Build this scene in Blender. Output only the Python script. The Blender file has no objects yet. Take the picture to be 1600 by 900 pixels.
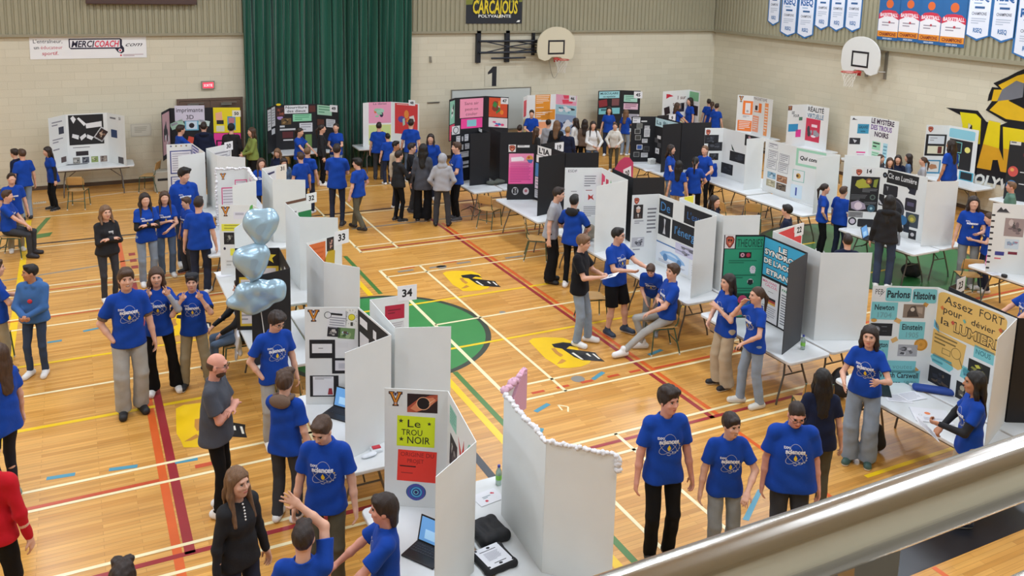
import bpy, bmesh, math, random
import numpy as np
from mathutils import Vector, Matrix
random.seed(7); rng=np.random.default_rng(7)
PI=math.pi
scene=bpy.context.scene
COL=scene.collection
# ---------------------------------------------------------------- camera model (metres, Z up, Y towards the back wall)
F=1370.27; CYO=-263.8
PITCH,ROLL,YAW=math.radians(9.455),math.radians(1.463),math.radians(-26.841)
CAM=np.array([-5.1428,-15.6888,5.7695])
_cy,_sy,_cp,_sp=math.cos(YAW),math.sin(YAW),math.cos(PITCH),math.sin(PITCH)
FW=np.array([-_sy*_cp,_cy*_cp,-_sp]); _r=np.array([_cy,_sy,0.]); _u=np.cross(_r,FW)
RT=math.cos(ROLL)*_r+math.sin(ROLL)*_u; UP=-math.sin(ROLL)*_r+math.cos(ROLL)*_u
def at(px,py,z=0.,X=None,Y=None):
    """world point where the sight line of a photo pixel meets height z (or plane X / Y)"""
    d=FW*F+RT*(px-800)-UP*(py-450-CYO)
    t=(X-CAM[0])/d[0] if X is not None else ((Y-CAM[1])/d[1] if Y is not None else (z-CAM[2])/d[2])
    return CAM+t*d
def px_of(P):
    d=np.array(P,float)-CAM; z=d@FW
    return 800+F*(d@RT)/z, 450+CYO-F*(d@UP)/z
cam=bpy.data.cameras.new('camera'); camo=bpy.data.objects.new('camera',cam); COL.objects.link(camo)
cam.sensor_width=36; cam.lens=F/1600*36; cam.shift_y=CYO/1600; cam.clip_start=.05; cam.clip_end=200
R=Matrix((( RT[0],UP[0],-FW[0]),(RT[1],UP[1],-FW[1]),(RT[2],UP[2],-FW[2])))
camo.matrix_world=Matrix.Translation(Vector(CAM))@R.to_4x4()
scene.camera=camo
vs=scene.view_settings; vs.view_transform='Standard'; vs.look='None'; vs.gamma=1; vs.use_curve_mapping=False; vs.exposure=0.0
scene.display_settings.display_device='sRGB'
scene.cycles.use_denoising=True; scene.cycles.max_bounces=6; scene.cycles.diffuse_bounces=3; scene.cycles.glossy_bounces=3
scene.cycles.sample_clamp_indirect=6
# ---------------------------------------------------------------- materials
def lin(c):
    if isinstance(c,str):
        c=c.lstrip('#'); c=tuple(int(c[i:i+2],16)/255 for i in (0,2,4))
    elif max(c)>1: c=tuple(x/255 for x in c)
    return tuple(x/12.92 if x<=.04045 else ((x+.055)/1.055)**2.4 for x in c)
MATS={}
def mat(name,c,rough=.6,metal=0.,spec=.5,noise=0.,nscale=8.,bump=0.,bscale=60.,emit=0,alpha=None,trans=0.,stretch=None,sheen=0.,hair=False):
    if name in MATS: return MATS[name]
    m=bpy.data.materials.new(name); m.use_nodes=True; nt=m.node_tree; b=nt.nodes['Principled BSDF']
    col=lin(c)+(1,)
    b.inputs['Base Color'].default_value=col; b.inputs['Roughness'].default_value=rough; b.inputs['Metallic'].default_value=metal
    b.inputs['Specular IOR Level'].default_value=spec
    if trans: b.inputs['Transmission Weight'].default_value=trans
    if sheen: b.inputs['Sheen Weight'].default_value=sheen
    tc=nt.nodes.new('ShaderNodeTexCoord'); mp=nt.nodes.new('ShaderNodeMapping'); nt.links.new(tc.outputs['Object'],mp.inputs[0])
    if stretch: mp.inputs['Scale'].default_value=stretch
    n=nt.nodes.new('ShaderNodeTexNoise'); n.inputs['Scale'].default_value=nscale; n.inputs['Detail'].default_value=4; nt.links.new(mp.outputs[0],n.inputs['Vector'])
    if noise:
        mr=nt.nodes.new('ShaderNodeMapRange'); mr.inputs[1].default_value=.25; mr.inputs[2].default_value=.75; mr.inputs[3].default_value=1-noise; mr.inputs[4].default_value=1+noise
        nt.links.new(n.outputs[0],mr.inputs[0])
        mx=nt.nodes.new('ShaderNodeMix'); mx.data_type='RGBA'; mx.blend_type='MULTIPLY'; mx.inputs[0].default_value=1; mx.inputs[6].default_value=col
        nt.links.new(mr.outputs[0],mx.inputs[7]); nt.links.new(mx.outputs[2],b.inputs['Base Color'])
    if bump:
        n2=nt.nodes.new('ShaderNodeTexNoise'); n2.inputs['Scale'].default_value=bscale; n2.inputs['Detail'].default_value=3; nt.links.new(mp.outputs[0],n2.inputs['Vector'])
        bp=nt.nodes.new('ShaderNodeBump'); bp.inputs['Strength'].default_value=bump; bp.inputs['Distance'].default_value=.01
        nt.links.new(n2.outputs[0],bp.inputs['Height']); nt.links.new(bp.outputs[0],b.inputs['Normal'])
    if emit:
        b.inputs['Emission Color'].default_value=col; b.inputs['Emission Strength'].default_value=emit
    MATS[name]=m; return m
def ink(c,rough=.65):
    """plain paper/ink colour"""
    k=c if isinstance(c,str) else '#%02x%02x%02x'%tuple(int(x) for x in c)
    return mat('ink_'+k.lstrip('#'),k,rough)
# ---------------------------------------------------------------- mesh helper
class MB:
    def __init__(s): s.v=[]; s.f=[]; s.m=[]; s.mats=[]; s.n=0
    def mi(s,m):
        if m not in s.mats: s.mats.append(m)
        return s.mats.index(m)
    def add(s,vs,fs,m):
        i=s.mi(m)
        s.v.extend([tuple(map(float,v)) for v in vs]); 
        for f in fs: s.f.append([k+s.n for k in f]); s.m.append(i)
        s.n=len(s.v)
    def box(s,lo,hi,m,M=None):
        x0,y0,z0=lo; x1,y1,z1=hi
        vs=[(x0,y0,z0),(x1,y0,z0),(x1,y1,z0),(x0,y1,z0),(x0,y0,z1),(x1,y0,z1),(x1,y1,z1),(x0,y1,z1)]
        if M is not None: vs=[M@Vector(v) for v in vs]
        s.add(vs,[(0,3,2,1),(4,5,6,7),(0,1,5,4),(1,2,6,5),(2,3,7,6),(3,0,4,7)],m)
    def tube(s,pts,r,m,n=8,closed=False,cap=True):
        P=[np.array(p,float) for p in pts]; k=len(P)
        rr=r if hasattr(r,'__len__') else [r]*k
        T=[]
        for i in range(k):
            a=P[(i-1)%k] if (i>0 or closed) else P[i]; b=P[(i+1)%k] if (i<k-1 or closed) else P[i]
            t=b-a; T.append(t/(np.linalg.norm(t)+1e-12))
        ref=np.array([0,0,1.]) if abs(T[0][2])<.9 else np.array([1.,0,0])
        nrm=np.cross(T[0],ref); nrm/=np.linalg.norm(nrm); vs=[]
        for i in range(k):
            nrm=nrm-T[i]*(nrm@T[i]); nrm/=np.linalg.norm(nrm)+1e-12; bn=np.cross(T[i],nrm)
            for j in range(n):
                a=2*PI*j/n; vs.append(P[i]+rr[i]*(math.cos(a)*nrm+math.sin(a)*bn))
        fs=[]
        for i in range(k if closed else k-1):
            for j in range(n):
                a=i*n+j; b=i*n+(j+1)%n; c=((i+1)%k)*n+(j+1)%n; d=((i+1)%k)*n+j
                fs.append((a,b,c,d))
        if cap and not closed: fs.append(tuple(range(n))[::-1]); fs.append(tuple((k-1)*n+j for j in range(n)))
        s.add(vs,fs,m)
    def poly(s,pts,m,ext=None):
        """flat polygon; ext = extrusion vector"""
        k=len(pts); P=[np.array(p,float) for p in pts]
        if ext is None: s.add(P,[tuple(range(k))],m); return
        e=np.array(ext,float); Q=[p+e for p in P]
        s.add(P+Q,[tuple(range(k))[::-1],tuple(range(k,2*k))]+[(i,(i+1)%k,k+(i+1)%k,k+i) for i in range(k)],m)
    def lathe(s,prof,m,n=24,c=(0,0,0)):
        vs=[];k=len(prof)
        for r,z in prof:
            for j in range(n):
                a=2*PI*j/n; vs.append((c[0]+r*math.cos(a),c[1]+r*math.sin(a),c[2]+z))
        fs=[(i*n+j,i*n+(j+1)%n,(i+1)*n+(j+1)%n,(i+1)*n+j) for i in range(k-1) for j in range(n)]
        fs.append(tuple(range(n))[::-1]); fs.append(tuple((k-1)*n+j for j in range(n)))
        s.add(vs,fs,m)
    def build(s,name,parent=None,smooth=False,auto=None,loc=None):
        me=bpy.data.meshes.new(name); me.from_pydata(s.v,[],s.f)
        for m in s.mats: me.materials.append(m)
        me.polygons.foreach_set('material_index',s.m)
        if smooth: me.polygons.foreach_set('use_smooth',[True]*len(me.polygons))
        me.validate(); me.update()
        if auto is not None:
            try: me.set_sharp_from_angle(angle=math.radians(auto))
            except Exception: pass
        o=bpy.data.objects.new(name,me); COL.objects.link(o)
        if parent: o.parent=parent
        if loc is not None: o.location=loc
        return o
def bevel(o,w,seg=2,ang=30):
    md=o.modifiers.new('bevel','BEVEL'); md.width=w; md.segments=seg; md.limit_method='ANGLE'; md.angle_limit=math.radians(ang); return o
def tag(o,label=None,cat=None,group=None,kind=None):
    if label: o['label']=label
    if cat: o['category']=cat
    if group: o['group']=group
    if kind: o['kind']=kind
    return o
def empty(name,loc=(0,0,0),rz=0.):
    o=bpy.data.objects.new(name,None); COL.objects.link(o); o.location=loc; o.rotation_euler=(0,0,rz); o.empty_display_size=.1; return o
def copy_tree(o,parent=None):
    c=o.copy(); COL.objects.link(c)
    if parent is not None: c.parent=parent
    for ch in list(o.children): copy_tree(ch,c)
    return c
# ---------------------------------------------------------------- text as polygons
_TX={}
def text2d(s,bold=0.,shear=0.):
    """(verts Nx2, faces, width) for a string, cap height about 1"""
    k=(s,bold,shear)
    if k in _TX: return _TX[k]
    cu=bpy.data.curves.new('t','FONT'); cu.body=s; cu.size=1.4; cu.resolution_u=2; cu.offset=bold; cu.shear=shear; cu.fill_mode='FRONT'
    o=bpy.data.objects.new('t',cu); COL.objects.link(o); bpy.context.view_layer.update()
    dg=bpy.context.evaluated_depsgraph_get(); me=bpy.data.meshes.new_from_object(o.evaluated_get(dg))
    v=np.zeros(len(me.vertices)*3); me.vertices.foreach_get('co',v); v=v.reshape(-1,3)[:,:2].copy() if len(v) else np.zeros((0,2))
    f=[tuple(p.vertices) for p in me.polygons]
    bpy.data.objects.remove(o); bpy.data.curves.remove(cu); bpy.data.meshes.remove(me)
    if len(v): v[:,0]-=v[:,0].min()
    r=(v,f,float(v[:,0].max()) if len(v) else 0.); _TX[k]=r; return r
class Plane:
    """2-D drawing frame in 3-D: origin o (top-left), x dir, down dir, normal, size W,H in metres"""
    def __init__(s,o,x,dn,n,W,H): s.o=np.array(o,float); s.x=np.array(x,float); s.d=np.array(dn,float); s.n=np.array(n,float); s.W=W; s.H=H
    def P(s,u,v,h=0.): return s.o+s.x*u*s.W+s.d*v*s.H+s.n*h
    def sub(s,u0,v0,u1,v1,rot=0.):
        W=(u1-u0)*s.W; H=(v1-v0)*s.H
        c=s.P((u0+u1)/2,(v0+v1)/2); a=math.radians(rot); x=s.x*math.cos(a)+s.d*math.sin(a); d=-s.x*math.sin(a)+s.d*math.cos(a)
        return Plane(c-x*W/2-d*H/2,x,d,s.n,W,H)
def draw(mb,pl,items,h0=.0016):
    """ink items on plane pl: t text, l text lines, r rect, c disc, p polygon, o ring, f frame, s star, i photo-like patchwork"""
    h=h0
    for it in items:
        h+=.0004; k=it[0]
        if k=='r':
            _,a,b,c,d,co=it; mb.add([pl.P(a,b,h),pl.P(a,d,h),pl.P(c,d,h),pl.P(c,b,h)],[(0,1,2,3)],ink(co))
        elif k=='p': mb.add([pl.P(u,v,h) for u,v in it[1]],[tuple(range(len(it[1])))],ink(it[2]))
        elif k=='c':
            _,a,b,r,co=it[:5]; ry=r*pl.W/pl.H*(it[5] if len(it)>5 else 1); n=20
            mb.add([pl.P(a+r*math.cos(t*2*PI/n),b+ry*math.sin(t*2*PI/n),h) for t in range(n)],[tuple(range(n))],ink(co))
        elif k=='o':
            _,a,b,r,w,co=it; ry=r*pl.W/pl.H; wy=w*pl.W/pl.H; n=24; vs=[]
            for t in range(n):
                cc,ss=math.cos(t*2*PI/n),math.sin(t*2*PI/n); vs+=[pl.P(a+r*cc,b+ry*ss,h),pl.P(a+(r-w)*cc,b+(ry-wy)*ss,h)]
            mb.add(vs,[(2*t,2*t+1,(2*t+3)%(2*n),(2*t+2)%(2*n)) for t in range(n)],ink(co))
        elif k=='f':
            _,a,b,c,d,w,co=it; wy=w*pl.W/pl.H
            for (p,q,r_,s_) in ((a,b,c,b+wy),(a,d-wy,c,d),(a,b,a+w,d),(c-w,b,c,d)): mb.add([pl.P(p,q,h),pl.P(p,s_,h),pl.P(r_,s_,h),pl.P(r_,q,h)],[(0,1,2,3)],ink(co))
        elif k=='s':
            _,a,b,r,co=it; pts=[]
            for t in range(10):
                rr=r if t%2==0 else r*.42; an=-PI/2+t*PI/5; pts.append(pl.P(a+rr*math.cos(an),b+rr*math.sin(an)*pl.W/pl.H,h))
            c0=pl.P(a,b,h); mb.add([c0]+pts,[(0,1+t,1+(t+1)%10) for t in range(10)],ink(co))
        elif k=='t':
            _,u,v,hh,s,co=it[:6]; opt=it[6] if len(it)>6 else {}
            V,Fc,w=text2d(s,opt.get('b',0.),opt.get('sh',0.))
            if not len(V): continue
            H=hh*pl.H; sx=H; W=w*H
            if 'w' in opt: sx=H*opt['w']*pl.W/W; W=opt['w']*pl.W
            x0=u*pl.W-(W/2 if opt.get('a','l')=='c' else 0); y0=v*pl.H; an=math.radians(opt.get('rot',0)); ca,sa=math.cos(an),math.sin(an)
            vs=[]
            for a,b in V:
                xx=a*sx; yy=-b*H; vs.append(pl.o+pl.x*(x0+xx*ca-yy*sa)+pl.d*(y0+xx*sa+yy*ca)+pl.n*h)
            mb.add(vs,Fc,ink(co))
        elif k=='l':
            _,x0,y0,x1,y1,n,co=it; st=(y1-y0)/n
            for i in range(n):
                e=x1 if i<n-1 else x0+(x1-x0)*.6
                e-= (x1-x0)*.12*((i*37)%5)/5
                y=y0+i*st; mb.add([pl.P(x0,y,h),pl.P(x0,y+st*.42,h),pl.P(e,y+st*.42,h),pl.P(e,y,h)],[(0,1,2,3)],ink(co))
        elif k=='i':
            _,x0,y0,x1,y1,cols,sd=it; r_=random.Random(sd)
            mb.add([pl.P(x0,y0,h),pl.P(x0,y1,h),pl.P(x1,y1,h),pl.P(x1,y0,h)],[(0,1,2,3)],ink(cols[0]))
            for j in range(9):
                h+=.00006; cx=x0+(x1-x0)*r_.uniform(.2,.8); cy=y0+(y1-y0)*r_.uniform(.2,.8); rx=(x1-x0)*r_.uniform(.06,.2); ry=(y1-y0)*r_.uniform(.06,.2)
                n=r_.choice([4,7,12]); a0=r_.uniform(0,3)
                mb.add([pl.P(cx+rx*math.cos(a0+t*2*PI/n),cy+ry*math.sin(a0+t*2*PI/n),h) for t in range(n)],[tuple(range(n))],ink(r_.choice(cols[1:])))
def sheet(pl,color,items=(),parent=None,name='paper_sheet',label=None,th=.0015,shape=None,curl=False):
    """one paper/card sheet lying on plane pl (whole plane), as one mesh"""
    mb=MB(); m=ink(color)
    if shape is None: pts=[(0,0),(0,1),(1,1),(1,0)]
    elif shape=='round':
        pts=[]
        r=.12
        for cx,cy,a0 in ((r,r,PI),(r,1-r,PI/2),(1-r,1-r,0),(1-r,r,-PI/2)):
            for t in range(5):
                a=a0-t*PI/8+0; pts.append((cx+r*math.cos(a)*1.0,cy+r*math.sin(a)*1.0))
        pts=[(r*(1-math.cos(t*PI/8)),r*(1-math.sin(t*PI/8))) for t in range(4,-1,-1)]
        pts=[(r-r*math.sin(t*PI/8),r-r*math.cos(t*PI/8)) for t in range(5)]+[(r-r*math.cos(t*PI/8),1-r+r*math.sin(t*PI/8)) for t in range(5)]+[(1-r+r*math.sin(t*PI/8),1-r+r*math.cos(t*PI/8)) for t in range(5)]+[(1-r+r*math.cos(t*PI/8),r-r*math.sin(t*PI/8)) for t in range(5)]
    elif shape=='disc': pts=[(.5+.5*math.cos(-t*2*PI/24),.5+.5*math.sin(-t*2*PI/24)) for t in range(24)]
    else: pts=shape
    P=[pl.P(u,v,.0003) for u,v in pts]; mb.poly(P,m,ext=pl.n*th)
    draw(mb,pl,items,h0=th+.0003)
    o=mb.build(name,parent)
    if label: o['label']=label
    return o
YB=9.15; XR=15.5; ZT=3.98; ZC=8.3; XL=-15.; YF=-17.2
# ---- floor
def floor_mat():
    m=bpy.data.materials.new('maple_floor'); m.use_nodes=True; nt=m.node_tree; L=nt.links.new; b=nt.nodes['Principled BSDF']
    tc=nt.nodes.new('ShaderNodeTexCoord')
    br=nt.nodes.new('ShaderNodeTexBrick'); br.offset=.37; br.offset_frequency=2; br.squash=1
    br.inputs['Color1'].default_value=lin('#dca352')+(1,); br.inputs['Color2'].default_value=lin('#c08334')+(1,); br.inputs['Mortar'].default_value=lin('#9c6a2b')+(1,)
    br.inputs['Scale'].default_value=1; br.inputs['Mortar Size'].default_value=.0015; br.inputs['Mortar Smooth'].default_value=.3; br.inputs['Bias'].default_value=-.25
    br.inputs['Brick Width'].default_value=.95; br.inputs['Row Height'].default_value=.06
    L(tc.outputs['Object'],br.inputs['Vector'])
    mp=nt.nodes.new('ShaderNodeMapping'); mp.inputs['Scale'].default_value=(.55,9,1); L(tc.outputs['Object'],mp.inputs[0])
    n=nt.nodes.new('ShaderNodeTexNoise'); n.inputs['Scale'].default_value=2.; n.inputs['Detail'].default_value=6; L(mp.outputs[0],n.inputs['Vector'])
    mr=nt.nodes.new('ShaderNodeMapRange'); mr.inputs[1].default_value=.3; mr.inputs[2].default_value=.7; mr.inputs[3].default_value=.88; mr.inputs[4].default_value=1.1; L(n.outputs[0],mr.inputs[0])
    n3=nt.nodes.new('ShaderNodeTexNoise'); n3.inputs['Scale'].default_value=.35; L(tc.outputs['Object'],n3.inputs['Vector'])
    mr3=nt.nodes.new('ShaderNodeMapRange'); mr3.inputs[1].default_value=.3; mr3.inputs[2].default_value=.7; mr3.inputs[3].default_value=.95; mr3.inputs[4].default_value=1.04; L(n3.outputs[0],mr3.inputs[0])
    mu=nt.nodes.new('ShaderNodeMath'); mu.operation='MULTIPLY'; L(mr.outputs[0],mu.inputs[0]); L(mr3.outputs[0],mu.inputs[1])
    mx=nt.nodes.new('ShaderNodeMix'); mx.data_type='RGBA'; mx.blend_type='MULTIPLY'; mx.inputs[0].default_value=1; L(br.outputs[0],mx.inputs[6]); L(mu.outputs[0],mx.inputs[7]); L(mx.outputs[2],b.inputs['Base Color'])
    b.inputs['Roughness'].default_value=.34; b.inputs['Specular IOR Level'].default_value=.5; b.inputs['Coat Weight'].default_value=.18; b.inputs['Coat Roughness'].default_value=.22
    return m
mb=MB(); mb.box((XL,YF,-.12),(XR+.2,YB+.2,0),floor_mat()); floor=mb.build('floor'); tag(floor,kind='structure')
# painted court markings: thin paint films, each colour one part of the floor
def paint(c): return mat('court_paint_'+c.lstrip('#'),c,.3 if c!='#26262c' else .5,spec=.5 if c!='#26262c' else .25,noise=.05,nscale=3)
def mark(name,rects=(),polys=(),c='#f0dfae',z=.0012,discs=(),rings=()):
    mb=MB(); m=paint(c); e=(0,0,.0006)
    for x0,y0,x1,y1 in rects: mb.poly([(x0,y0,z),(x1,y0,z),(x1,y1,z),(x0,y1,z)],m,ext=e)
    for P in polys: mb.poly([(a,b,z) for a,b in P],m,ext=e)
    for x,y,r in discs: mb.poly([(x+r*math.cos(t*PI/48),y+r*math.sin(t*PI/48),z) for t in range(96)],m,ext=e)
    for x,y,r,w in rings:
        n=96; vs=[]
        for t in range(n): a=t*2*PI/n; vs+=[(x+r*math.cos(a),y+r*math.sin(a),z+.0006),(x+(r-w)*math.cos(a),y+(r-w)*math.sin(a),z+.0006)]
        mb.add(vs,[(2*t+1,2*t,(2*t+2)%(2*n),(2*t+3)%(2*n)) for t in range(n)],m)
    o=mb.build(name,floor); o['kind']='structure'; return o
CX,CY=-.93,-2.95; CR=1.75
mark('green_circle_marking',c='#3f8a4a',z=.0008,discs=[(CX,CY,CR-.07)])
mark('green_key_marking',c='#356f3e',z=.0008,discs=[(9.9,-2.95,2.25)])
mark('dark_ring_marking',c='#3b4238',z=.001,rings=[(CX,CY,CR,.09),(9.9,-2.95,2.32,.09)])
w=.024
def hx(x0,x1,y,t=w): return (x0,y-t,x1,y+t)
def vy(x,y0,y1,t=w): return (x-t,y0,x+t,y1)
W=[hx(0,12.6,0),hx(0,12.6,-.40),hx(0,6.6,-2.90),hx(0,12.6,-5.39),hx(0,12.6,-5.79),hx(-.03,12.6,-7.06),hx(-.03,12.6,-7.47),hx(-.03,6,-9.9),
   hx(-.04,12.6,1.21),hx(-.04,12.6,1.60),hx(-.04,6.6,4.1),hx(-.04,12.6,6.6),
   hx(-14,-1.9,-2.99),hx(-14,-1.9,-5.46),hx(-14,-1.9,-5.86),hx(-14,-1.9,-.50),hx(-14,-1.9,-.03),hx(-14,-1.9,1.12),hx(-14,-1.9,1.50),hx(-14,-1.9,4.0),hx(-14,-1.9,6.41),hx(-14,-1.9,-7.10),hx(-14,-1.9,-7.51),
   vy(0,-5.8,0,.03),vy(.82,-5.8,0),vy(0,1.2,7),vy(.80,1.2,7),vy(0,-13,-7.05),vy(.82,-13,-7.05),vy(-1.9,-5.86,0),vy(-2.7,-5.86,0)]
mark('white_marking',W,c='#f3e4b6',z=.0022)
mark('maroon_marking',[vy(2.24,-7.25,3.75,.035),hx(.35,12,-7.22,.03),vy(-4.34,-7.27,1.3,.05),hx(-5.4,-1.9,-7.26,.035),hx(0,7,1.36,.03)]+[vy(-4.29,-8.0-.35*k,-7.8-.35*k,.05) for k in range(3)]+[vy(-4.26,1.9+.42*k,2.08+.42*k,.06) for k in range(3)],c='#9b2c31',z=.0015)
mark('orange_marking',[vy(2.36,-7.25,2.6,.035),vy(-4.455,-10,4.1,.045),(2.27,-9.5,2.33,-7.6),(2.28,-10.2,2.34,-9.8),(2.29,-11.4,2.35,-10.55)],c='#d9622a',z=.0013)
mark('red_marking',[hx(2.4,12,-5.70,.03),hx(-14,-4.5,-5.80,.03),hx(-14,-1.9,-.10,.02),hx(-14,-1.9,1.27,.02)]+[hx(x,x+.2,-5.66,.03) for x in (-.05,.35,.75,1.15,1.6,1.98)]+[hx(x,x+.3,-.06,.02) for x in (.4,1.3,3.2)]+[(-4.1+.0,-5.72,-3.8,-5.64)],c='#c8502c',z=.0016)
mark('green_marking',[vy(-.372,CY+CR,1.1,.04),vy(-.372,-9.4,CY-CR+.08,.04)],polys=[[(-5.75,6.3),(-5.85,6.3),(-6.2,4.6),(-6.08,4.6)],[(-6.12,4.95),(-5.7,5.05),(-5.75,4.75),(-6.16,4.6)]],c='#4c7a38',z=.0015)
mark('yellow_marking',[vy(-.56,CY+CR,.2,.05),vy(-.56,-9.4,CY-CR+.08,.05),hx(-1.0,9.5,-1.90,.03),hx(-1.0,9.5,-3.86,.03),hx(-12,-3.4,-3.97,.035),hx(-12,-3.4,-1.98,.03),vy(-6.19,-6,6.2,.055),hx(3,9,-9.1,.03)],c='#f2c81c',z=.0014)
mark('black_marking',[hx(XL,XR,4.25,.04),(XL,-10.54,XR,-10.2),vy(-1.03,-8.4,-6.6,.05)],c='#1b1c22',z=.0012)
gp=[(-7.5,1.95),(-6.51,2.05),(-5.6,2.18),(-4.82,2.31),(-3.6,2.6)]
mark('grey_marking',[hx(.3,5.2,2.9,.03),hx(.3,.62,-.2,.04),hx(.95,1.3,-.22,.04),hx(1.55,1.85,-.18,.04),hx(2.6,3,-.25,.04)],polys=[[gp[i],gp[i+1],(gp[i+1][0],gp[i+1][1]+.06),(gp[i][0],gp[i][1]+.06)] for i in range(4)],discs=[(1.17,-5.54,.1),(1.19,-.25,.1),(1.27,-2.84,.055)],c='#8d8a80',z=.0013)
def dash(x0,y0,x1,y1,t=.035):
    d=np.array([x1-x0,y1-y0]); d/=np.linalg.norm(d); n=np.array([-d[1],d[0]])*t
    return [(x0+n[0],y0+n[1]),(x0-n[0],y0-n[1]),(x1-n[0],y1-n[1]),(x1+n[0],y1+n[1])]
mark('blue_marking',polys=[dash(-.18,-6.78,.02,-6.55),dash(.15,-6.14,.42,-6.02),dash(1.0,-5.75,1.22,-5.60) if 0 else dash(1.36,-5.64,1.63,-5.50),dash(2.6,-5.28,2.9,-5.2),dash(-5.64,-5.25,-5.35,-5.28),dash(-5.0,-5.34,-4.7,-5.39),dash(-4.3,-5.49,-4.05,-5.51),dash(-5.2,-.95,-4.95,-.9),dash(-5.7,-1.2,-5.5,-1.2),dash(3.9,-5.3,4.3,-5.3),[tuple(at(x_,y_,0)[:2]) for x_,y_ in ((1184,765),(1192,765),(1170,814),(1160,812))]],c='#4d93a8',z=.0017)
def pxw(pts,z=0): return [tuple(at(x,y,z)[:2]) for x,y in pts]
# three team emblems painted on the boards: a yellow V shield with a jagged black wing
def emblem(dx,dy):
    Y=[(826,533),(832,529),(850,527),(880,528),(897,535),(905,548),(925,560),(921,568),(908,573),(890,575),(875,575),(865,568),(852,560)]
    K=[(862,538),(880,535),(895,537),(903,543),(890,541),(885,545),(930,551),(936,558),(945,565),(928,564),(910,563),(897,558),(884,549),(878,545),(866,543)]
    Wt=[[(893,552),(896,551),(912,562),(908,562)],[(915,553),(918,552),(924,557),(921,557)],[(925,553),(928,553),(938,561),(935,561)]]
    O=[[(861,545),(867,544),(872,550),(880,555),(876,558),(868,553)],[(870,569),(878,561),(885,564),(878,568)]]
    sh=lambda P:[(a+dx,b+dy) for a,b in pxw(P)]
    mark('emblem_marking',polys=[sh(Y)],c='#f2c51a',z=.0017)
    mark('emblem_wing_marking',polys=[sh(K)],c='#1f2024',z=.0025)
    mark('emblem_feather_marking',polys=[sh(q) for q in Wt],c='#efe9d8',z=.0032)
    mark('emblem_claw_marking',polys=[sh(q) for q in O],c='#c78a3c',z=.0032)
emblem(0,0); emblem(-.06,3.48); emblem(-5.28,-.06); emblem(-5.2,3.5)
mark('number_marking',polys=[dash(.55,-6.32,.62,-6.2,.012),dash(.62,-6.2,.52,-6.1,.012),dash(.52,-6.1,.5,-6.25,.012)],c='#f3e4b6',z=.0024)
# ---- walls
def block_mat(name,axis):
    m=bpy.data.materials.new(name); m.use_nodes=True; nt=m.node_tree; L=nt.links.new; b=nt.nodes['Principled BSDF']
    tc=nt.nodes.new('ShaderNodeTexCoord'); sp=nt.nodes.new('ShaderNodeSeparateXYZ'); cb=nt.nodes.new('ShaderNodeCombineXYZ'); L(tc.outputs['Object'],sp.inputs[0])
    L(sp.outputs[axis],cb.inputs[0]); L(sp.outputs[2],cb.inputs[1])
    br=nt.nodes.new('ShaderNodeTexBrick'); br.inputs['Scale'].default_value=1; br.inputs['Brick Width'].default_value=.6; br.inputs['Row Height'].default_value=.2; br.inputs['Mortar Size'].default_value=.006; br.inputs['Mortar Smooth'].default_value=.6
    br.inputs['Color1'].default_value=lin('#d2cab2')+(1,); br.inputs['Color2'].default_value=lin('#d8d0b8')+(1,); br.inputs['Mortar'].default_value=lin('#c6bea5')+(1,)
    L(cb.outputs[0],br.inputs['Vector']); L(br.outputs[0],b.inputs['Base Color']); b.inputs['Roughness'].default_value=.55
    n=nt.nodes.new('ShaderNodeTexNoise'); n.inputs['Scale'].default_value=40; L(tc.outputs['Object'],n.inputs['Vector'])
    mu=nt.nodes.new('ShaderNodeMath'); mu.operation='MULTIPLY_ADD'; mu.inputs[1].default_value=-1.; L(br.outputs['Fac'],mu.inputs[0]); L(n.outputs[0],mu.inputs[2])
    bp=nt.nodes.new('ShaderNodeBump'); bp.inputs['Strength'].default_value=.35; bp.inputs['Distance'].default_value=.01; L(mu.outputs[0],bp.inputs['Height']); L(bp.outputs[0],b.inputs['Normal'])
    return m
bmx=block_mat('painted_block_back',0); bmy=block_mat('painted_block_side',1)
def struct(name,lo,hi,m): mb=MB(); mb.box(lo,hi,m); return tag(mb.build(name),kind='structure')
struct('wall_back',(XL,YB,0),(XR+.2,YB+.2,ZC),bmx); struct('wall_right',(XR,YF,0),(XR+.2,YB,ZC),bmy)
struct('wall_left',(XL-.2,YF,0),(XL,YB+.2,ZC),bmy); struct('wall_front',(XL,YF-.2,0),(XR+.2,YF,ZC),bmx)
struct('ceiling',(XL,YF,ZC),(XR+.2,YB+.2,ZC+.2),mat('ceiling_paint','#cfcabb',.8,noise=.04))
clad=mat('ribbed_metal_cladding','#a09a80',.45,metal=.0,noise=.03,nscale=2)
def cladding(name,a,b,y_out,along):
    """ribbed sheet from a to b; along 'x' (wall back, faces -Y) or 'y' (wall right, faces -X)"""
    mb=MB(); pr=[]; t=a; P=.152
    while t<b:
        pr+=[(t,0),(t+.075,0),(t+.092,.035),(t+.135,.035)]; t+=P
    pr.append((b,0)); z0,z1=ZT,ZC; vs=[]
    for s,d in pr:
        for z in (z0,z1): vs.append((s,y_out+d,z) if along=='x' else (y_out+d,s,z))
    n=len(pr); mb.add(vs,[(2*i,2*i+2,2*i+3,2*i+1) for i in range(n-1)],clad)
    return tag(mb.build(name),kind='structure')
cladding('trim_1',XL,XR-.05,YB-.10,'x'); cladding('trim_2',YF,YB-.05,XR-.16,'y')
fl=mat('painted_flashing','#958e76',.5)
struct('trim_3',(XL,YB-.12,ZT-.07),(XR,YB,ZT),fl); struct('trim_4',(XR-.18,YF,ZT-.1),(XR,YB-.12,ZT),fl)
bb=mat('dark_baseboard','#5b4a3c',.5)
struct('baseboard_back',(XL,YB-.015,0),(XR,YB,.1),bb); struct('baseboard_right',(XR-.015,YF,0),(XR,YB-.015,.1),bb)
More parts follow.
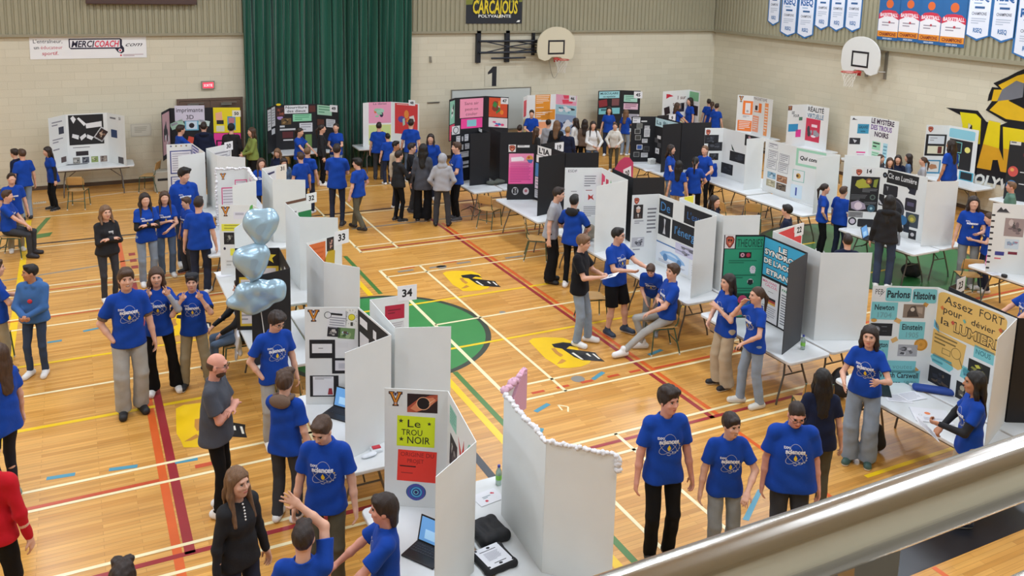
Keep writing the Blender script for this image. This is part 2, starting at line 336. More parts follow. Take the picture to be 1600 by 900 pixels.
# gallery the photographer stands on
struct('floor_gallery',(XL,YF,4.02),(XR,CAM[1]+.62,4.2),mat('gallery_concrete','#8f8b82',.8,noise=.06))
# ---- double door
dm=mat('brown_steel_door','#6a5446',.45,noise=.03); dk=mat('dark_gasket','#2c2622',.6); al=mat('brushed_alu','#a9a59b',.35,metal=.8)
dx0=at(276,158,Y=YB-.02)[0]; dx1=at(379,152,Y=YB-.02)[0]; dz=at(330,153,Y=YB-.02)[2]
dr=empty('door_1',((dx0+dx1)/2,YB,0)); tag(dr,kind='structure'); hw=(dx1-dx0)/2
mb=MB(); mb.box((-hw,-.06,0),(-hw+.06,0,dz),dm); mb.box((hw-.06,-.06,0),(hw,0,dz),dm); mb.box((-hw+.06,-.06,dz-.06),(hw-.06,0,dz),dm); mb.build('door_frame',dr)
for s in (-1,1):
    mb=MB(); mb.box((min(0,s*(hw-.06))+.004,-.045,.01),(max(0,s*(hw-.06))-.004,-.005,dz-.07),dm); d=mb.build('door_leaf',dr)
    mb=MB(); mb.box((s*hw*.5-.16,-.11,dz-.2),(s*hw*.5+.12,-.046,dz-.13),al); mb.box((s*hw*.5-.1,-.13,dz-.13),(s*hw*.5+.25,-.11,dz-.11),al); mb.build('door_closer',d)
# ---- exit sign
p=at(325,133,Y=YB-.03); o=empty('exit_sign',tuple(p)); tag(o,'small red lit exit sign above the brown double door','exit sign')
mb=MB(); mb.box((-.17,-.03,-.11),(.17,.025,.11),mat('sign_housing','#8f897c',.5)); mb.build('housing',o)
pl=Plane((-.135,-.031,.075),(1,0,0),(0,0,-1),(0,-1,0),.27,.15); mb=MB(); mb.poly([pl.P(0,0),pl.P(0,1),pl.P(1,1),pl.P(1,0)],mat('exit_red','#ff2f45',.4,emit=1.6),ext=(0,-.003,0))
V,Fc,wd=text2d('SORTIE',.02); mb.add([pl.P(.08+a/wd*.84,.75-b*.5,.0045) for a,b in V],Fc,mat('exit_letters','#ffd0d0',.4,emit=1.0)); mb.build('lit_panel',o)
# ---- stage curtain
def curtain():
    x0=at(384,190,Y=YB-.35)[0]; x1=at(641,150,Y=YB-.35)[0]; n=620; mb=MB(); m=mat('green_stage_curtain','#0b5743',.8,noise=.10,nscale=3,stretch=(6,1,.15),sheen=.3); vs=[]; zs=[.02,1.2,2.5,4,6,ZC-.10]
    ph=np.cumsum(np.interp(np.arange(n),np.arange(0,n,9),rng.uniform(.12,.62,len(range(0,n,9)))))
    am=np.interp(np.arange(n),np.arange(0,n,31),rng.uniform(.5,1.25,len(range(0,n,31))))
    for j,z in enumerate(zs):
        t=np.linspace(0,1,n); dr_=.10*np.sin(t*9+z*.25)*(.3+.7*(1-z/8))
        x=x0+(x1-x0)*t+.04*np.sin(ph*.5+z*.5); y=YB-.30+.085*am*np.sin(ph+dr_*5)+.025*np.sin(ph*.37+z*.35)+.02*dr_
        vs+=[(a,b,z) for a,b in zip(x,y)]
    mb.add(vs,[(j*n+i,j*n+i+1,(j+1)*n+i+1,(j+1)*n+i) for j in range(len(zs)-1) for i in range(n-1)],m)
    o=mb.build('stage_curtain',smooth=True); sd=o.modifiers.new('thick','SOLIDIFY'); sd.thickness=.012
    tag(o,'tall dark green pleated stage curtain hanging against the back wall','curtain')
curtain()
mb=MB(); mb.box((at(384,190,Y=YB-.35)[0]-.3,YB-.36,ZC-.06),(at(641,150,Y=YB-.35)[0]+.3,YB-.22,ZC),al); tag(mb.build('curtain_track'),'metal ceiling track carrying the green stage curtain','track')
# ---- things fixed on the back wall
yw=YB-.012
def wall_plane(pxs,Y=None,X=None):
    """Plane from 3 photo corners (top-left, top-right, bottom-left) on a wall plane, squared up"""
    a,b,c=[at(x,y,X=X,Y=Y) for x,y in pxs]
    if Y is not None: Wd=b[0]-a[0]; return Plane((a[0],Y,(a[2]+b[2])/2),(1,0,0),(0,0,-1),(0,-1,0),Wd,(a[2]+b[2])/2-c[2])
    return Plane((X,a[1],(a[2]+b[2])/2),(0,-1,0),(0,0,-1),(-1,0,0),a[1]-b[1],(a[2]+b[2])/2-c[2])
pl=wall_plane([(45,55),(228,57),(52,93)],Y=yw)
o=sheet(pl,'#efeeec',[('t',.03,.30,.16,"L'entra\u00eeneur,",'#3b3b3f',{'b':.01}),('t',.035,.56,.15,'un','#3b3b3f',{'b':.02}),('t',.09,.56,.15,'\u00e9ducateur','#c2344a'),('t',.10,.82,.16,'sportif.','#c2344a',{'b':.01}),
   ('p',[(.325,.12),(.77,.12),(.785,.18),(.782,.42),(.80,.55),(.80,.72),(.775,.80),(.745,.74),(.72,.58),(.34,.58),(.325,.5)],'#1b1430'),('c',.765,.66,.017,'#f3f3f3'),('c',.765,.66,.010,'#d8304c'),
   ('p',[(.335,.17),(.765,.17),(.765,.52),(.335,.52)],'#ece9ec'),('t',.345,.49,.28,'MERCI','#1b1430',{'b':.035,'sh':.25,'w':.20}),('t',.545,.49,.28,'COACH','#e03250',{'b':.035,'sh':.25,'w':.215}),
   ('t',.815,.48,.2,'com','#1e1e22',{'sh':.5,'w':.15}),('c',.77,.88,.008,'#d8304c'),('l',.79,.84,.97,.95,2,'#b08a90')],name='coach_banner')
tag(o,'white wide banner with red and black lettering high on the left wall','banner')
pl=wall_plane([(729,-40),(817,-40),(729,37)],Y=YB-.115)
o=sheet(pl,'#20242c',[('p',[(0,.1),(1,.1),(1,.55),(0,.62)],'#7d8434'),('p',[(0,.1),(1,.1),(1,.35),(0,.4)],'#c4c22c'),
   ('p',[(.1,.2),(.3,.05),(.8,.05),(.95,.3),(.75,.62),(.3,.62)],'#2a2a22'),('t',.1,.80,.30,'CARCAJOUS','#1a1a16',{'b':.09,'w':.84,'sh':.1}),('t',.12,.79,.27,'CARCAJOUS','#e8cf2a',{'b':.035,'w':.8,'sh':.1}),('t',.22,.875,.06,'POLYVALENTE','#f0f0ea',{'b':.03,'w':.58}),('p',[(.93,.93),(.97,.93),(.96,.97),(.9,.97)],'#f0f0ea')],name='team_banner')
tag(o,'dark square banner with yellow team lettering above the basketball frame','banner')
pl=wall_plane([(758,104),(780,104),(758,135)],Y=yw)
o=sheet(pl,'#cfc8b2',[('p',[(.2,.28),(.55,.0),(.82,.0),(.82,1),(.5,1),(.5,.32),(.2,.4)],'#1e1f25')],name='number_sign'); tag(o,'large black numeral 1 on a pale square on the back wall','sign')
# whiteboard
pl=wall_plane([(706,139),(828,139),(706,206)],Y=YB-.02); o=empty('whiteboard',tuple(pl.P(.5,1))); tag(o,'wide whiteboard on the back wall behind the black poster board','whiteboard')
mb=MB(); mb.box((-pl.W/2,-.02,0),(pl.W/2,.02,pl.H),mat('whiteboard_face','#c9ccc6',.25)); mb.build('writing_surface',o)
mb=MB(); t=.025
for a in ((-pl.W/2-t,-.035,-t,pl.W/2+t,.02,0),(-pl.W/2-t,-.035,pl.H,pl.W/2+t,.02,pl.H+t),(-pl.W/2-t,-.035,0,-pl.W/2,.02,pl.H),(pl.W/2,-.035,0,pl.W/2+t,.02,pl.H)): mb.box(a[:3],a[3:],al)
mb.build('frame',o); mb=MB(); mb.box((-pl.W/2,-.09,-.045),(pl.W/2,-.036,-.026),al); mb.build('pen_tray',o)
pl=wall_plane([(203,193),(236,193),(203,214)],Y=yw)
o=sheet(pl,'#cfc9b8',[('f',.04,.05,.96,.95,.02,'#b5ae9c'),('l',.2,.25,.8,.75,4,'#aaa494')],name='wall_notice'); tag(o,'pale framed notice on the wall right of the white poster board','notice')
pl=wall_plane([(133,-8),(306,-8),(133,6)],Y=YB-.12)
mb=MB(); mb.box((pl.o[0],YB-.30,pl.o[2]-pl.H),(pl.o[0]+pl.W,YB-.101,pl.o[2]+.5),mat('dark_brown_box','#4e3934',.5)); o=mb.build('scoreboard'); bevel(o,.02); tag(o,'dark brown wall box cut by the top edge above the coach banner','scoreboard')
p=at(672,92,Y=YB); mb=MB(); mb.box((p[0]-.03,YB-.05,p[2]-.1),(p[0]+.03,YB,p[2]+.08),al); mb.tube([(p[0],YB-.04,p[2]-.08),(p[0],YB-.12,p[2]-.1),(p[0],YB-.12,p[2]-.02)],.012,al); tag(mb.build('wall_hook'),'small grey metal hook fixed on the wall right of the curtain','hook')
p=at(677,160,Y=YB); mb=MB(); mb.box((p[0]-.2,YB-.03,p[2]-.02),(p[0]+.2,YB,p[2]+.02),al); tag(mb.build('wall_bracket'),'thin grey bracket on the wall right of the curtain hem','bracket')
# ---- basketball hoops
def hoop(name,P0,face,label):
    """P0 lower-centre of inner box at backboard face; local frame: x right (seen from court), y out of wall, z up"""
    ang={'-y':0.,'-x':-PI/2}[face]; o=empty(name,tuple(P0),ang); tag(o,label,'basketball hoop')
    # local -y faces the court
    bm_=mat('backboard_white' if face=='-x' else 'backboard_cream','#e2e2dc' if face=='-x' else '#d8cfb4',.35); pts=[]
    for t in range(25):
        a=PI*t/24; pts.append((.68*math.cos(a),.36+.52*math.sin(a)))
    pts+=[(-.69,.1),(-.62,-.12),(-.42,-.2),(-.26,-.17),(-.16,-.08),(.16,-.08),(.26,-.17),(.42,-.2),(.62,-.12),(.69,.1)]
    pts=[(x,z) for x,z in pts]
    mb=MB(); c=(0,0,.2); n=len(pts); vs=[(x,0,z) for x,z in pts]+[(x,.04,z) for x,z in pts]+[(0,0,.2),(0,.04,.2)]
    fs=[(2*n,(i+1)%n,i) for i in range(n)]+[(2*n+1,n+i,n+(i+1)%n) for i in range(n)]+[(i,(i+1)%n,n+(i+1)%n,n+i) for i in range(n)]
    mb.add(vs,fs,bm_); b=mb.build('backboard',o)
    mb=MB(); m=mat('target_black','#1d1a20',.5)
    for lo,hi in (((-.305,-.004,0),(-.25,0,.457)),((.25,-.004,0),(.305,0,.457)),((-.25,-.004,0),(.25,0,.055)),((-.25,-.004,.40),(.25,0,.457))): mb.box(lo,hi,m)
    mb.build('target_square',b)
    rd=mat('rim_red','#c43a34',.4,metal=.3); mb=MB(); c=(0,-.37,-.13)
    mb.tube([(c[0]+.228*math.cos(t*PI/16),c[1]+.228*math.sin(t*PI/16),c[2]) for t in range(32)],.012,rd,closed=True)
    mb.box((-.1,-.15,-.16),(.1,0,-.12),rd); mb.box((-.08,-.012,-.24),(.08,0,-.1),rd); r=mb.build('rim',o)
    mb=MB(); nm=mat('net_cord','#e6e2d6',.8)
    for s in (1,-1):
        for k in range(10):
            P=[]
            for j in range(7):
                rr=.225-.10*min(j,4)/4; a=2*PI*(k+s*j*.5)/10; P.append((c[0]+rr*math.cos(a),c[1]+rr*math.sin(a),c[2]-.07*j))
            mb.tube(P,.0045,nm,n=4)
    mb.build('net',r); return o
blk=mat('black_steel_frame','#23262e',.45,metal=.3)
P=at(869,85,Y=YB-.5); hL=hoop('basketball_hoop',P,'-y','cream basketball hoop on a black folding frame on the back wall')
zb=P[2]; X0=at(747,70,Y=YB-.06)[0]; X1=at(792,70,Y=YB-.06)[0]; zt=at(747,48,Y=YB-.06)[2]; zd=at(747,98,Y=YB-.06)[2]
for q_ in ((X0-.07,YB-.12,zd,X0+.07,YB,zt),(X1-.07,YB-.12,zd,X1+.07,YB,zt),(X1+.9,YB-.1,zd+.2,X1+.98,YB,zt)):
    k=MB(); k.box(q_[:3],q_[3:],blk); fr=k.build('hinge_post',hL); fr.matrix_parent_inverse=Matrix.Translation(Vector(P)).inverted()
k=MB(); zu=zt-.32; zl=zd+.32; Xe=P[0]-.05
for z in (zu,zl): k.tube([(X0,YB-.16,z),(Xe,YB-.3,z)],.035,blk)
m1=(X1+(Xe-X1)*.5)
zig=[(X0+.12,zu-.05),(X1,(zu+zl)/2+.05),(X0+.12,zl+.05)]
for a,b in (((X0+.15,zu),(X1,(zu+zl)/2)),((X0+.15,zl),(X1,(zu+zl)/2)),((X1+.15,zu),(Xe-.1,zl+.15)),((X1+.15,zl),(Xe-.1,zu-.15)),((X1,(zu+zl)/2),(Xe-.15,zu)),((X1,(zu+zl)/2),(Xe-.15,zl))):
    k.tube([(a[0],YB-.18,a[1]),(b[0],YB-.28,b[1])],.018,blk)
k.tube([(X0+.4,YB-.2,zl-.18),(X1+.6,YB-.2,zl-.18)],.03,blk); k.tube([(Xe,YB-.3,zl),(P[0],YB-.46,zl)],.03,blk); k.tube([(Xe,YB-.3,zu),(P[0],YB-.46,zu)],.03,blk)
fr=k.build('folding_frame',hL); fr.matrix_parent_inverse=Matrix.Translation(Vector(P)).inverted()
k=MB(); pts=[(Xe-.15,YB-.3,zl)]
for t in range(1,10): 
    u=t/10; pts.append((Xe-.15+.55*u,YB-.3,zl-.85*math.sin(PI*u)))
pts.append((Xe+.4,YB-.3,zl)); k.tube(pts,.009,al,n=5); fr=k.build('hanging_cord',hL); fr.matrix_parent_inverse=Matrix.Translation(Vector(P)).inverted()
P=at(1342.5,105,X=XR-.45); hR=hoop('basketball_hoop',P,'-x','white basketball hoop mounted under the banners on the right wall')
k=MB(); 
for dy in (-.55,.1):
    k.box((XR-.03,P[1]+dy-.05,P[2]-.3),(XR,P[1]+dy+.05,P[2]+.75),al)
    for z in (-.1,.5): k.tube([(XR-.02,P[1]+dy,P[2]+z),(XR-.41,P[1]+dy*.4,P[2]+z)],.025,al)
fr=k.build('wall_mount',hR); fr.matrix_parent_inverse=(Matrix.Translation(Vector(P))@Matrix.Rotation(-PI/2,4,'Z')).inverted()
# ---- pennants on the right wall
XC=XR-.175
def pennant(px0,px1,pyb,kind,lab,yt=-25):
    a=at(px0,pyb-9,X=XC); b=at(px1,pyb-3,X=XC); W_=a[1]-b[1]; zb=(a[2]+b[2])/2-.05; H_=1.55 if kind=='r' else 1.8
    pl=Plane((XC,a[1],zb+H_),(0,-1,0),(0,0,-1),(-1,0,0),W_,H_)
    if kind=='r':
        o=sheet(pl,'#2f6ea8',[('p',[(.07,.03),(.93,.03),(.93,.9),(.5,.965),(.07,.9)],'#e3e6ef'),('t',.14,.34,.13,'RSEQ','#1d5c9c',{'b':.05,'w':.72}),('l',.25,.38,.78,.42,1,'#7fa0c0'),('r',.3,.44,.7,.475,'#2d5a8c'),('t',.2,.58,.05,'CHAMPIONS','#4a5060',{'b':.02,'w':.6}),('l',.2,.63,.8,.74,3,'#b3bccb'),('t',.32,.86,.07,'RSEQ','#2f6ea8',{'b':.04,'w':.36})],name='pennant',shape=[(0,0),(0,.91),(.5,1),(1,.91),(1,0)])
    else:
        o=sheet(pl,'#235f96',[('c',.5,.44,.17,'#d5642c'),('p',[(.02,.60),(.2,.545),(.5,.53),(.8,.545),(.98,.60),(.98,.72),(.02,.72)],'#cc2f45'),('p',[(.02,.68),(.3,.635),(.7,.635),(.98,.68),(.98,.87),(.02,.87)],'#e9e5e6'),('t',.08,.635,.055,'BASKETBALL','#f4e6e8',{'b':.04,'w':.84}),('l',.2,.72,.8,.80,2,'#9a9098'),('c',.55,.72,.05,'#b84350'),('p',[(.02,.86),(.98,.86),(.98,.95),(.02,.95)],'#e08b24'),('t',.1,.93,.05,'CHAMPIONS','#7c2418',{'b':.05,'w':.8}),('t',.28,.985,.022,'2023-2024','#dce6f0',{'b':.04,'w':.45})],name='pennant')
    tag(o,lab,'pennant')
for q in [(1199,1217,44,'r','narrow blue edged white pennant nearest the room corner'),(1218,1243,61,'r','second blue edged pennant from the corner, hanging low'),(1244,1270,64,'r','third blue edged pennant from the corner, hanging lowest beside its twin'),(1272,1294,51,'r','fourth blue edged pennant from the corner, narrow and higher'),(1295,1318,53,'r','fifth blue edged pennant from the corner, above the hoop'),(1319,1344,54,'r','sixth blue edged pennant from the corner, beside bare cladding'),
          (1370,1402,66,'b','blue, red and orange basketball pennant nearest the hoop'),(1402,1434,68,'b','second orange striped basketball pennant from the hoop'),(1434,1467,72,'b','third orange striped basketball pennant from the hoop'),(1467,1506,76,'b','fourth orange striped basketball pennant, beside the blue edged ones'),
          (1507,1545,67,'r','wide blue edged pennant right of the basketball pennants'),(1545,1584,70,'r','wide blue edged pennant, second right of the basketball pennants'),(1580,1630,97,'r','large low blue edged pennant cut by the right edge')]: pennant(*q)
# ---- team mural painted on the right wall
XM=XR-.004
def mural(polys,name,off=0.,parent=None):
    mb=MB()
    for P_,c in polys: 
        off+=.0006; mb.poly([at(x,y,X=XM-off) for x,y in P_],paint(c),ext=(-.0003,0,0))
    return mb.build(name,parent)
mu=mural([([(1478,168),(1528,173),(1541,190),(1562,196),(1600,180),(1660,176),(1720,300),(1640,306),(1480,272),(1500,232),(1520,190)],'#191920'),
  ([(1500,175),(1525,178),(1533,186),(1531,225),(1519,225),(1519,196),(1513,192),(1510,222),(1500,222),(1504,196)],'#e3d21f'),
  ([(1545,188),(1563,192),(1561,232),(1574,270),(1563,268),(1559,250),(1551,250),(1548,266),(1526,262),(1536,225)],'#e6cd1e'),
  ([(1536,225),(1561,232),(1568,252),(1574,270),(1563,268),(1559,250),(1551,250),(1548,266),(1526,262)],'#d99f27'),
  ([(1567,198),(1600,203),(1640,214),(1640,275),(1592,272),(1592,250),(1585,248),(1581,270),(1568,268)],'#e6cd1e'),
  ([(1568,232),(1600,238),(1640,244),(1640,275),(1592,272),(1592,250),(1585,248),(1581,270),(1568,268)],'#d99f27')],'wall_mural')
tag(mu,'yellow and black team mural painted across the right wall','mural')
mural([([(1540,172),(1552,155),(1543,158),(1545,148),(1550,136),(1560,137),(1552,130),(1575,120),(1590,112),(1620,100),(1680,110),(1680,196),(1600,196),(1570,190)],'#17171c'),
  ([(1546,172),(1560,158),(1549,158),(1553,140),(1566,140),(1560,133),(1590,118),(1640,106),(1670,120),(1670,190),(1600,190),(1572,186)],'#e2b421'),
  ([(1558,158),(1566,140),(1588,126),(1600,130),(1640,130),(1640,160),(1600,158),(1575,156)],'#75767c'),([(1575,157),(1598,152),(1600,130),(1622,140),(1640,170),(1600,170)],'#17171c')],'fur_emblem',.006,mu)
mb=MB(); V,Fc,wd=text2d('POLYVALENTE',.06,.2)
a=at(1512,268,X=XM-.006); b=at(1596,285,X=XM-.006); Wd=(a[1]-b[1])/.60; sl=(at(1596,285,X=XM)[2]-at(1512,268,X=XM)[2])/(a[1]-b[1])
mb.add([(XM-.007,a[1]-x/wd*Wd,a[2]-.28+y*.28+sl*(x/wd*Wd)) for x,y in V],Fc,ink('#d9d9d2')); mb.build('mural_lettering',mu)
# ---- lamps
def lamps():
    hm=mat('lamp_housing','#d8d8d4',.4); em=mat('lamp_diffuser','#eef8ff',.4,emit=7); k=0
    for iy,y in enumerate((-13.5,-9,-4.5,0,4.5)):
        for ix,x in enumerate((-12,-6.5,-1,4.5,10,14)):
            o=empty('ceiling_light',(x,y,ZC-.35)); tag(o,'long white ceiling luminaire hanging above the gym floor','ceiling light','ceiling lights in rows above the court')
            mb=MB(); mb.box((-.7,-.32,0),(.7,.32,.1),hm); mb.tube([(-.5,0,.1),(-.5,0,.35)],.01,hm); mb.tube([(.5,0,.1),(.5,0,.35)],.01,hm); mb.build('housing',o)
            mb=MB(); mb.box((-.66,-.28,-.02),(.66,.28,0),em); mb.build('diffuser',o)
            l=bpy.data.lights.new('luminaire','AREA'); l.shape='RECTANGLE'; l.size=1.3; l.size_y=.56; l.energy=109; l.color=(.90,1.0,1.16)
            q=bpy.data.objects.new('luminaire',l); COL.objects.link(q); q.location=(x,y,ZC-.39)
lamps()
wd_=bpy.data.worlds.new('world'); scene.world=wd_; wd_.use_nodes=True; wd_.node_tree.nodes['Background'].inputs[0].default_value=(.9,.93,1,1); wd_.node_tree.nodes['Background'].inputs[1].default_value=.15
# ---- stainless steel guard rail in front of the camera
st=mat('brushed_stainless','#cfccc4',.22,metal=1.,noise=.03,bump=.05,bscale=160,stretch=(.02,1,1))
yr=CAM[1]+.445; zr=CAM[2]-.432
o=empty('guard_rail',(CAM[0]+.6,yr,4.2)); tag(o,'thick shiny stainless steel guard rail crossing the lower right corner','rail')
def gp_(mb,name): q=mb.build(name,o,smooth=True,auto=40); q.matrix_parent_inverse=Matrix.Translation(Vector((CAM[0]+.6,yr,4.2))).inverted(); return q
mb=MB(); mb.tube([(CAM[0]-2.5,yr,zr),(CAM[0]+4.5,yr,zr)],.026,st,n=48); gp_(mb,'handrail')
mb=MB(); mb.tube([(CAM[0]+.42,yr,zr-.127),(CAM[0]+4.5,yr,zr-.127)],.010,st,n=32); gp_(mb,'lower_bar')
for X in (CAM[0]-1.4,at(1358,880,Y=yr)[0],CAM[0]+2.6): mb=MB(); mb.box((X-.0262,yr-.008,4.2),(X+.0262,yr+.008,zr-.01),mat('brushed_post','#9a9389',.35,metal=1.)); gp_(mb,'post')
# ================================================================ tables and chairs
twh=mat('table_plastic','#dcdedd',.35,noise=.02); tst=mat('table_steel','#6f6a64',.4,metal=.7)
chg=mat('chair_green_steel','#3e5a48',.4,metal=.2); chw=mat('chair_plywood','#b98f55',.4,noise=.12,nscale=5,stretch=(1,1,8)); chf=mat('chair_glide','#d8d4c8',.5)
TZ=.735
def table(x0,y0,x1,y1,label,group=None,legs='y'):
    """folding table with rounded moulded top; long side along y unless wider in x"""
    cx,cy=(x0+x1)/2,(y0+y1)/2; L_=abs(y1-y0); W_=abs(x1-x0); rz=0.
    if W_>L_: L_,W_=W_,L_; rz=PI/2
    t=empty('folding_table',(cx,cy,0),rz); tag(t,label,'table',group)
    mb=MB(); r=.06; pts=[]
    for sx,sy,a0 in ((1,1,0),(-1,1,PI/2),(-1,-1,PI),(1,-1,3*PI/2)):
        for k in range(5): a=a0+k*PI/8; pts.append((sx*(W_/2-r)+r*math.cos(a),sy*(L_/2-r)+r*math.sin(a),TZ-.045))
    mb.poly(pts,twh,ext=(0,0,.045)); o=mb.build('tabletop',t); bevel(o,.012,3,50)
    hw=W_/2-.09
    for s in (1,-1):
        y=s*(L_/2-.32)
        for e in (1,-1):
            mb=MB(); mb.tube([(e*hw*.45,y-s*.02,TZ-.05),(e*hw*.5,y,.55),(e*hw*.62,y+s*.03,.40),(e*hw*.95,y+s*.05,.12),(e*(hw+.01),y+s*.05,.0)],.014,tst); mb.build('leg',t)
        mb=MB(); mb.tube([(-hw*.62,y+s*.03,.40),(hw*.62,y+s*.03,.40)],.011,tst); mb.tube([(-hw,y-s*.02,TZ-.055),(hw,y-s*.02,TZ-.055)],.014,tst); mb.build('crossbar',t)
        mb=MB(); mb.tube([(0,y,.40),(0,y-s*.33,TZ-.06)],.010,tst); mb.build('brace',t)
    mb=MB()
    for e in (1,-1): mb.box((e*(W_/2-.05)-.012,-L_/2+.12,TZ-.075),(e*(W_/2-.05)+.012,L_/2-.12,TZ-.046),tst)
    mb.build('side_rail',t); return t
_CH=None
def chair(x,y,rz,label,group=None,mt='green'):
    """school chair, sitter faces local +Y"""
    global _CH
    if _CH is None:
        t=empty('school_chair'); fz=.42
        for s in (1,-1):
            mb=MB(); mb.tube([(s*.18,.19,fz),(s*.20,.22,.02)],.011,chg); mb.tube([(s*.2,.22,.025),(s*.2,.22,0)],.014,chf); mb.build('leg',t)
            mb=MB(); mb.tube([(s*.17,-.14,fz),(s*.195,-.24,.02)],.011,chg); mb.tube([(s*.195,-.24,.025),(s*.195,-.24,0)],.014,chf); mb.build('leg',t)
            mb=MB(); mb.tube([(s*.18,.19,fz),(s*.175,-.12,fz),(s*.17,-.19,fz+.08),(s*.17,-.235,.80)],.011,chg); mb.build('side_frame',t)
        mb=MB(); mb.tube([(-.18,.1,fz-.01),(.18,.1,fz-.01)],.009,chg); mb.tube([(-.187,-.19,.2),(.187,-.19,.2)],.008,chg); mb.build('crossbar',t)
        def ply(f,name,nu=9,nv=5,th=.012):
            mb=MB(); vs=[f(i/(nu-1),j/(nv-1)) for j in range(nv) for i in range(nu)]
            mb.add(vs,[(j*nu+i,j*nu+i+1,(j+1)*nu+i+1,(j+1)*nu+i) for j in range(nv-1) for i in range(nu-1)],chw); o=mb.build(name,t,smooth=True); sd=o.modifiers.new('th','SOLIDIFY'); sd.thickness=th; bevel(o,.004,2); return o
        ply(lambda u,v:((u-.5)*(.40-.03*v),-.19+v*.40,fz+.022+.02*(2*u-1)**2*(1-v)-.022*max(0,v-.7)**2*9),'seat')
        ply(lambda u,v:((u-.5)*(.40-.04*v**3),-.205-.035*v-.03*(1-(2*u-1)**2),.60+.21*v-.02*(2*u-1)**4*v),'backrest')
        _CH=t; t.location=(x,y,0); t.rotation_euler=(0,0,rz)
    else:
        t=copy_tree(_CH); t.location=(x,y,0); t.rotation_euler=(0,0,rz)
    for k in ('group',):
        if k in t: del t[k]
    tag(t,label,'chair',group); return t
# left double row
LROW=[(2.45,4.30),(-.15,1.70),(-2.95,-1.10),(-5.02,-3.17),(-7.72,-5.87),(-10.6,-8.33)]
LX=[-3.14,-3.17,-3.20,-3.22,-2.96,-2.92]; LN=['front left row, nearest the double door','front left row, under the fluffy trimmed board','front left row, under the yellow strip board','under the balloons','under the light bulb board','under the yellow LE TROU NOIR poster']
for (a,b),x,n in zip(LROW,LX,LN):
    table(x,a,x+.74,b,'white folding table, '+n)
RN=['behind the rear facing board nearest the curtain','behind the board rimmed with lights','behind the board with green sheet','behind the board with orange and mustard sheets','behind the board with crimson title','carrying the black laptop bag beside the fluffy rimmed board']
RN2=0
for (a,b),x,n in zip(LROW,LX,RN): table(x+.76,a+.02,x+1.50,b-.02,'white folding table '+n)
DROW=[(2.30,4.05),(-.40,1.62),(-2.95,-.95),(-5.30,-3.35),(-7.58,-5.68),(-10.2,-8.15)]
DX=[3.02,3.24,3.24,3.26,3.20,3.40]
DN=['under the black board with small white papers','under the pink poster board','under the white board facing the grey shirt','under the blue energy board','under the green theories board','under the Parlons Histoire board']
for (a,b),x,n in zip(DROW,DX,DN): table(x,a,x+.76,b,'white folding table '+n)
EN=['behind the tall black boards','behind the black board with the pink poster','under the board with the pink half round sheet','behind the energy board','carrying the board with the red sheet','behind the Parlons Histoire board']
for (a,b),x,n in zip(DROW,DX,EN): table(x+.80,a+.02,x+1.54,b-.02,'white folding table '+n)
for (a,b),x,n in zip([(2.0,3.9),(-.2,1.65),(-2.1,-.27),(-4.95,-3.1)],[8.3,9.0,8.85,8.83],['under the black board of framed prints','under the white board with black photos','under the white board with bordered sheets','under the gravitational lens board']):
    table(x,a,x+.76,b,'white folding table '+n); table(x+.80,a+.02,x+1.54,b-.02,'white folding table, back to back with the one '+n)
table(9.25,-7.6,10.0,-5.75,'white folding table carrying the pink bottle and black puck')
for x0,x1,n in [(-5.75,-3.85,'by the wall under the tilted strips poster'),(-3.0,-1.15,'in front of the brown double door'),(-.35,1.5,'in front of the curtain under the gods food board'),(2.0,3.85,'at the right edge of the curtain'),(5.1,7.0,'under the pink water board by the whiteboard'),(7.6,9.4,'under the orange lettered board'),(10.8,12.5,'under the black board 45'),(12.9,14.7,'in the far room corner')]:
    table(x0,7.97,x1,8.70,'white folding table '+n)
for x0,y0,y1,n in [(14.25,5.05,6.85,'by the right wall under the orange magnetism board'),(14.45,2.85,4.65,'by the right wall under the virtual reality board'),(14.5,.45,2.25,'by the right wall under the black holes board'),(14.74,-1.95,-.12,'by the right wall in front of the mural'),(14.3,-4.4,-2.6,'by the right wall before the mural lettering')]:
    table(x0,y0,min(x0+.76,15.47),y1,'white folding table '+n)
def chp(px,py,face,label,z=.0,g=None):
    """chair whose seat centre projects to (px,py)"""
    p=at(px,py,.44); tc_=CAM[:2]-p[:2]; tc_/=np.linalg.norm(tc_); rv=np.array([-tc_[1],tc_[0]]); rv=rv if rv@RT[:2]>0 else -rv
    fa=math.radians(face); fd=tc_*math.cos(fa)+rv*math.sin(fa); return chair(p[0],p[1],math.atan2(fd[1],fd[0])-PI/2,label,g)
CH=[(122,296,165,'empty wooden chair tucked under the white poster table'),(234,273,-110,'empty wooden chair right of the white poster table'),
 (765,326,150,'empty chair beside the black board with water bottle'),(838,372,90,'empty chair at the corner of the pink poster table'),
 (925,462,110,'empty chair between the black shirt boy and the man in shorts'),(1268,628,200,'wooden chair of the dark haired woman at the history table'),
 (1512,428,-160,'wooden chair with high backrest by board 13'),(1470,468,-100,'wooden chair behind black board 23'),(1176,338,180,'wooden chair behind the energy board, facing away'),(1140,338,120,'wooden chair below the white back board, partly hidden'),
 (438,264,200,'wooden chair by the dark tables, left of its twin'),(464,619,150,'wooden chair left of the light bulb board'),(1298,262,200,'empty chair by the right wall between two white boards'),(-16,522,60,'dark chair at the left edge behind the boy in khaki')]
for c in CH: chp(*c)
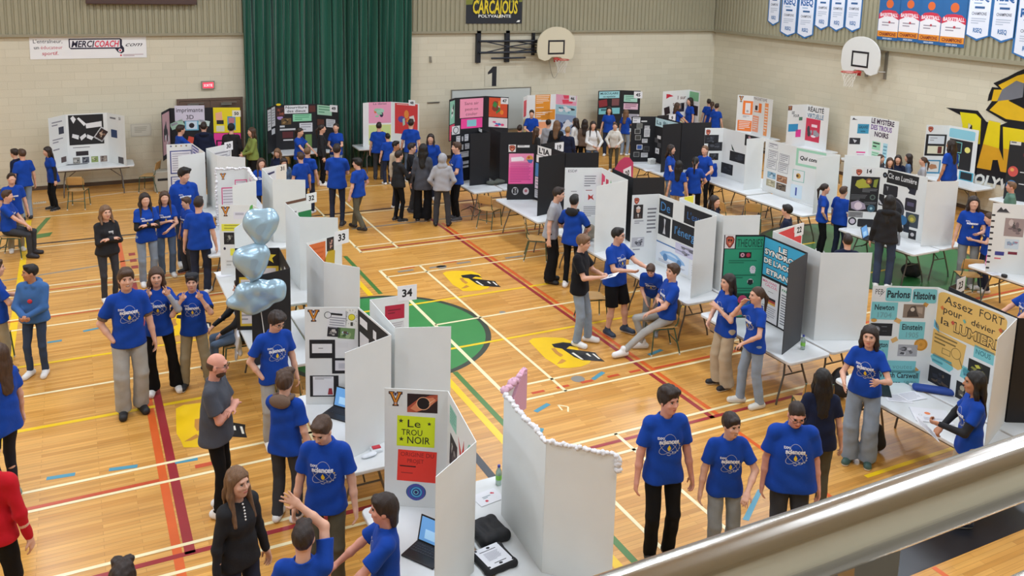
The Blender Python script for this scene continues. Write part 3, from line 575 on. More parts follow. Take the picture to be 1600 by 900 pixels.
# ================================================================ display boards
K='#17181c'; Wt='#e6e8e6'
bwhite=mat('board_white','#e2e4e1',.55,noise=.025,nscale=3); bblack=mat('board_black','#15161b',.6,noise=.06,nscale=3); bgrey=mat('board_charcoal','#3c3e43',.6)
def board(label,pts,content={},zt=2.0,col='w',cards=(),z0=None,back=None,edge=None,fixed=None,group=None):
    """free-standing folded board. pts: photo pixels of the top corners, left to right as read from its front"""
    z0=TZ+.002 if z0 is None else z0
    W3=fixed if fixed else [at(x,y,zt) for x,y in pts]
    W3=[np.array([p[0],p[1],zt]) for p in W3]; c=np.mean(W3,0)
    o=empty('display_board',(c[0],c[1],z0)); Mi=Matrix.Translation(Vector((c[0],c[1],z0))).inverted(); tag(o,label,'display board',group)
    m={'w':bwhite,'k':bblack}[col]; th=.006; Z=np.array([0,0,1.])
    def fin(q): q.matrix_parent_inverse=Mi; return q
    for i in range(len(W3)-1):
        a,b=W3[i],W3[i+1]; d=b-a; L_=np.linalg.norm(d); d/=L_; n=np.cross(d,Z)
        mb=MB(); mm=[m]
        P=[a-n*th/2,b-n*th/2,b+n*th/2,a+n*th/2]; lo=[np.array([p[0],p[1],z0]) for p in P]
        mb.add(lo+P,[(0,3,2,1),(4,5,6,7),(0,1,5,4),(1,2,6,5),(2,3,7,6),(3,0,4,7)],m)
        if edge: e=.02; pl=Plane(a+n*(th/2),d,-Z,n,L_,zt-z0); draw(mb,pl,[('f',0,0,1,1,.022,edge)],h0=.0004)
        if back and i in back: mb.add([p+n*(-.0006) for p in (lo[0],lo[1],P[1],P[0])],[(0,1,2,3)],bgrey)
        fin(mb.build('panel',o))
        pl=Plane(a+n*(th/2+.0004),d,-Z,n,L_,zt-z0)
        for sh in content.get(i,()):
            u0,v0,u1,v1,cc=sh[:5]; it=sh[5] if len(sh)>5 else (); op=sh[6] if len(sh)>6 else {}
            q=sheet(pl.sub(u0,v0,u1,v1,op.get('rot',0)),cc,it,None,op.get('n','paper_sheet'),shape=op.get('shape'),th=op.get('th',.0012)); q.parent=o; fin(q)
        for cd in cards:
            if cd[0]!=i: continue
            _,u,v,w_,txt=cd[:5]; sw_=w_/L_; sh_=w_*.8/(zt-z0); co=cd[5] if len(cd)>5 else '#e9e9ea'
            q=sheet(pl.sub(u,v,u+sw_,v+sh_,cd[6] if len(cd)>6 else 0),co,[('t',.5,.72,.48,txt,'#16161a',{'a':'c','b':.05})],None,'number_card',th=.003); q.parent=o; fin(q)
    return o
def T(u,v,h,s,c=K,**o): return ('t',u,v,h,s,c,o)
def ln(n=6,c='#9a9aa0',x0=.1,y0=.12,x1=.9,y1=.92): return ('l',x0,y0,x1,y1,n,c)
VLOGO=[('p',[(.02,.02),(.42,.02),(.42,.16),(.35,.18),(.5,.5),(.65,.18),(.58,.16),(.58,.02),(.98,.02),(.98,.2),(.88,.22),(.64,.74),(.64,.86),(.72,.88),(.72,.99),(.28,.99),(.28,.88),(.36,.86),(.36,.74),(.12,.22),(.02,.2)],'#3a2326'),
       ('p',[(.08,.07),(.36,.07),(.30,.14),(.5,.62),(.70,.14),(.64,.07),(.92,.07),(.82,.17),(.58,.72),(.58,.93),(.42,.93),(.42,.72),(.18,.17)],'#d98a26'),('c',.5,.2,.13,'#b9b4c6'),('p',[(.4,.1),(.6,.1),(.55,.25),(.5,.32),(.42,.25)],'#40364e'),('r',.44,.75,.56,.86,'#b8a7b0')]
LION=[('p',[(.08,.2),(.3,.08),(.75,.1),(.95,.3),(.9,.6),(.6,.95),(.4,.95),(.12,.65)],'#7d2a22'),('p',[(.16,.26),(.34,.16),(.7,.18),(.85,.33),(.8,.55),(.55,.85),(.42,.85),(.2,.6)],'#c8644a'),('p',[(.25,.35),(.45,.28),(.5,.4),(.35,.5)],'#3e2320'),('p',[(.55,.3),(.75,.36),(.65,.5),(.52,.42)],'#3e2320'),('p',[(.38,.6),(.62,.58),(.52,.76)],'#e2b08e')]
def vlogo(u,v,w=.16,L_=.6,H=1.2): return (u,v,u+w,v+w*L_/H*1.1,'#dfe1de',VLOGO,{'n':'school_logo'})
def lion(u,v,w=.17,L_=.6,H=1.25): return (u,v,u+w,v+w*L_/H,'#e3e1de',LION,{'n':'school_logo'})
PH=['#26262b','#5d5a58','#8d8a86','#c9c4bd','#3b3d45']
def photo(u0,v0,u1,v1,cols=PH,sd=1,**o): return (u0,v0,u1,v1,cols[0],[('i',0,0,1,1,cols,sd)],dict(n='photo_print',**o))
def para(u0,v0,u1,v1,c='#e4e4e4',n=6,ic='#8b8b92',fr=None,**o):
    it=[ln(n,ic)];
    if fr: it.append(('f',0,0,1,1,.035,fr))
    return (u0,v0,u1,v1,c,it,dict(o))
LZ=1.93
# ---- left row, near to far
board('white board with yellow LE TROU NOIR poster and black hole picture',[(601,606),(700,611),(744,690),(681,745)],{0:[vlogo(.06,.02,.23),
  (.36,.035,.84,.19,'#2a1716',[('p',[(0,.75),(.3,.35),(.75,.05),(1,0),(1,.3),(.7,.7),(.3,1),(0,1)],'#b5543a'),('p',[(.1,.8),(.4,.3),(.85,.15),(.95,.3),(.7,.75),(.3,.95)],'#e08a62'),('c',.53,.5,.23,'#f0b48a'),('c',.53,.5,.205,'#120c0e'),('p',[(.7,.52),(.98,.18),(.75,.42)],'#ffd9b8')],{'n':'photo_print'}),
  (.20,.225,.80,.48,'#d9ea1c',[('s',.10,.17,.07,'#2c3320'),('s',.85,.22,.06,'#2c3320'),('s',.12,.77,.07,'#2c3320'),T(.28,.36,.26,'Le',K,w=.34),T(.12,.63,.20,'TROU',K,w=.55),T(.28,.90,.24,'NOIR',K,w=.6)],{'n':'poster','rot':1}),
  (.21,.515,.83,.78,'#ee3b2b',[T(.07,.20,.14,'ORIGINE DU','#8e1d18',w=.86),T(.25,.40,.13,'PROJET','#8e1d18',w=.42),('l',.06,.5,.75,.58,1,'#2a1010'),('l',.10,.72,.6,.78,1,'#a3241c')],{'n':'poster','rot':2}),
  (.35,.80,.67,.94,'#2b2f66',[('c',.5,.5,.46,'#2f6fae'),('o',.5,.5,.42,.07,'#5b3f9a'),('c',.5,.5,.32,'#2b4f9c'),('o',.52,.5,.27,.06,'#56b4d8'),('c',.5,.5,.17,'#27205a'),('o',.5,.5,.13,.04,'#7fd0e0')],{'n':'galaxy_print','shape':'disc'})],
 1:[(.10,.07,.35,.22,'#8fc7b4',[ln(5,'#6ea494')],{'n':'sticky_note'}),(.12,.30,.38,.56,'#2a2c33',[('i',.1,.1,.9,.9,PH,5)],{'n':'photo_print','rot':4}),(.42,.16,.78,.62,'#c8463f',(),{'n':'paper_star','shape':[(0,.1),(.35,.3),(.55,0),(.6,.35),(1,.2),(.75,.6),(1,1),(.5,.75),(.1,1),(.3,.55)]}),(.72,.1,.95,.4,'#86c0ab',(),{'n':'paper_flower','shape':'disc'}),(.12,.62,.4,.85,'#2e2a3a',[('i',.1,.1,.9,.9,PH,6)],{'n':'photo_print'})]},zt=LZ)
board('white board with light bulb drawing and black bordered sheets',[(476,480),(560,480),(611,523),(539,551)],{0:[vlogo(.05,.02,.23),
  (.42,.03,.78,.235,'#e2e2e4',[('o',.0,.28,.19,.03,'#2a2a2e'),('r',.15,.15,.75,.25,K),ln(5,'#9a9aa2',.12,.35,.95,.95)],{'n':'poster','rot':6}),(.76,.015,.99,.22,'#eeeee6',[('c',.5,.42,.28,'#e8dc3a'),('o',.5,.42,.29,.04,'#7a7020'),('r',.40,.66,.6,.85,'#4a4a42')]+[('p',[(.5+.34*math.cos(a),.42+.3*math.sin(a)),(.5+.45*math.cos(a+.04),.42+.4*math.sin(a+.04)),(.5+.45*math.cos(a-.04),.42+.4*math.sin(a-.04))],'#4a4520') for a in np.arange(0,6.3,.55)],{'n':'light_bulb_drawing'}),
  photo(.42,.20,.66,.30,PH,11,rot=5),photo(.62,.21,.93,.32,['#6f8f5a','#9ab07e','#c8d4e2','#5c4a3a','#8aa6c4','#3e5a34'],12,rot=5),
  (.08,.33,.56,.52,K,[('r',.1,.22,.88,.72,'#e4e4e4'),('l',.35,.44,.65,.52,1,'#55555a')],{'n':'poster'}),para(.565,.34,.98,.50,'#dfdfdf',1,'#dadada'),(.50,.52,.99,.68,K,[('r',.12,.15,1,.8,'#d8d6da'),('l',.25,.35,.85,.7,4,'#9a9aa4')],{'n':'poster'}),
  (.08,.70,.56,.92,K,[('r',.12,.04,.93,.94,'#e1e1e3'),('l',.2,.1,.85,.2,2,'#77777c'),('p',[(.74,.6),(.86,.6),(.9,.9),(.7,.9)],'#9c2c34')],{'n':'poster'}),(.56,.70,.62,.92,K,(),{'n':'border_strip'})],
 1:[(.0,.02,1,.40,K,[('r',.06,.15,.3,.35,'#e4e4e4'),('r',.48,.2,.58,.42,'#e4e4e4'),('r',.8,.18,.9,.4,'#e4e4e4'),('r',.06,.55,.35,.98,'#d8d8da')],{'n':'poster'}),(.45,.45,.9,.95,K,[('r',.06,.05,.94,.95,'#dcdcde'),ln(8)],{'n':'poster'})]},zt=LZ)
board('black board with paper stars half hidden by the balloons',[(367,388),(436,387),(453,419),(392,433)],{0:[(.12,.10,.36,.25,'#c4533a',VLOGO,{'n':'school_logo'}),(.60,.02,.94,.20,'#e9cf3e',(),{'n':'paper_star','shape':[(.5+.5*math.cos(-PI/2-t*PI/5)*(1 if t%2==0 else .42),.5+.5*math.sin(-PI/2-t*PI/5)*(1 if t%2==0 else .42)) for t in range(10)]}),(.45,.22,.98,.72,'#d9b93a',[('r',.0,.05,.88,1,'#dcd8dc'),ln(9,'#aaa8b0',.1,.2,.8,.9)],{'n':'poster'}),(.08,.35,.42,.95,'#d9b93a',[('r',.1,.05,.9,.95,'#dcd8dc'),ln(10)],{'n':'poster'})],
 1:[(.1,.22,.4,.5,'#ded9a8',[ln(4)],{'n':'sticky_note','rot':20}),(.5,.1,.9,.6,'#d8d8da',[ln(8)],{'n':'paper_sheet'})]},zt=LZ,col='k')
board('white board with yellow strip and pinned notes left of the balloons',[(342,320),(395,320),(408,328),(366,357)],{0:[vlogo(.06,.02,.26),(.42,.10,.95,.20,'#dfdfe6',[ln(1,'#b9b9c4')],{'n':'note_card'}),(.06,.27,.85,.37,'#e5e24a',[ln(2,'#a8a63a')],{'n':'yellow_strip'}),photo(.12,.39,.45,.56,['#1b1b1e','#5a5a56','#a8a69a','#33332f'],31),(.3,.62,.62,.72,'#ece94e',(),{'n':'sticky_note'}),(.1,.6,.17,.64,'#2b2b40',(),{'n':'button_print','shape':'disc'}),para(.15,.78,.45,.90,'#dcdcd8',2,'#b5b5b0'),(.90,.0,1.08,.13,'#5fae52',(),{'n':'paper_leaf','shape':'disc'})],
 },zt=LZ)
fl1=board('white board with fluffy white trim and pink bordered sheets',[(337,265),(387,263),(400,282),(363,290)],{0:[vlogo(.12,.06,.2),(.16,.30,.60,.66,'#d8497e',[('r',.07,.05,.93,.95,'#e4dfe2'),ln(6,'#b9b0b6')],{'n':'poster'}),(.58,.18,.97,.42,'#d8497e',[('r',.07,.07,.93,.93,'#e4dfe2'),ln(4,'#b9b0b6')],{'n':'poster'}),(.14,.70,.55,.76,'#c92d4e',(),{'n':'pink_strip'}),(.6,.5,.95,.8,'#e0a8bc',[('r',.07,.07,.93,.93,'#e4dfe2')],{'n':'poster'})],1:[(.2,.1,.8,.3,'#e7c3cf',[ln(2)],{'n':'poster'})]},zt=LZ)
board('white board with blue bordered sheets and small star cutouts',[(260,226),(300,224),(320,238),(278,244)],{0:[(.12,.12,.97,.55,'#2d3d86',[('r',.05,.04,.97,.95,'#e2e2e8'),ln(8,'#b0b0ba')],{'n':'poster'}),(.12,.6,.97,.95,'#2d3d86',[('r',.05,.04,.97,.95,'#e2e2e8'),ln(6,'#b0b0ba')],{'n':'poster'})]+[(.12+.2*k,.01,.22+.2*k,.06,c,(),{'n':'paper_star','shape':[(.5+.5*math.cos(-PI/2-t*PI/5)*(1 if t%2==0 else .45),.5+.5*math.sin(-PI/2-t*PI/5)*(1 if t%2==0 else .45)) for t in range(10)]}) for k,c in enumerate(['#3b4a7a','#6b6a3a','#c99a6a','#7a6a4a'])],
 1:[(.0,.02,.55,.3,'#c9c8dd',[('f',0,0,1,1,.05,'#2b3890'),('l',.15,.2,.85,.8,3,'#2b3890')],{'n':'poster'}),(.75,.1,.95,.5,'#4b3fa0',(),{'n':'purple_strip'})]},zt=LZ)
# ---- boards standing back to back behind them, seen mostly from the rear
board('white board 30 seen from behind',[(383,246),(339,243),(322,232),(361,224)],{2:[(.05,.10,.95,.30,'#d9d9dc',[('f',0,.1,1,.6,.02,'#8a8a90'),ln(3)],{'n':'poster'}),para(.3,.34,.8,.5)]},zt=LZ,cards=[(2,.72,-.04,.24,'30')])
board('white board 31 with string of lights along its rim, seen from behind',[(477,281),(426,280),(409,263),(447,256)],{2:[(.1,.06,.55,.5,'#d9dadf',[('p',[(.1,.1),(.9,.05),(.9,.12),(.1,.2)],'#3c3c60')],{'n':'poster'}),(.58,.02,.99,.6,'#e3ddd2',[('o',.5,.65,.3,.02,'#8a8a80'),('p',[(.3,.5),(.5,.38),(.7,.5)],'#b0aa9a')],{'n':'poster'})]},zt=LZ,cards=[(2,.66,.0,.2,'31','#e3ddd2')])
board('white board 32 with green sheet and brown fringe, seen from behind',[(528,340),(468,339),(446,317),(486,308)],{2:[(.48,.18,1.0,.7,'#1f7a45',[('l',.2,.3,.8,.6,3,'#176238')],{'n':'poster'}),(.0,-.01,1,.03,'#6b4a3a',(),{'n':'paper_fringe'}),para(.1,.1,.45,.5)]},zt=LZ,cards=[(2,.80,-.06,.22,'32')])
board('white board 33 with orange and mustard sheets, seen from behind',[(562,418),(506,409),(479,380),(534,366)],{2:[(.06,.03,.52,.6,'#d9703a',[('l',.1,.1,.9,.5,4,'#c9602e')],{'n':'poster'}),(.30,.12,.92,.75,'#c3a32c',(),{'n':'paper_mountain','shape':[(0,.75),(.3,.25),(.55,0),(.8,.1),(.75,.5),(1,1),(.1,1)]}),(.56,.0,.76,.17,K,[('i',.1,.1,.9,.9,['#3a2a2a','#c89a8a','#1b1b1b'],9)],{'n':'photo_print'})]},zt=LZ,cards=[(2,.78,-.05,.26,'33')])
board('white board 34 with crimson title, seen from behind',[(705,510),(617,512),(578,468),(639,460)],{2:[(.38,.09,.88,.24,'#b3213c',[('l',.15,.3,.8,.7,2,'#7c1228')],{'n':'poster'}),(.38,.27,.88,.45,'#d5d3d3',[ln(7,'#b0adad',.05,.05,.95,.9)],{'n':'paper_sheet','rot':-4}),(.6,.55,.95,.95,'#17a04a',(),{'n':'green_paper','shape':[(0,.5),(1,0),(1,1),(0,1)]})]},zt=LZ,cards=[(2,.70,-.10,.24,'34')])
b35=board('large white board 35 with white and pink fluffy rim, seen from behind',[(965,712),(854,690),(788,617),(819,583)],{2:[(.0,-.06,1.0,.3,'#d9a3b8',(),{'n':'pink_tulle','shape':[(0,.95),(.15,.6),(.4,.35),(.62,.12),(.85,0),(1,.05),(1,1),(.6,.9),(.3,1)],'th':.03})]},zt=LZ+.01,cards=[(2,.42,.10,.2,'35')])
# fluffy cotton rims
cot=mat('cotton_fluff','#e9e6e6',.95,noise=.03,bump=.6,bscale=30); pk=mat('pink_tulle_fluff','#dfb1c3',.95,noise=.1,bump=.6,bscale=30)
def fluff(name,A,B,n,r,m,parent,zj=.0,lobes=3):
    mb=MB(); r_=random.Random(len(name)+n); A=np.array(A);B=np.array(B)
    for i in range(n):
        p=A+(B-A)*((i+.5)/n)+np.array([r_.uniform(-.3,.3)*r,r_.uniform(-.3,.3)*r,r_.uniform(-.2,.7)*r+zj]); rr=r*r_.uniform(.55,1.15); N=7
        vs=[];
        for a in range(N+1):
            for b in range(N): vs.append(p+rr*np.array([math.sin(PI*a/N)*math.cos(2*PI*b/N),math.sin(PI*a/N)*math.sin(2*PI*b/N)*1.0,math.cos(PI*a/N)*.8])*(1+.18*math.sin(3*a+2*b+i)))
        mb.add(vs,[(a*N+b,(a+1)*N+b,(a+1)*N+(b+1)%N,a*N+(b+1)%N) for a in range(N) for b in range(N)],m)
    o=mb.build(name,parent,smooth=True); o['kind']='stuff'; o.matrix_parent_inverse=Matrix.Translation(Vector(parent.location)).inverted(); return o
P=[at(x,y,LZ+.01) for x,y in [(965,712),(854,690),(788,617),(819,583)]]
fluff('cotton_trim',P[0],P[1],30,.022,cot,b35); fluff('cotton_trim',P[1],P[2],34,.028,cot,b35); fluff('pink_trim',P[2],P[3]+np.array([0,0,.0]),26,.04,pk,b35,.02)
pc=np.array(P[0]); fluff('cotton_trim',pc+np.array([.0,0,.0]),pc+np.array([.01,-.01,-.12]),7,.03,cot,b35)
P=[at(x,y,LZ) for x,y in [(337,265),(387,263),(400,282)]]
fluff('cotton_trim',P[0],P[1],24,.03,cot,fl1); fluff('cotton_trim',P[1],P[2],30,.03,cot,fl1); fluff('cotton_trim',P[0],P[0]-np.array([0,0,1.1]),34,.03,cot,fl1)
# ---- first row of the right half
RZ_=2.0
board('white board about water and energy with dark letter tiles',[(988,305),(1030,303),(1120,337),(1086,346)],{0:[lion(.06,.03,.22),(.07,.14,.42,.34,'#2c2523',[('p',[(.15,1),(.25,.7),(.75,.68),(.9,1)],'#4a3a34'),('c',.5,.4,.22,'#caa088',1.2),('p',[(.27,.2),(.5,.08),(.73,.2),(.72,.3),(.28,.3)],'#d8d2cc'),('p',[(.42,.66),(.58,.66),(.52,.95)],'#e0dcd6')],{'n':'portrait_print'}),para(.08,.36,.5,.43,'#e0e2e0',2),
   para(.55,.14,.97,.62,'#e1e3e1',7,'#77777c'),photo(.06,.61,.52,.75,['#bcbcc0','#6a6a70','#909096','#e0e0e4','#46464c'],3),para(.06,.77,.6,.82,'#e0e2e0',1,'#99999e')],
   1:[(.02,.05,.27,.26,'#15181f',[T(.12,.78,.62,'De','#3f7fb8')],{'n':'letter_tile'}),(.47,.02,.93,.26,'#15181f',[T(.12,.7,.42,"L'eau",'#2f5f9a')],{'n':'letter_tile'}),(.02,.29,.24,.56,'#15181f',[('p',[(.45,.1),(.6,.12),(.55,.5),(.62,.9),(.4,.9),(.5,.5)],'#c8c8cc')],{'n':'photo_print'}),(.27,.28,.93,.55,'#15181f',[T(.08,.68,.42,"l'\u00e9nergie",'#4f93cc')],{'n':'letter_tile'}),
   photo(.35,.57,.9,.72,['#c9c6dc','#3a3a40','#6a6870','#dcd9ec','#8a8894'],8),(.0,.66,.6,.96,'#dfe4ea',[('r',.0,.0,1,.06,'#3d6fa8'),('p',[(.12,.55),(.22,.38),(.45,.28),(.65,.32),(.85,.5),(.9,.62),(.8,.66),(.2,.66)],'#8fb6dc'),('p',[(.3,.46),(.44,.36),(.6,.4),(.68,.5)],'#c4d8ec'),('c',.3,.64,.07,'#5a86b4'),('c',.72,.64,.07,'#5a86b4'),ln(3,'#9a9aa4',.1,.8,.9,.95)],{'n':'poster'}),para(.62,.76,.95,.97,'#e2e2e2',5)]},zt=RZ_)
board('white board standing back to back with the energy board',[(1188,336),(1131,337),(1062,309),(1086,305)],{2:[(.3,.0,.9,.2,'#e7e04a',(),{'n':'yellow_paper'})]},zt=RZ_)
board('white board with red and green title letters behind the grey shirt boy',[(883,262),(940,262),(981,281),(932,291)],{0:[(.06,.02,.36,.09,'#e3e3e3',[T(.1,.75,.6,'ESDF','#3a3a40',w=.8)],{'n':'school_logo'}),para(.5,.1,.9,.34,'#e0e1e0',5,'#85858a'),(.15,.36,.48,.56,'#e2e2e2',[('r',.3,.35,.7,.8,'#9a3b2c'),('l',.1,.08,.9,.2,1,'#88888c')],{'n':'poster'}),(.55,.34,.92,.56,'#e2e2e2',[('p',[(.3,.4),(.5,.55),(.7,.4),(.62,.6),(.75,.85),(.5,.7),(.3,.85)],'#b5362e'),('l',.1,.08,.9,.2,1,'#a04a40')],{'n':'poster'}),para(.5,.6,.95,.82,'#e2e2e2',6)],
   1:[(.03,.08,.16,.34,'#d8436a',(),{'n':'cut_letter','shape':[(0,0),(1,.1),(1,.45),(.5,.5),(.45,1),(0,1)]}),(.2,.14,.3,.32,'#c43d54',(),{'n':'cut_letter'}),(.33,.12,.46,.34,'#3f9f5a',(),{'n':'cut_letter','shape':[(.5,0),(0,1),(.3,1),(.5,.5),(.75,1),(1,1)]}),(.5,.18,.6,.34,'#d8436a',(),{'n':'cut_letter'}),(.64,.18,.72,.32,'#5a7fae',(),{'n':'cut_letter'}),(.8,.2,.92,.3,'#d98ab0',(),{'n':'cut_letter'})]},zt=RZ_)
board('black board 20 with pink half round sheet, seen from behind',[(1039,277),(990,278),(957,263),(988,254)],{2:[(.0,-.13,1.05,.26,'#c2375e',[('p',[(.1,.9),(.9,.9),(.9,.86),(.1,.86)],'#a82c4e')],{'n':'poster','shape':[(0,.75),(.08,.4),(.3,.1),(.55,0),(.8,.08),(1,.35),(1,1),(.5,1)]}),(.35,.28,.95,.5,'#5a5a5e',[ln(3)],{'n':'poster'})],0:[]},zt=RZ_,col='k',cards=[(2,.55,.06,.3,'20','#efe6ea',-6)])
board('black board with long pink poster and two round prints',[(794,226),(837,226),(883,239),(842,246)],{0:[(.02,.0,.28,.13,'#e3dedc',LION,{'n':'school_logo'}),(.34,.01,.78,.05,'#dcdcdc',[ln(1)],{'n':'title_strip'}),(.04,.16,.94,.71,'#f062a6',[('r',0,0,1,.3,'#eb8fb4'),('r',.0,.3,1,.45,'#ee78ae'),('l',.06,.30,.9,.96,12,'#c74486'),('p',[(.08,.13),(.5,.1),(.62,.16),(.6,.24),(.1,.26)],'#f3e6ee'),('c',.84,.17,.14,'#d9a04a'),('p',[(.72,.2),(.98,.2),(.92,.32),(.8,.3)],'#4a6fae'),('c',.8,.13,.05,'#c8503c')],{'n':'pink_poster'}),
   (.17,.77,.41,.91,'#c9c9cc',[('i',.15,.15,.85,.85,PH,3)],{'n':'round_print','shape':'disc'}),(.58,.78,.80,.91,'#cfc4c6',[('c',.5,.45,.25,'#b0606a')],{'n':'round_print','shape':'disc'})],1:[(.08,.0,.55,.16,'#e4e4e2',[T(.1,.8,.6,"L'IA",K,b=.05,w=.8)],{'n':'title_sheet'}),(.05,.17,.3,.3,'#e4e4e2',(),{'n':'paper_sheet'}),(.02,.32,.3,.56,'#4f86b8',(),{'n':'blue_paper'}),(.02,.57,.3,.78,'#d9c9d4',[ln(3)],{'n':'paper_sheet'}),(.02,.8,.3,.95,'#bdbdc0',[ln(3)],{'n':'paper_sheet'})]},zt=RZ_,col='k')
board('black board 19 seen from behind, beside the white tops',[(936,238),(884,239),(845,225),(880,220)],{},zt=RZ_,col='k',cards=[(2,.62,.02,.28,'19')])
board('black board with rows of small white papers above a water bottle',[(705,206),(748,200),(766,207),(735,209)],{0:[(.02,-.10,.30,.06,'#dcdcdc',[('o',.5,.5,.35,.08,'#3a3a40')],{'n':'paper_sheet'})]+[(u,v,u+w,v+h,'#d6d6d8',[ln(2,'#a5a5aa')],{'n':'small_card'}) for u,v,w,h in ((.18,.10,.14,.12),(.38,.12,.05,.09),(.48,.09,.14,.13),(.03,.27,.05,.08),(.15,.28,.18,.10),(.38,.28,.06,.10),(.50,.27,.16,.11),(.18,.42,.46,.11),(.28,.61,.36,.06),(.28,.70,.36,.04))],
   1:[(.02,.0,.3,.06,'#dcdcdc',[ln(1)],{'n':'title_strip'})]},zt=RZ_,col='k')
board('tall black board turned away beside the one with small papers',[(832,206),(782,207),(765,199)],{},zt=RZ_,col='k')
bt=board('black edged board with green THEORIES panel and blue title letters',[(1132,367),(1195,367),(1262,395),(1233,412)],{0:[(.02,.0,.27,.16,'#e4dfdd',LION,{'n':'school_logo'}),(.30,.02,.985,.165,'#2f9a74',[T(.04,.85,.68,'THEORIES','#0f3d30',w=.92,b=.0)],{'n':'title_sheet'}),
   (.03,.17,.985,.86,'#2f9a74',[('r',.38,.05,.70,.155,'#1b1416'),('c',.47,.10,.055,'#dca0b0'),('c',.47,.10,.02,'#2a1a1e'),('c',.62,.10,.055,'#b0344a'),('l',.12,.19,.85,.26,2,'#1c6e52'),('c',.76,.335,.075,'#dcd9de'),('p',[(.68,.36),(.84,.36),(.82,.42),(.72,.42)],'#dcd9de'),('o',.77,.33,.035,.01,'#9a6a80'),('l',.1,.44,.85,.53,2,'#1c6e52'),('c',.72,.565,.08,'#d8d6d6'),('p',[(.66,.53),(.78,.53),(.79,.6),(.72,.625),(.65,.6)],'#1c1c20'),('l',.1,.67,.85,.80,3,'#1c6e52')],{'n':'green_poster'}),
   (.38,.70,.80,.90,'#1c2130',[('c',.42,.4,.28,'#c2416a'),('c',.62,.55,.25,'#3f6fae'),('p',[(.3,.7),(.7,.75),(.6,.9),(.4,.88)],'#4fa0b8')],{'n':'brain_print'}),(.03,.87,.985,.985,'#2f9a74',(),{'n':'green_paper'})],
  1:[(.02,.02,.98,.46,'#3fa9d0',[('p',[(.0,.0),(0,0),(0,0)],'#3fa9d0')]+[it for s_,u,v,wd in (('LE',.36,.24,.20),('SYNDROME',.02,.42,.95),('DE L\u2019ACCENT',.02,.66,.96),('ETRANGER',.1,.93,.88)) for it in (T(u-.008,v+.012,.155,s_,K,b=.12,w=wd+.02),T(u,v,.135,s_,'#f0eee8',b=.05,w=wd))],{'n':'blue_poster'}),
     (.02,.49,.44,.98,'#e2dfe0',[T(.06,.1,.06,'MAUVAIS','#d8608a',b=.02,w=.8),T(.2,.18,.06,'CALCUL','#d8608a',b=.02,w=.7),('l',.4,.28,.9,.3,1,'#3a3a40'),('r',.35,.42,.85,.48,'#2a2226'),('r',.35,.48,.85,.53,'#b5443a'),('r',.35,.53,.85,.58,'#d9a24a'),ln(6,'#a5a5aa',.1,.65,.9,.95)],{'n':'paper_sheet'}),(.48,.49,.98,.98,'#e4e4e2',[T(.06,.13,.06,'PARTIE','#2f8a5a',b=.03,w=.5),ln(12,'#707078',.06,.2,.9,.95)],{'n':'paper_sheet'})]},zt=2.03,col='k',back=(2,))
board('white board 22 with red sheet, seen from behind',[(1363,395),(1283,395),(1208,361),(1255,348)],{2:[(.06,.02,.97,.50,'#d8474a',(),{'n':'red_paper','shape':[(0,.05),(.7,0),(.7,.15),(1,.3),(1,1),(.9,1)]})],0:[]},zt=2.03,cards=[(2,.72,.0,.24,'22')])
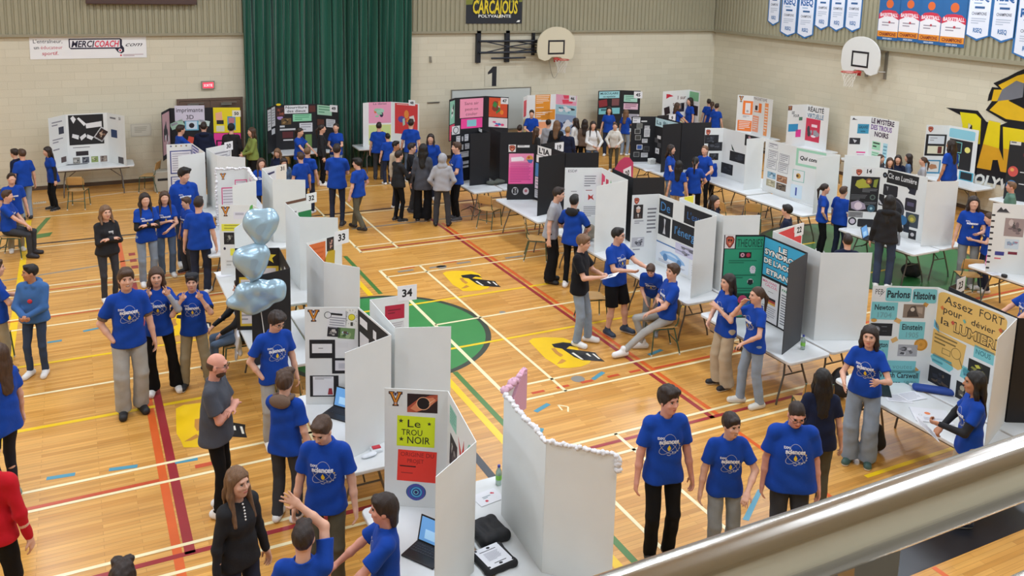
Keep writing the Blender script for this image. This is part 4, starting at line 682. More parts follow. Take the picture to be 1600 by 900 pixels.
ph=board('white Parlons Histoire board about deflecting light, turquoise and ochre papers',[(1364,446),(1466,449),(1589,498),(1559,529)],{0:[(.03,.02,.2,.13,'#e2e2e0',[T(.1,.6,.5,'PEB',K,w=.7),('p',[(.5,.8),(.55,.8),(.95,.3),(.9,.28)],'#55555a')],{'n':'school_logo'}),(.21,.015,.60,.155,'#7cc3c6',[T(.05,.72,.52,'Parlons','#1b2a33',b=.045,w=.9)],{'n':'title_sheet','shape':'round'}),(.62,.02,.99,.165,'#7cc3c6',[T(.05,.72,.52,'Histoire','#1b2a33',b=.045,w=.9)],{'n':'title_sheet','shape':'round'}),
   (.01,.165,.41,.345,'#7cc3c6',[T(.12,.45,.32,'Newton','#1b2a33',b=.03,w=.75),T(.25,.88,.30,'1704','#6fa4a8',b=.03,w=.55)],{'n':'name_sheet'}),(.50,.18,.83,.32,'#8c7a6a',[('p',[(.2,.6),(.35,.15),(.55,.1),(.62,.5),(.75,.9),(.2,.95)],'#4a3c34'),('c',.43,.38,.1,'#cfc0b0'),('p',[(.6,.2),(.9,.2),(.9,.7),(.7,.6)],'#b09c8a')],{'n':'portrait_print'}),
   (.02,.385,.36,.515,'#1a1a1d',[('c',.28,.5,.16,'#8a8a8e'),('c',.28,.5,.09,'#c4c4c8'),('l',.5,.25,.92,.3,1,'#b0b0b4'),('l',.55,.6,.9,.64,1,'#77777a')],{'n':'portrait_print'}),(.47,.36,.86,.545,'#7cc3c6',[T(.1,.45,.32,'Einstein','#1b2a33',b=.03,w=.8),T(.28,.88,.30,'1905','#6fa4a8',b=.03,w=.5)],{'n':'name_sheet'}),
   (.0,.56,.33,.80,'#7cc3c6',[T(.05,.3,.22,'Eddington','#1b2a33',b=.03,w=.9),T(.3,.62,.22,'1919','#6fa4a8',b=.03,w=.5)],{'n':'name_sheet'}),(.48,.60,.78,.72,'#9a9a9c',[('i',0,0,1,1,['#a5a5a8','#6a6a6e','#c8c8ca','#48484c','#84848a'],4)],{'n':'photo_print'}),
   (.22,.77,.78,.90,'#7cc3c6',[T(.1,.65,.38,'les voutes','#62979b',w=.8)],{'n':'name_sheet'}),(.2,.87,.86,1.06,'#7cc3c6',[T(.04,.42,.30,'Walsh Carswell','#1b2a33',b=.03,w=.92),T(.04,.85,.30,'Weymann','#1b2a33',b=.03,w=.52),T(.64,.88,.30,'1979','#6fa4a8',b=.03,w=.3)],{'n':'name_sheet'}),(-.02,.88,.16,.99,'#27292c',(),{'n':'photo_print'}),
   (.02,.335,.11,.375,'#d9a24a',(),{'n':'ochre_dot','shape':'disc'}),(.72,.53,.93,.66,'#d89a3c',[('o',.5,.5,.42,.05,'#b87a24'),('c',.5,.5,.12,'#c48930')],{'n':'ochre_disc','shape':'disc'}),(.38,.33,.48,.375,'#dcae6a',(),{'n':'ochre_strip','rot':25}),(.36,.53,.46,.575,'#dcae6a',(),{'n':'ochre_strip','rot':-30}),(.8,.16,.87,.20,'#cf9a4c',(),{'n':'ochre_dot','rot':30}),(.75,.84,.82,.89,'#cf9a4c',(),{'n':'ochre_dot','rot':40})],
  1:[(.02,.02,.90,.42,'#e3b866',[T(.10,.26,.20,'Assez','#3b3226',b=.008,w=.42,rot=1),T(.62,.24,.19,'FORT','#3b3226',b=.0,w=.34),T(.10,.50,.18,'pour','#3b3226',b=.01,w=.28),T(.52,.52,.15,'d\u00e9vier','#3b3226',b=.008,w=.34),T(.08,.80,.18,'la','#3b3226',b=.0,w=.13),T(.28,.86,.24,'LUMIERE','#3b3226',b=.07,w=.68),T(.285,.85,.22,'LUMIERE','#e3b866',b=.012,w=.67),('p',[(.05,.40),(.08,.34),(.11,.40),(.08,.46)],'#d8743a'),('p',[(.23,.66),(.26,.6),(.29,.66),(.26,.72)],'#c8503a'),('p',[(.40,.50),(.42,.45),(.45,.51),(.43,.56)],'#6fb0a0'),('p',[(.90,.36),(.93,.3),(.96,.36),(.93,.42)],'#c8643a')],{'n':'ochre_title_poster','shape':'round'}),
     (-.02,.42,.45,.72,'#e3b866',[('l',.1,.12,.75,.5,3,'#8a6f3c'),('o',.75,.5,.14,.015,'#8a6f3c'),('p',[(.84,.62),(.86,.6),(.97,.85),(.95,.87)],'#8a6f3c'),('f',.35,.5,.6,.7,.02,'#a98a4c')],{'n':'ochre_sheet','shape':[(.02,0),(.0,.85),(.85,1),(.95,.9),(1,.08)]}),(.93,.10,1.14,.34,'#6fb6cc',(),{'n':'blue_bird_cutout','shape':[(0,.35),(.0,.5),(.35,.6),(.3,1),(.6,.65),(.85,.3),(1,0),(.7,.15),(.5,.3),(.15,.3)]} ) if 0 else (.84,.08,.99,.32,'#6fb6cc',(),{'n':'blue_star_cutout','shape':[(0,.3),(.05,.45),(.4,.5),(.3,1),(.6,.6),(.8,.35),(1,0),(.65,.2),(.45,.28)]}),
     (-.03,.32,.1,.45,'#6fb6cc',(),{'n':'blue_star_cutout','shape':[(.2,0),(.1,.4),(0,.5),(.4,.7),(.9,1),(.8,.5),(.6,.3)]}),(.55,.40,.80,.52,'#7cc3c6',[T(.1,.65,.4,'NOUS','#3f7f86',b=.03,w=.75)],{'n':'word_cloud'}),(.83,.46,.93,.56,'#7fb7c0',[T(.1,.9,.8,'&','#3f7f86')],{'n':'ampersand_cutout'}),(.97,.50,1.05,.6,'#e3e3e0',[T(.0,.8,.6,'ARC',K,b=.03)],{'n':'title_sheet'}) if 0 else (.90,.52,.99,.60,'#e3e3e0',[T(.05,.8,.6,'AR',K,b=.04)],{'n':'title_sheet'}),
     (.0,.66,.32,.78,'#7cc3c6',[ln(2,'#4f98a0')],{'n':'label_arrow','shape':[(0,.4),(.15,0),(.9,.1),(1,.6),(.85,1),(.1,.8)]}),(.42,.66,.62,.78,'#7cc3c6',[ln(1,'#4f98a0')],{'n':'label_strip','rot':8}),photo(.50,.55,.77,.71,['#1c1c18','#6a6530','#c8c24a','#3a3a24','#8c8a3c'],21),photo(.82,.62,.99,.80,['#16161a','#3a3a40','#1e1e26'],22),photo(.0,.80,.30,.97,['#16171d','#2a2a36','#5a4a3a'],23),photo(.38,.82,.60,.99,['#1b1a1c','#5a5348','#a99f86','#2b292c'],24),(.44,.64,.52,.74,'#6fb6cc',(),{'n':'blue_star_cutout','shape':[(.5,0),(.35,.4),(0,.6),(.2,1),(.8,1),(1,.6),(.65,.4)]})]},zt=2.02)
board('black board 23 standing behind the Parlons Histoire board',[(1690,500),(1592,497),(1483,448),(1508,437)],{},zt=2.02,col='k',cards=[(2,.45,-.04,.24,'23')])
# ---- second row of the right half
board('black board with small framed prints, two tables from the back wall',[(987,182),(1025,182),(1065,192),(1036,195)],{0:[(.05,.02,.36,.14,'#dcdcde',[ln(2)],{'n':'school_logo'}),(.4,.09,.64,.12,'#d0d0d0',(),{'n':'title_strip'})]+[(u,v,u+.24,v+.11,c,[('r',.1,.12,.9,.88,d)],{'n':'small_print'}) for u,v,c,d in ((.22,.15,'#8a8a84','#6a6a64'),(.15,.27,'#a5a5a0','#3a3a38'),(.18,.41,'#9a9a96','#44443f'),(.26,.62,'#dcdce0','#3a5a9a'),(.55,.66,'#5a5a5c','#2e2e30'),(.15,.78,'#8c8c8a','#3a3a3c'))]+[para(.55,.20,.76,.27,'#c8c8c8',2),para(.54,.27,.78,.45,'#d8d8d8',6),para(.47,.49,.7,.58,'#d2d2d2',3),para(.46,.80,.74,.9,'#d2d2d2',3)],
  1:[(.0,.02,.9,.20,'#bcdbe2',[T(.06,.75,.5,'La Bio','#2f5560',b=.02,w=.6)],{'n':'title_sheet'}),(.1,.40,.24,.47,'#d8d8d8',(),{'n':'small_card'}),(.0,.46,.14,.56,'#4a4a4c',(),{'n':'small_print'}),(.12,.55,.26,.65,'#4a4a4c',(),{'n':'small_print'}),(.05,.68,.2,.80,'#d8d8d8',[('c',.5,.5,.2,'#88888c')],{'n':'small_card'})]},zt=RZ_,col='k')
board('black board 9 seen from behind',[(1112,191),(1066,192),(1027,181),(1057,178)],{},zt=RZ_,col='k',cards=[(2,.6,.0,.26,'9')])
board('white board with a spine of black photo prints',[(1102,200),(1131,200),(1194,215),(1167,217)],{0:[lion(.03,.02,.28),photo(.0,.14,.75,.32,['#1d1e22','#3a3c44','#2a2c32','#55575f'],41),photo(.2,.29,.97,.47,['#1d1e22','#34363e','#24262c','#4a4c54'],42),photo(.3,.52,.8,.66,['#1d1e22','#34363e','#24262c','#4a4c54'],43)],
  1:[(.22,.28,.32,.42,'#33443a',(),{'n':'bird_cutout','shape':[(0,0),(.4,.4),(1,1),(.3,.8)]}),photo(.55,.02,.95,.24,['#1d1e22','#7a4a50','#b0888c','#34363e'],44),photo(.6,.28,.93,.46,['#4a4c54','#6a6c74','#34363e'],45),photo(.2,.42,.58,.62,['#1d1e22','#34363e','#24262c'],46),photo(-.02,.70,.3,.92,['#1d1e22','#34363e','#24262c'],47),(.62,.66,.74,.73,'#26262a',(),{'n':'small_print'})]+[(u,.985,u+.1,1.04,'#2a2a2e',(),{'n':'round_print','shape':'disc'}) for u in ()]},zt=RZ_)
board('white board with bordered sheets and green framed question',[(1197,217),(1244,229),(1313,242),(1277,246)],{0:[para(.12,.05,.42,.14,'#e0e0e0',2,fr='#9a9aa0')]+[para(u,v,u+.32,v+.17,'#e0e1e0',4,fr='#88888e') for u,v in ((.12,.18),(.5,.20),(.1,.37),(.48,.38))]+[photo(.14,.60,.42,.72,['#8ab0c4','#c4d4dc','#5a7a8c'],51),photo(.46,.61,.8,.74,['#9a6a4a','#c49a7a','#6a4a3a'],52),photo(.12,.75,.42,.88,['#b0a88a','#d0c8aa','#8a826a'],53),photo(.46,.76,.78,.89,['#6a5a4a','#a08a70','#3a3028'],54)],
  1:[(.02,.02,.70,.34,'#9fd0b4',[('r',.08,.14,1,.86,'#e4e4e2'),T(.14,.62,.22,'Qui conna\u00eet','#1c1c20',b=.05,sh=.2,w=.8)],{'n':'title_sheet'}),(-.03,.42,.25,.64,'#8fc0b4',[('r',.06,.05,.94,.95,'#e0e2e0'),('c',.5,.5,.2,'#c49a4a'),('c',.42,.5,.1,'#5a3a24')],{'n':'poster'}),(-.05,.70,.22,.95,'#cfe0ea',[('r',.42,.2,.55,.8,'#3a4a9a')],{'n':'poster'})]},zt=RZ_)
board('white board back with a small orange emblem, left of board 14',[(1376,244),(1320,242)],{},zt=RZ_)
board('white board 14 about gravitational lenses with black posters',[(1332,260),(1378,262),(1450,277)],{0:[lion(.12,.03,.24),(.0,.155,.97,.72,'#1a1a1d',[('p',[(.2,.12),(.4,.06),(.55,.12),(.7,.3),(.3,.34),(.15,.26)],'#a8a83a'),('c',.62,.13,.11,'#8a5a34'),('c',.62,.13,.05,'#d8a060'),('p',[(.8,.08),(.95,.05),(.9,.3),(.78,.28)],'#8a9438'),('l',.42,.34,.95,.46,3,'#7a7c80'),('l',.03,.52,.6,.68,4,'#66686c'),('c',.8,.58,.1,'#5a6a62'),('c',.8,.58,.06,'#24262a'),('p',[(.05,.75),(.3,.68),(.55,.78),(.6,.92),(.3,.98),(.08,.92)],'#a89aac'),('c',.32,.84,.14,'#e0cfd8'),('l',.5,.72,.95,.82,3,'#77787c'),('c',.78,.9,.14,'#3a5a6a'),('c',.78,.9,.05,'#9ac0cc')],{'n':'black_poster'}),para(.0,.73,.5,.82,'#8a8a8a',3,'#5a5a5e'),(.02,.82,.3,.95,'#24242a',[('c',.5,.5,.33,'#c9c0cc')],{'n':'round_print','shape':'disc'}),(.34,.84,.9,.97,'#1c1c20',(),{'n':'black_print','shape':'round'})],
  1:[(.14,.02,.82,.22,'#1c1d20',[T(.03,.62,.42,'Cit en Lumi\u00e8re','#e6e6e6',b=.01,w=.92)],{'n':'title_sheet','rot':2}),(.04,.06,.14,.15,'#1c1d24',[('c',.5,.5,.15,'#7a8aa0')],{'n':'round_print','shape':'disc'}),(.08,.24,.40,.42,'#222228',[('p',[(.2,.2),(.35,.2),(.3,.6)],'#88888c')],{'n':'black_print','shape':'round'}),(.55,.20,.80,.32,'#1e2230',(),{'n':'black_print','shape':[(0,0),(1,.2),(.9,1),(.3,.9),(.4,.5)]}),(.12,.42,.58,.80,'#2b2b31',[('o',.5,.5,.45,.05,'#4a4a52'),('c',.78,.5,.12,'#101014')],{'n':'large_round_print','shape':'disc'}),(-.1,.42,.12,.60,'#1c1c20',[('p',[(.1,.1),(.9,.9),(.6,.9)],'#c8c8cc')],{'n':'black_print'}),(.58,.38,.82,.58,'#26242e',[('r',.2,.3,.8,.6,'#55506a')],{'n':'black_print','shape':'round'}),(.62,.60,.90,.82,'#3a4550',[('c',.5,.4,.3,'#8a8a4a'),('c',.5,.45,.15,'#c4b44a')],{'n':'photo_print'}),(.42,.70,.72,.92,'#1c2430',[('c',.45,.2,.35,'#2f6a9a')],{'n':'black_print','shape':[(0,.1),(.6,0),(1,.1),(1,1),(.6,1),(.55,.4),(.2,.3)]}),(.28,.84,.4,1.0,'#26262a',(),{'n':'photo_print'}),(.72,.86,.88,1.0,'#26262a',[('c',.5,.5,.25,'#c9c4c4')],{'n':'photo_print'})]},zt=2.04,cards=[(0,.40,.0,.22,'14','#e0e1e0')])
board('white board back with faint pasted sheets right of board 14',[(1498,283),(1449,284)],{},zt=2.02)
board('white board 13 with phone photo and dark side tabs',[(1552,317),(1625,322),(1700,345)],{0:[(.06,.03,.4,.13,'#e2e2e2',[('p',[(.1,.9),(.35,.2),(.5,.6),(.65,.35),(.9,.9)],'#3a3a40'),('r',.1,.92,.95,1.0,'#7a7a80')],{'n':'school_logo'}),(.3,.20,.72,.46,'#8e7f82',[('i',0,0,1,1,['#a08f8c','#55504f','#7a6a6c','#c9bcb8'],61)],{'n':'photo_print'}),(.35,.50,.65,.64,'#c7d3dc',[('i',0,0,1,1,['#c9d6e0','#8aa0b8','#b07a8a'],62)],{'n':'photo_print'}),(.16,.69,.36,.745,'#3c3f8a',(),{'n':'blue_label'}),(.44,.68,.64,.72,'#7a2a3c',(),{'n':'red_label'}),(.16,.78,.3,.80,'#d8707a',(),{'n':'red_label'})]+[(.0,.16+.085*k,.075,.185+.085*k,'#2c2c30',(),{'n':'dark_tab'}) for k in range(10)]},zt=RZ_,cards=[(0,.62,.03,.22,'13','#e2e2e2')])
# ---- along the back wall
def wb(label,pts,content,zt=2.01,col='w',cards=()): return board(label,pts,content,zt=zt,col=col,cards=cards)
wb('white board with black centre poster of tilted paper strips on the far left',[(75,185),(102,179),(167,176),(194,181)],{0:[T_ for T_ in [para(.1,.08,.85,.22,'#e2e3e1',2),(.55,.22,.85,.36,'#3a3c4a',(),{'n':'photo_print'}),para(.1,.42,.85,.55,'#e2e3e1',2),para(.1,.62,.85,.7,'#e2e3e1',1),(.6,.82,.9,.93,'#5a4a48',(),{'n':'photo_print'})]],
  1:[(.06,.02,.90,.62,'#17171a',[('p',[(.06,.1),(.14,.02),(.22,.14),(.14,.28)],'#dfdfdf'),('p',[(.25,.12),(.30,.08),(.5,.30),(.44,.38)],'#dfdfdf'),('p',[(.48,.3),(.95,.24),(.95,.42),(.5,.46)],'#dfdfdf'),('p',[(.1,.62),(.28,.68),(.26,.82),(.08,.74)],'#dfdfdf'),('p',[(.3,.74),(.46,.62),(.5,.72),(.34,.86)],'#dfdfdf'),('p',[(.52,.66),(.7,.76),(.64,.86),(.5,.78)],'#dfdfdf')],{'n':'black_poster'}),(.72,.30,.97,.56,'#dfdfdf',[('i',.1,.1,.9,.9,['#2a1a18','#7a5a48','#c0a890'],71)],{'n':'photo_print','rot':35}),para(.05,.66,.9,.70,'#e2e3e1',1,'#6a6a6e'),(.20,.75,.5,.84,'#2a2428',(),{'n':'photo_print'})]+[photo(.12+.22*k,.87,.29+.22*k,1.06-.07,[['#8c8880','#3a3a3c','#c4c0b8'],['#5a5c64','#22242a','#aaa'+'aaa'],['#8a9a5a','#5a4a3a','#c4c49a'],['#8a7a70','#4a3c38','#b0a090']][k],72+k) for k in range(4)],
  2:[para(.1,.06,.8,.16,'#e2e3e1',1,'#6a6a6e'),(.2,.32,.55,.48,'#2c3f66',(),{'n':'photo_print'}),(.55,.85,.85,.98,'#4a4648',(),{'n':'photo_print'})]},cards=[(2,.62,.02,.18,'51','#e2e3e1')])
wb('black board reading imprimante 3D with yellow and pink wing',[(252,176),(265,169),(328,168),(376,168)],{0:[(.05,.05,.9,.9,'#c58a90',[('i',0,0,1,1,['#caa0a4','#3a3a3c','#e0dada','#8a8a90'],81)],{'n':'collage_sheet'})],1:[(.12,-.05,.86,.28,'#d3ccd8',[T(.05,.42,.28,'imprimante','#26242a',b=.01,w=.9),T(.38,.88,.28,'3D','#26242a',b=.01,w=.25)],{'n':'title_sheet'}),(.0,.28,.34,.42,'#a9ccb4',[ln(1)],{'n':'strip_sheet','rot':-22}),(.36,.27,.70,.48,'#6fb3cc',[('r',.1,.08,.9,.88,'#cfe0ea'),('c',.5,.5,.2,'#2a2428')],{'n':'poster'}),(.70,.27,.98,.38,'#c4d4cc',[ln(1)],{'n':'strip_sheet','rot':12}),(.42,.62,.62,.76,'#d8503c',(),{'n':'red_paper','rot':15})],
  2:[(.1,.0,.98,.54,'#ecd61c',[('p',[(.08,.22),(.32,.16),(.34,.5),(.1,.55)],'#eeb08a'),('r',.12,.5,.38,.66,'#2a2428'),('r',.1,.72,.4,.95,'#e0dcc0'),('r',.52,.35,.82,.9,'#4a9ac0'),('r',.56,.4,.78,.62,'#c07a84'),('r',.56,.66,.76,.86,'#d8dce0')],{'n':'yellow_poster'}),(.1,.55,.98,.98,'#ea3f94',[('f',.08,.35,.38,.95,.05,'#1c1c20')],{'n':'pink_poster'})]},col='k',cards=[(2,.72,.06,.22,'50','#e8e2d0')])
wb('black board Nourriture des dieux in front of the green curtain',[(417,169),(430,164),(494,162),(529,165)],{0:[(.05,.05,.45,.5,'#cfd0d2',[ln(6)],{'n':'paper_sheet'}),(.52,.03,.95,.45,'#cfd0d2',[ln(6)],{'n':'paper_sheet'}),(.5,.5,.9,.62,'#cfd0d2',(),{'n':'paper_sheet'})],1:[(.02,-.03,.14,.02,'#e8c81c',(),{'n':'yellow_cloud','shape':'disc'}),(.02,.06,.22,.26,'#4a2420',[('i',0,0,1,1,['#4a2420','#8a4a3a','#2a1412'],91)],{'n':'photo_print'}),(.22,.02,.80,.20,'#dedee0',[T(.05,.40,.32,'Nourriture','#2e2e34',b=.02,w=.9),T(.1,.85,.32,'des dieux','#2e2e34',b=.02,w=.8)],{'n':'title_sheet'}),(.82,.04,.98,.18,'#5a2a24',(),{'n':'photo_print'}),(.04,.24,.18,.33,'#a98ac0',(),{'n':'purple_oval','shape':'disc'}),(.42,.22,.88,.38,'#8fd0a8',[ln(3,'#4f9a70')],{'n':'green_sheet'}),photo(.14,.30,.38,.44,['#6a5030','#a08050','#3a2a18'],92),(.1,.46,.22,.5,'#d0d0d2',(),{'n':'strip_sheet'}),(.1,.53,.48,.57,'#c4c4c6',(),{'n':'strip_sheet'}),(.16,.6,.42,.74,'#5a2428',(),{'n':'photo_print'}),(.18,.77,.42,.80,'#d0d0d2',(),{'n':'strip_sheet'}),(.58,.42,.9,.62,'#d6d6da',[ln(3)],{'n':'paper_sheet'}),(.72,.68,.88,.98,'#6a8a4a',(),{'n':'photo_print'})],
  2:[(.05,.02,.70,.24,'#a9d4b8',[ln(3,'#5f9a78')],{'n':'green_sheet'}),(.45,.32,.85,.50,'#cfd3d8',[ln(4)],{'n':'paper_sheet'}),(.05,.34,.35,.48,'#5a3428',(),{'n':'photo_print'})]},col='k',cards=[(2,.62,.0,.24,'49')])
wb('white board with pink and red collage beside the curtain edge',[(567,161),(576,160),(612,159),(655,162)],{1:[(.0,.0,.97,.48,'#e39ab4',[('i',.1,.2,.9,.9,['#e39ab4','#8fc0a0','#5a3a6a','#d8703a','#2a2440','#9fc8b4'],101),T(.2,.12,.1,'La danse','#4a4a50',w=.6)],{'n':'pink_poster'}),(.0,.52,.97,.98,'#d4d88a',[('i',.05,.05,.95,.95,['#c8d890','#4a3a6a','#e07a3a','#8fc49a','#e8d84a'],102)],{'n':'yellow_poster'})],2:[(.12,.02,.95,.72,'#cf3a3a',[('i',.05,.08,.95,.95,['#cf3a3a','#5a4a9a','#e08a3a','#a8c8b4','#3a3440','#dcd4d0'],103),('l',.08,.03,.9,.07,1,'#f0e0dc')],{'n':'red_poster'})]},cards=[(2,.62,-.07,.2,'48')])
wb('black board with pink water title between whiteboard and crowd',[(702,156),(711,153),(759,150),(795,152)],{0:[(.1,.05,.95,.6,'#8fcdb4',[('i',.05,.1,.95,.95,['#8fcdb4','#3a4a44','#d8e4dc'],111)],{'n':'green_poster'}),(.1,.62,.95,.98,'#d8506a',(),{'n':'red_poster'})],1:[(.16,.04,.92,.50,'#f29ab6',[T(.5,.32,.16,'Sans air','#7a3a4a',a='c',w=.6),T(.5,.62,.16,'peut-on','#7a3a4a',a='c',w=.55),T(.5,.88,.16,'couler','#7a3a4a',a='c',w=.5)],{'n':'pink_title_poster'}),(.2,.52,.9,.76,'#f0479a',[('r',.28,.15,.72,.82,'#86c4cc')],{'n':'pink_poster'})],2:[(.15,.03,.95,.50,'#d84a2c',[('i',.0,.0,1,1,['#d8502c','#ee8a2c','#3a8a44','#e8e0d8','#8a3a2a','#e06a3a'],112)],{'n':'red_poster'}),(.15,.52,.97,.75,'#e2dcdc',[('i',0,0,1,1,['#e2dcdc','#3a7ac0','#e04a7a','#e8e0e0'],113)],{'n':'collage_sheet'})]},col='k',cards=[(2,.66,.02,.24,'47')])
wb('white board with orange lettered poster and collage wing',[(818,152),(824,149),(869,147),(902,150)],{0:[(.1,.1,.8,.5,'#d8505a',(),{'n':'red_poster'}),(.1,.55,.9,.95,'#e8d888',(),{'n':'yellow_paper'})],1:[(.28,.0,.80,.62,'#e08f26',[('l',.05,.03,.95,.38,5,'#f0dcc8'),('l',.05,.5,.9,.56,1,'#f0dcc8'),('l',.05,.7,.7,.95,3,'#f0dcc8')],{'n':'orange_poster'}),(.5,.38,.98,.64,'#e08f26',[('l',.1,.2,.8,.4,2,'#f0dcc8')],{'n':'orange_poster'}),(.28,.68,.75,1.0,'#f0a070',[('r',0,.5,1,1,'#f0b898')],{'n':'orange_poster'})],2:[(.0,.0,.98,.25,'#e8a4bc',[('p',[(.35,.05),(.75,.0),(.8,.3),(.4,.4)],'#e84a64'),('p',[(.3,.5),(.85,.4),(.8,.8),(.35,.9)],'#e84a64')],{'n':'pink_poster'}),(.0,.26,.98,.5,'#9fc8d4',[('i',0,0,1,1,['#9fc8d4','#e0e4e8','#5aa0b8','#2a2a30'],121)],{'n':'collage_sheet'}),(.0,.5,.98,.98,'#7a90b8',[('i',0,0,1,1,['#8aa0c0','#2a3a6a','#dce0e8','#3a5aa0','#1c2440'],122)],{'n':'collage_sheet'})]},cards=[(2,.62,.0,.24,'46','#e3dfe2')])
wb('black board 45 with light blue muscle title',[(935,142),(971,141),(1001,142)],{0:[(.04,.02,.92,.20,'#9fd4d8',[T(.06,.45,.3,'MUSCULAIRE','#2a4a50',b=.03,w=.88),T(.2,.88,.3,'ou squelette','#2a4a50',b=.02,w=.6)],{'n':'title_sheet'}),(.04,.24,.4,.42,'#8a2a30',(),{'n':'photo_print','rot':-8}),(.6,.22,.92,.40,'#7a4a4a',(),{'n':'photo_print'}),(.05,.46,.96,.62,'#7fc4c8',[ln(1,'#3a6a70')],{'n':'blue_sheet'})],1:[para(.15,.12,.85,.30,'#a9d8c4',3,'#5a8a78'),para(.15,.34,.9,.5,'#e0b8c8',3,'#8a5a6a'),para(.1,.62,.98,.80,'#c8c4cc',3,'#7a7a84')]},col='k',cards=[(1,.66,.02,.28,'45')])
wb('white board with heart trimmed brown paper in the room corner',[(1036,143),(1078,140),(1094,143)],{0:[(.1,.06,.4,.2,'#c4283c',(),{'n':'heart_cutout','shape':[(.1,.1),(.5,.2),(1,.6),(.5,.7),(.1,1)]}),(.38,.10,.95,.50,'#e2e3e1',[T(.3,.35,.25,'1 sur','#5a2a30',b=.02,w=.55),T(.0,.75,.25,'toi','#5a2a30',b=.02,w=.3)],{'n':'title_sheet'}),(.08,.42,.28,.62,'#2a1c20',(),{'n':'photo_print','rot':-12}),(.62,.34,.82,.58,'#2a2430',(),{'n':'photo_print'}),(.02,.72,.95,1.0,'#b0845c',[('p',[(.1,.4),(.2,.6),(.3,.4),(.2,.8)],'#d8503c'),('p',[(.3,.4),(.4,.6),(.5,.4),(.4,.8)],'#f0e4dc'),('c',.8,.5,.1,'#d8dcb0')],{'n':'brown_paper'})],1:[(.0,.04,.9,.28,'#7fb88c',(),{'n':'green_sheet'}),(.2,.4,.9,.66,'#2e2024',(),{'n':'photo_print'})]},cards=[])
wb('white MAGNETISME board with orange sheets by the right wall',[(1153,148),(1178,150),(1208,156)],{0:[vlogo(.08,.02,.3),(.36,.14,.98,.50,'#ee7d33',[('r',.25,.15,.78,.92,'#e6e2e0'),('c',.5,.75,.12,'#a9a4a4')],{'n':'orange_poster'}),para(.35,.52,.85,.6,'#e2e2e0',2),(.10,.66,.98,.94,'#ee7d33',[('l',.1,.1,.9,.9,5,'#eedcd4')],{'n':'orange_poster'})],1:[T_ for T_ in [(.02,.0,.72,.10,'#e2e3e1',[T(.0,.9,.75,'MAGNETISME','#33332e',w=.98)],{'n':'title_sheet'}),(.08,.16,.45,.40,'#ee7d33',[('r',0,.0,.6,.9,'#e6e2e0'),('r',.1,.3,.45,.8,'#3a2a28')],{'n':'orange_poster'}),(.62,.12,.8,.96,'#f09a5a',[ln(9,'#e8dcd4')],{'n':'orange_strip'}),(.02,.5,.34,.92,'#f0a07c',[ln(6,'#e8dcd4')],{'n':'orange_strip'})]]},zt=2.0)
wb('white RÉALITÉ VIRTUELLE board with red poster by the right wall',[(1232,164),(1262,163),(1296,169)],{0:[(.0,.02,.2,.13,'#6a3a38',VLOGO,{'n':'school_logo'}),(.2,.14,.7,.30,'#e2e3e1',[T(.0,.5,.4,'SE','#2a3a3a',b=.03,w=.3),T(.2,.98,.4,'POUR','#2a3a3a',b=.03,w=.6)],{'n':'title_sheet'}),(.08,.46,.58,.64,'#2f8fc0',(),{'n':'blue_paper'}),(.48,.6,.75,.78,'#e23f94',(),{'n':'pink_paper'}),(.6,.3,.78,.38,'#4a7a60',(),{'n':'green_paper'})],1:[(.03,.02,.80,.32,'#e2e3e1',[T(.02,.45,.36,'R\u00c9ALIT\u00c9','#26262c',b=.03,w=.95),T(.0,.95,.36,'VIRTUELLE','#3a6a8a',b=.03,w=.98)],{'n':'title_sheet'}),(.0,.32,.66,.86,'#cf2f4e',[('i',.0,.1,1,.95,['#c8344e','#7a7a80','#3a3a40','#e8d8dc','#9a9aa0'],131),('r',.4,.24,.8,.36,'#ecd0d8')],{'n':'red_poster'})]},zt=2.03)
wb('white LE MYSTÈRE DES TROUS NOIRS board by the right wall',[(1329,181),(1362,182),(1405,190)],{0:[(.05,.02,.4,.09,'#e2e3e1',[('p',[(.1,.9),(.3,.2),(.5,.6),(.9,.9)],'#3a3a40')],{'n':'school_logo'}),(.38,.17,.92,.38,'#3a93b4',[T(.1,.45,.3,'GALAXIE','#16323e',b=.03,w=.8),T(.3,.85,.22,'noire','#16323e',b=.03,w=.4)],{'n':'blue_sheet'}),(.05,.48,.56,.62,'#2a2a30',[('p',[(.3,.2),(.7,.4),(.5,.8)],'#c8c8cc')],{'n':'photo_print'}),(.42,.78,.85,.98,'#e2e2e4',[('r',0,0,1,.15,'#e0408c'),('r',0,.85,1,1,'#e0408c'),ln(2,'#c9a0b8',.1,.3,.9,.7)],{'n':'pink_sheet'})],1:[(.0,.02,.85,.42,'#e2e3e1',[T(.02,.28,.26,'LE MYST\u00c8RE','#3a2440',b=.05,w=.98),T(.02,.62,.26,'DES TROUS','#7a5a9a',b=.05,w=.9),T(.2,.97,.26,'NOIRS','#3a2440',b=.05,w=.6)],{'n':'title_sheet'}),(.12,.52,.42,.70,'#9fd4b0',[ln(2,'#2a3a30')],{'n':'green_sheet'}),(.12,.74,.40,.92,'#b0dcc0',[ln(3,'#7aa88a')],{'n':'green_sheet'}),(.52,.52,.68,.98,'#a8d4e0',[ln(5,'#6a9aac')],{'n':'blue_sheet'})]},zt=2.04)
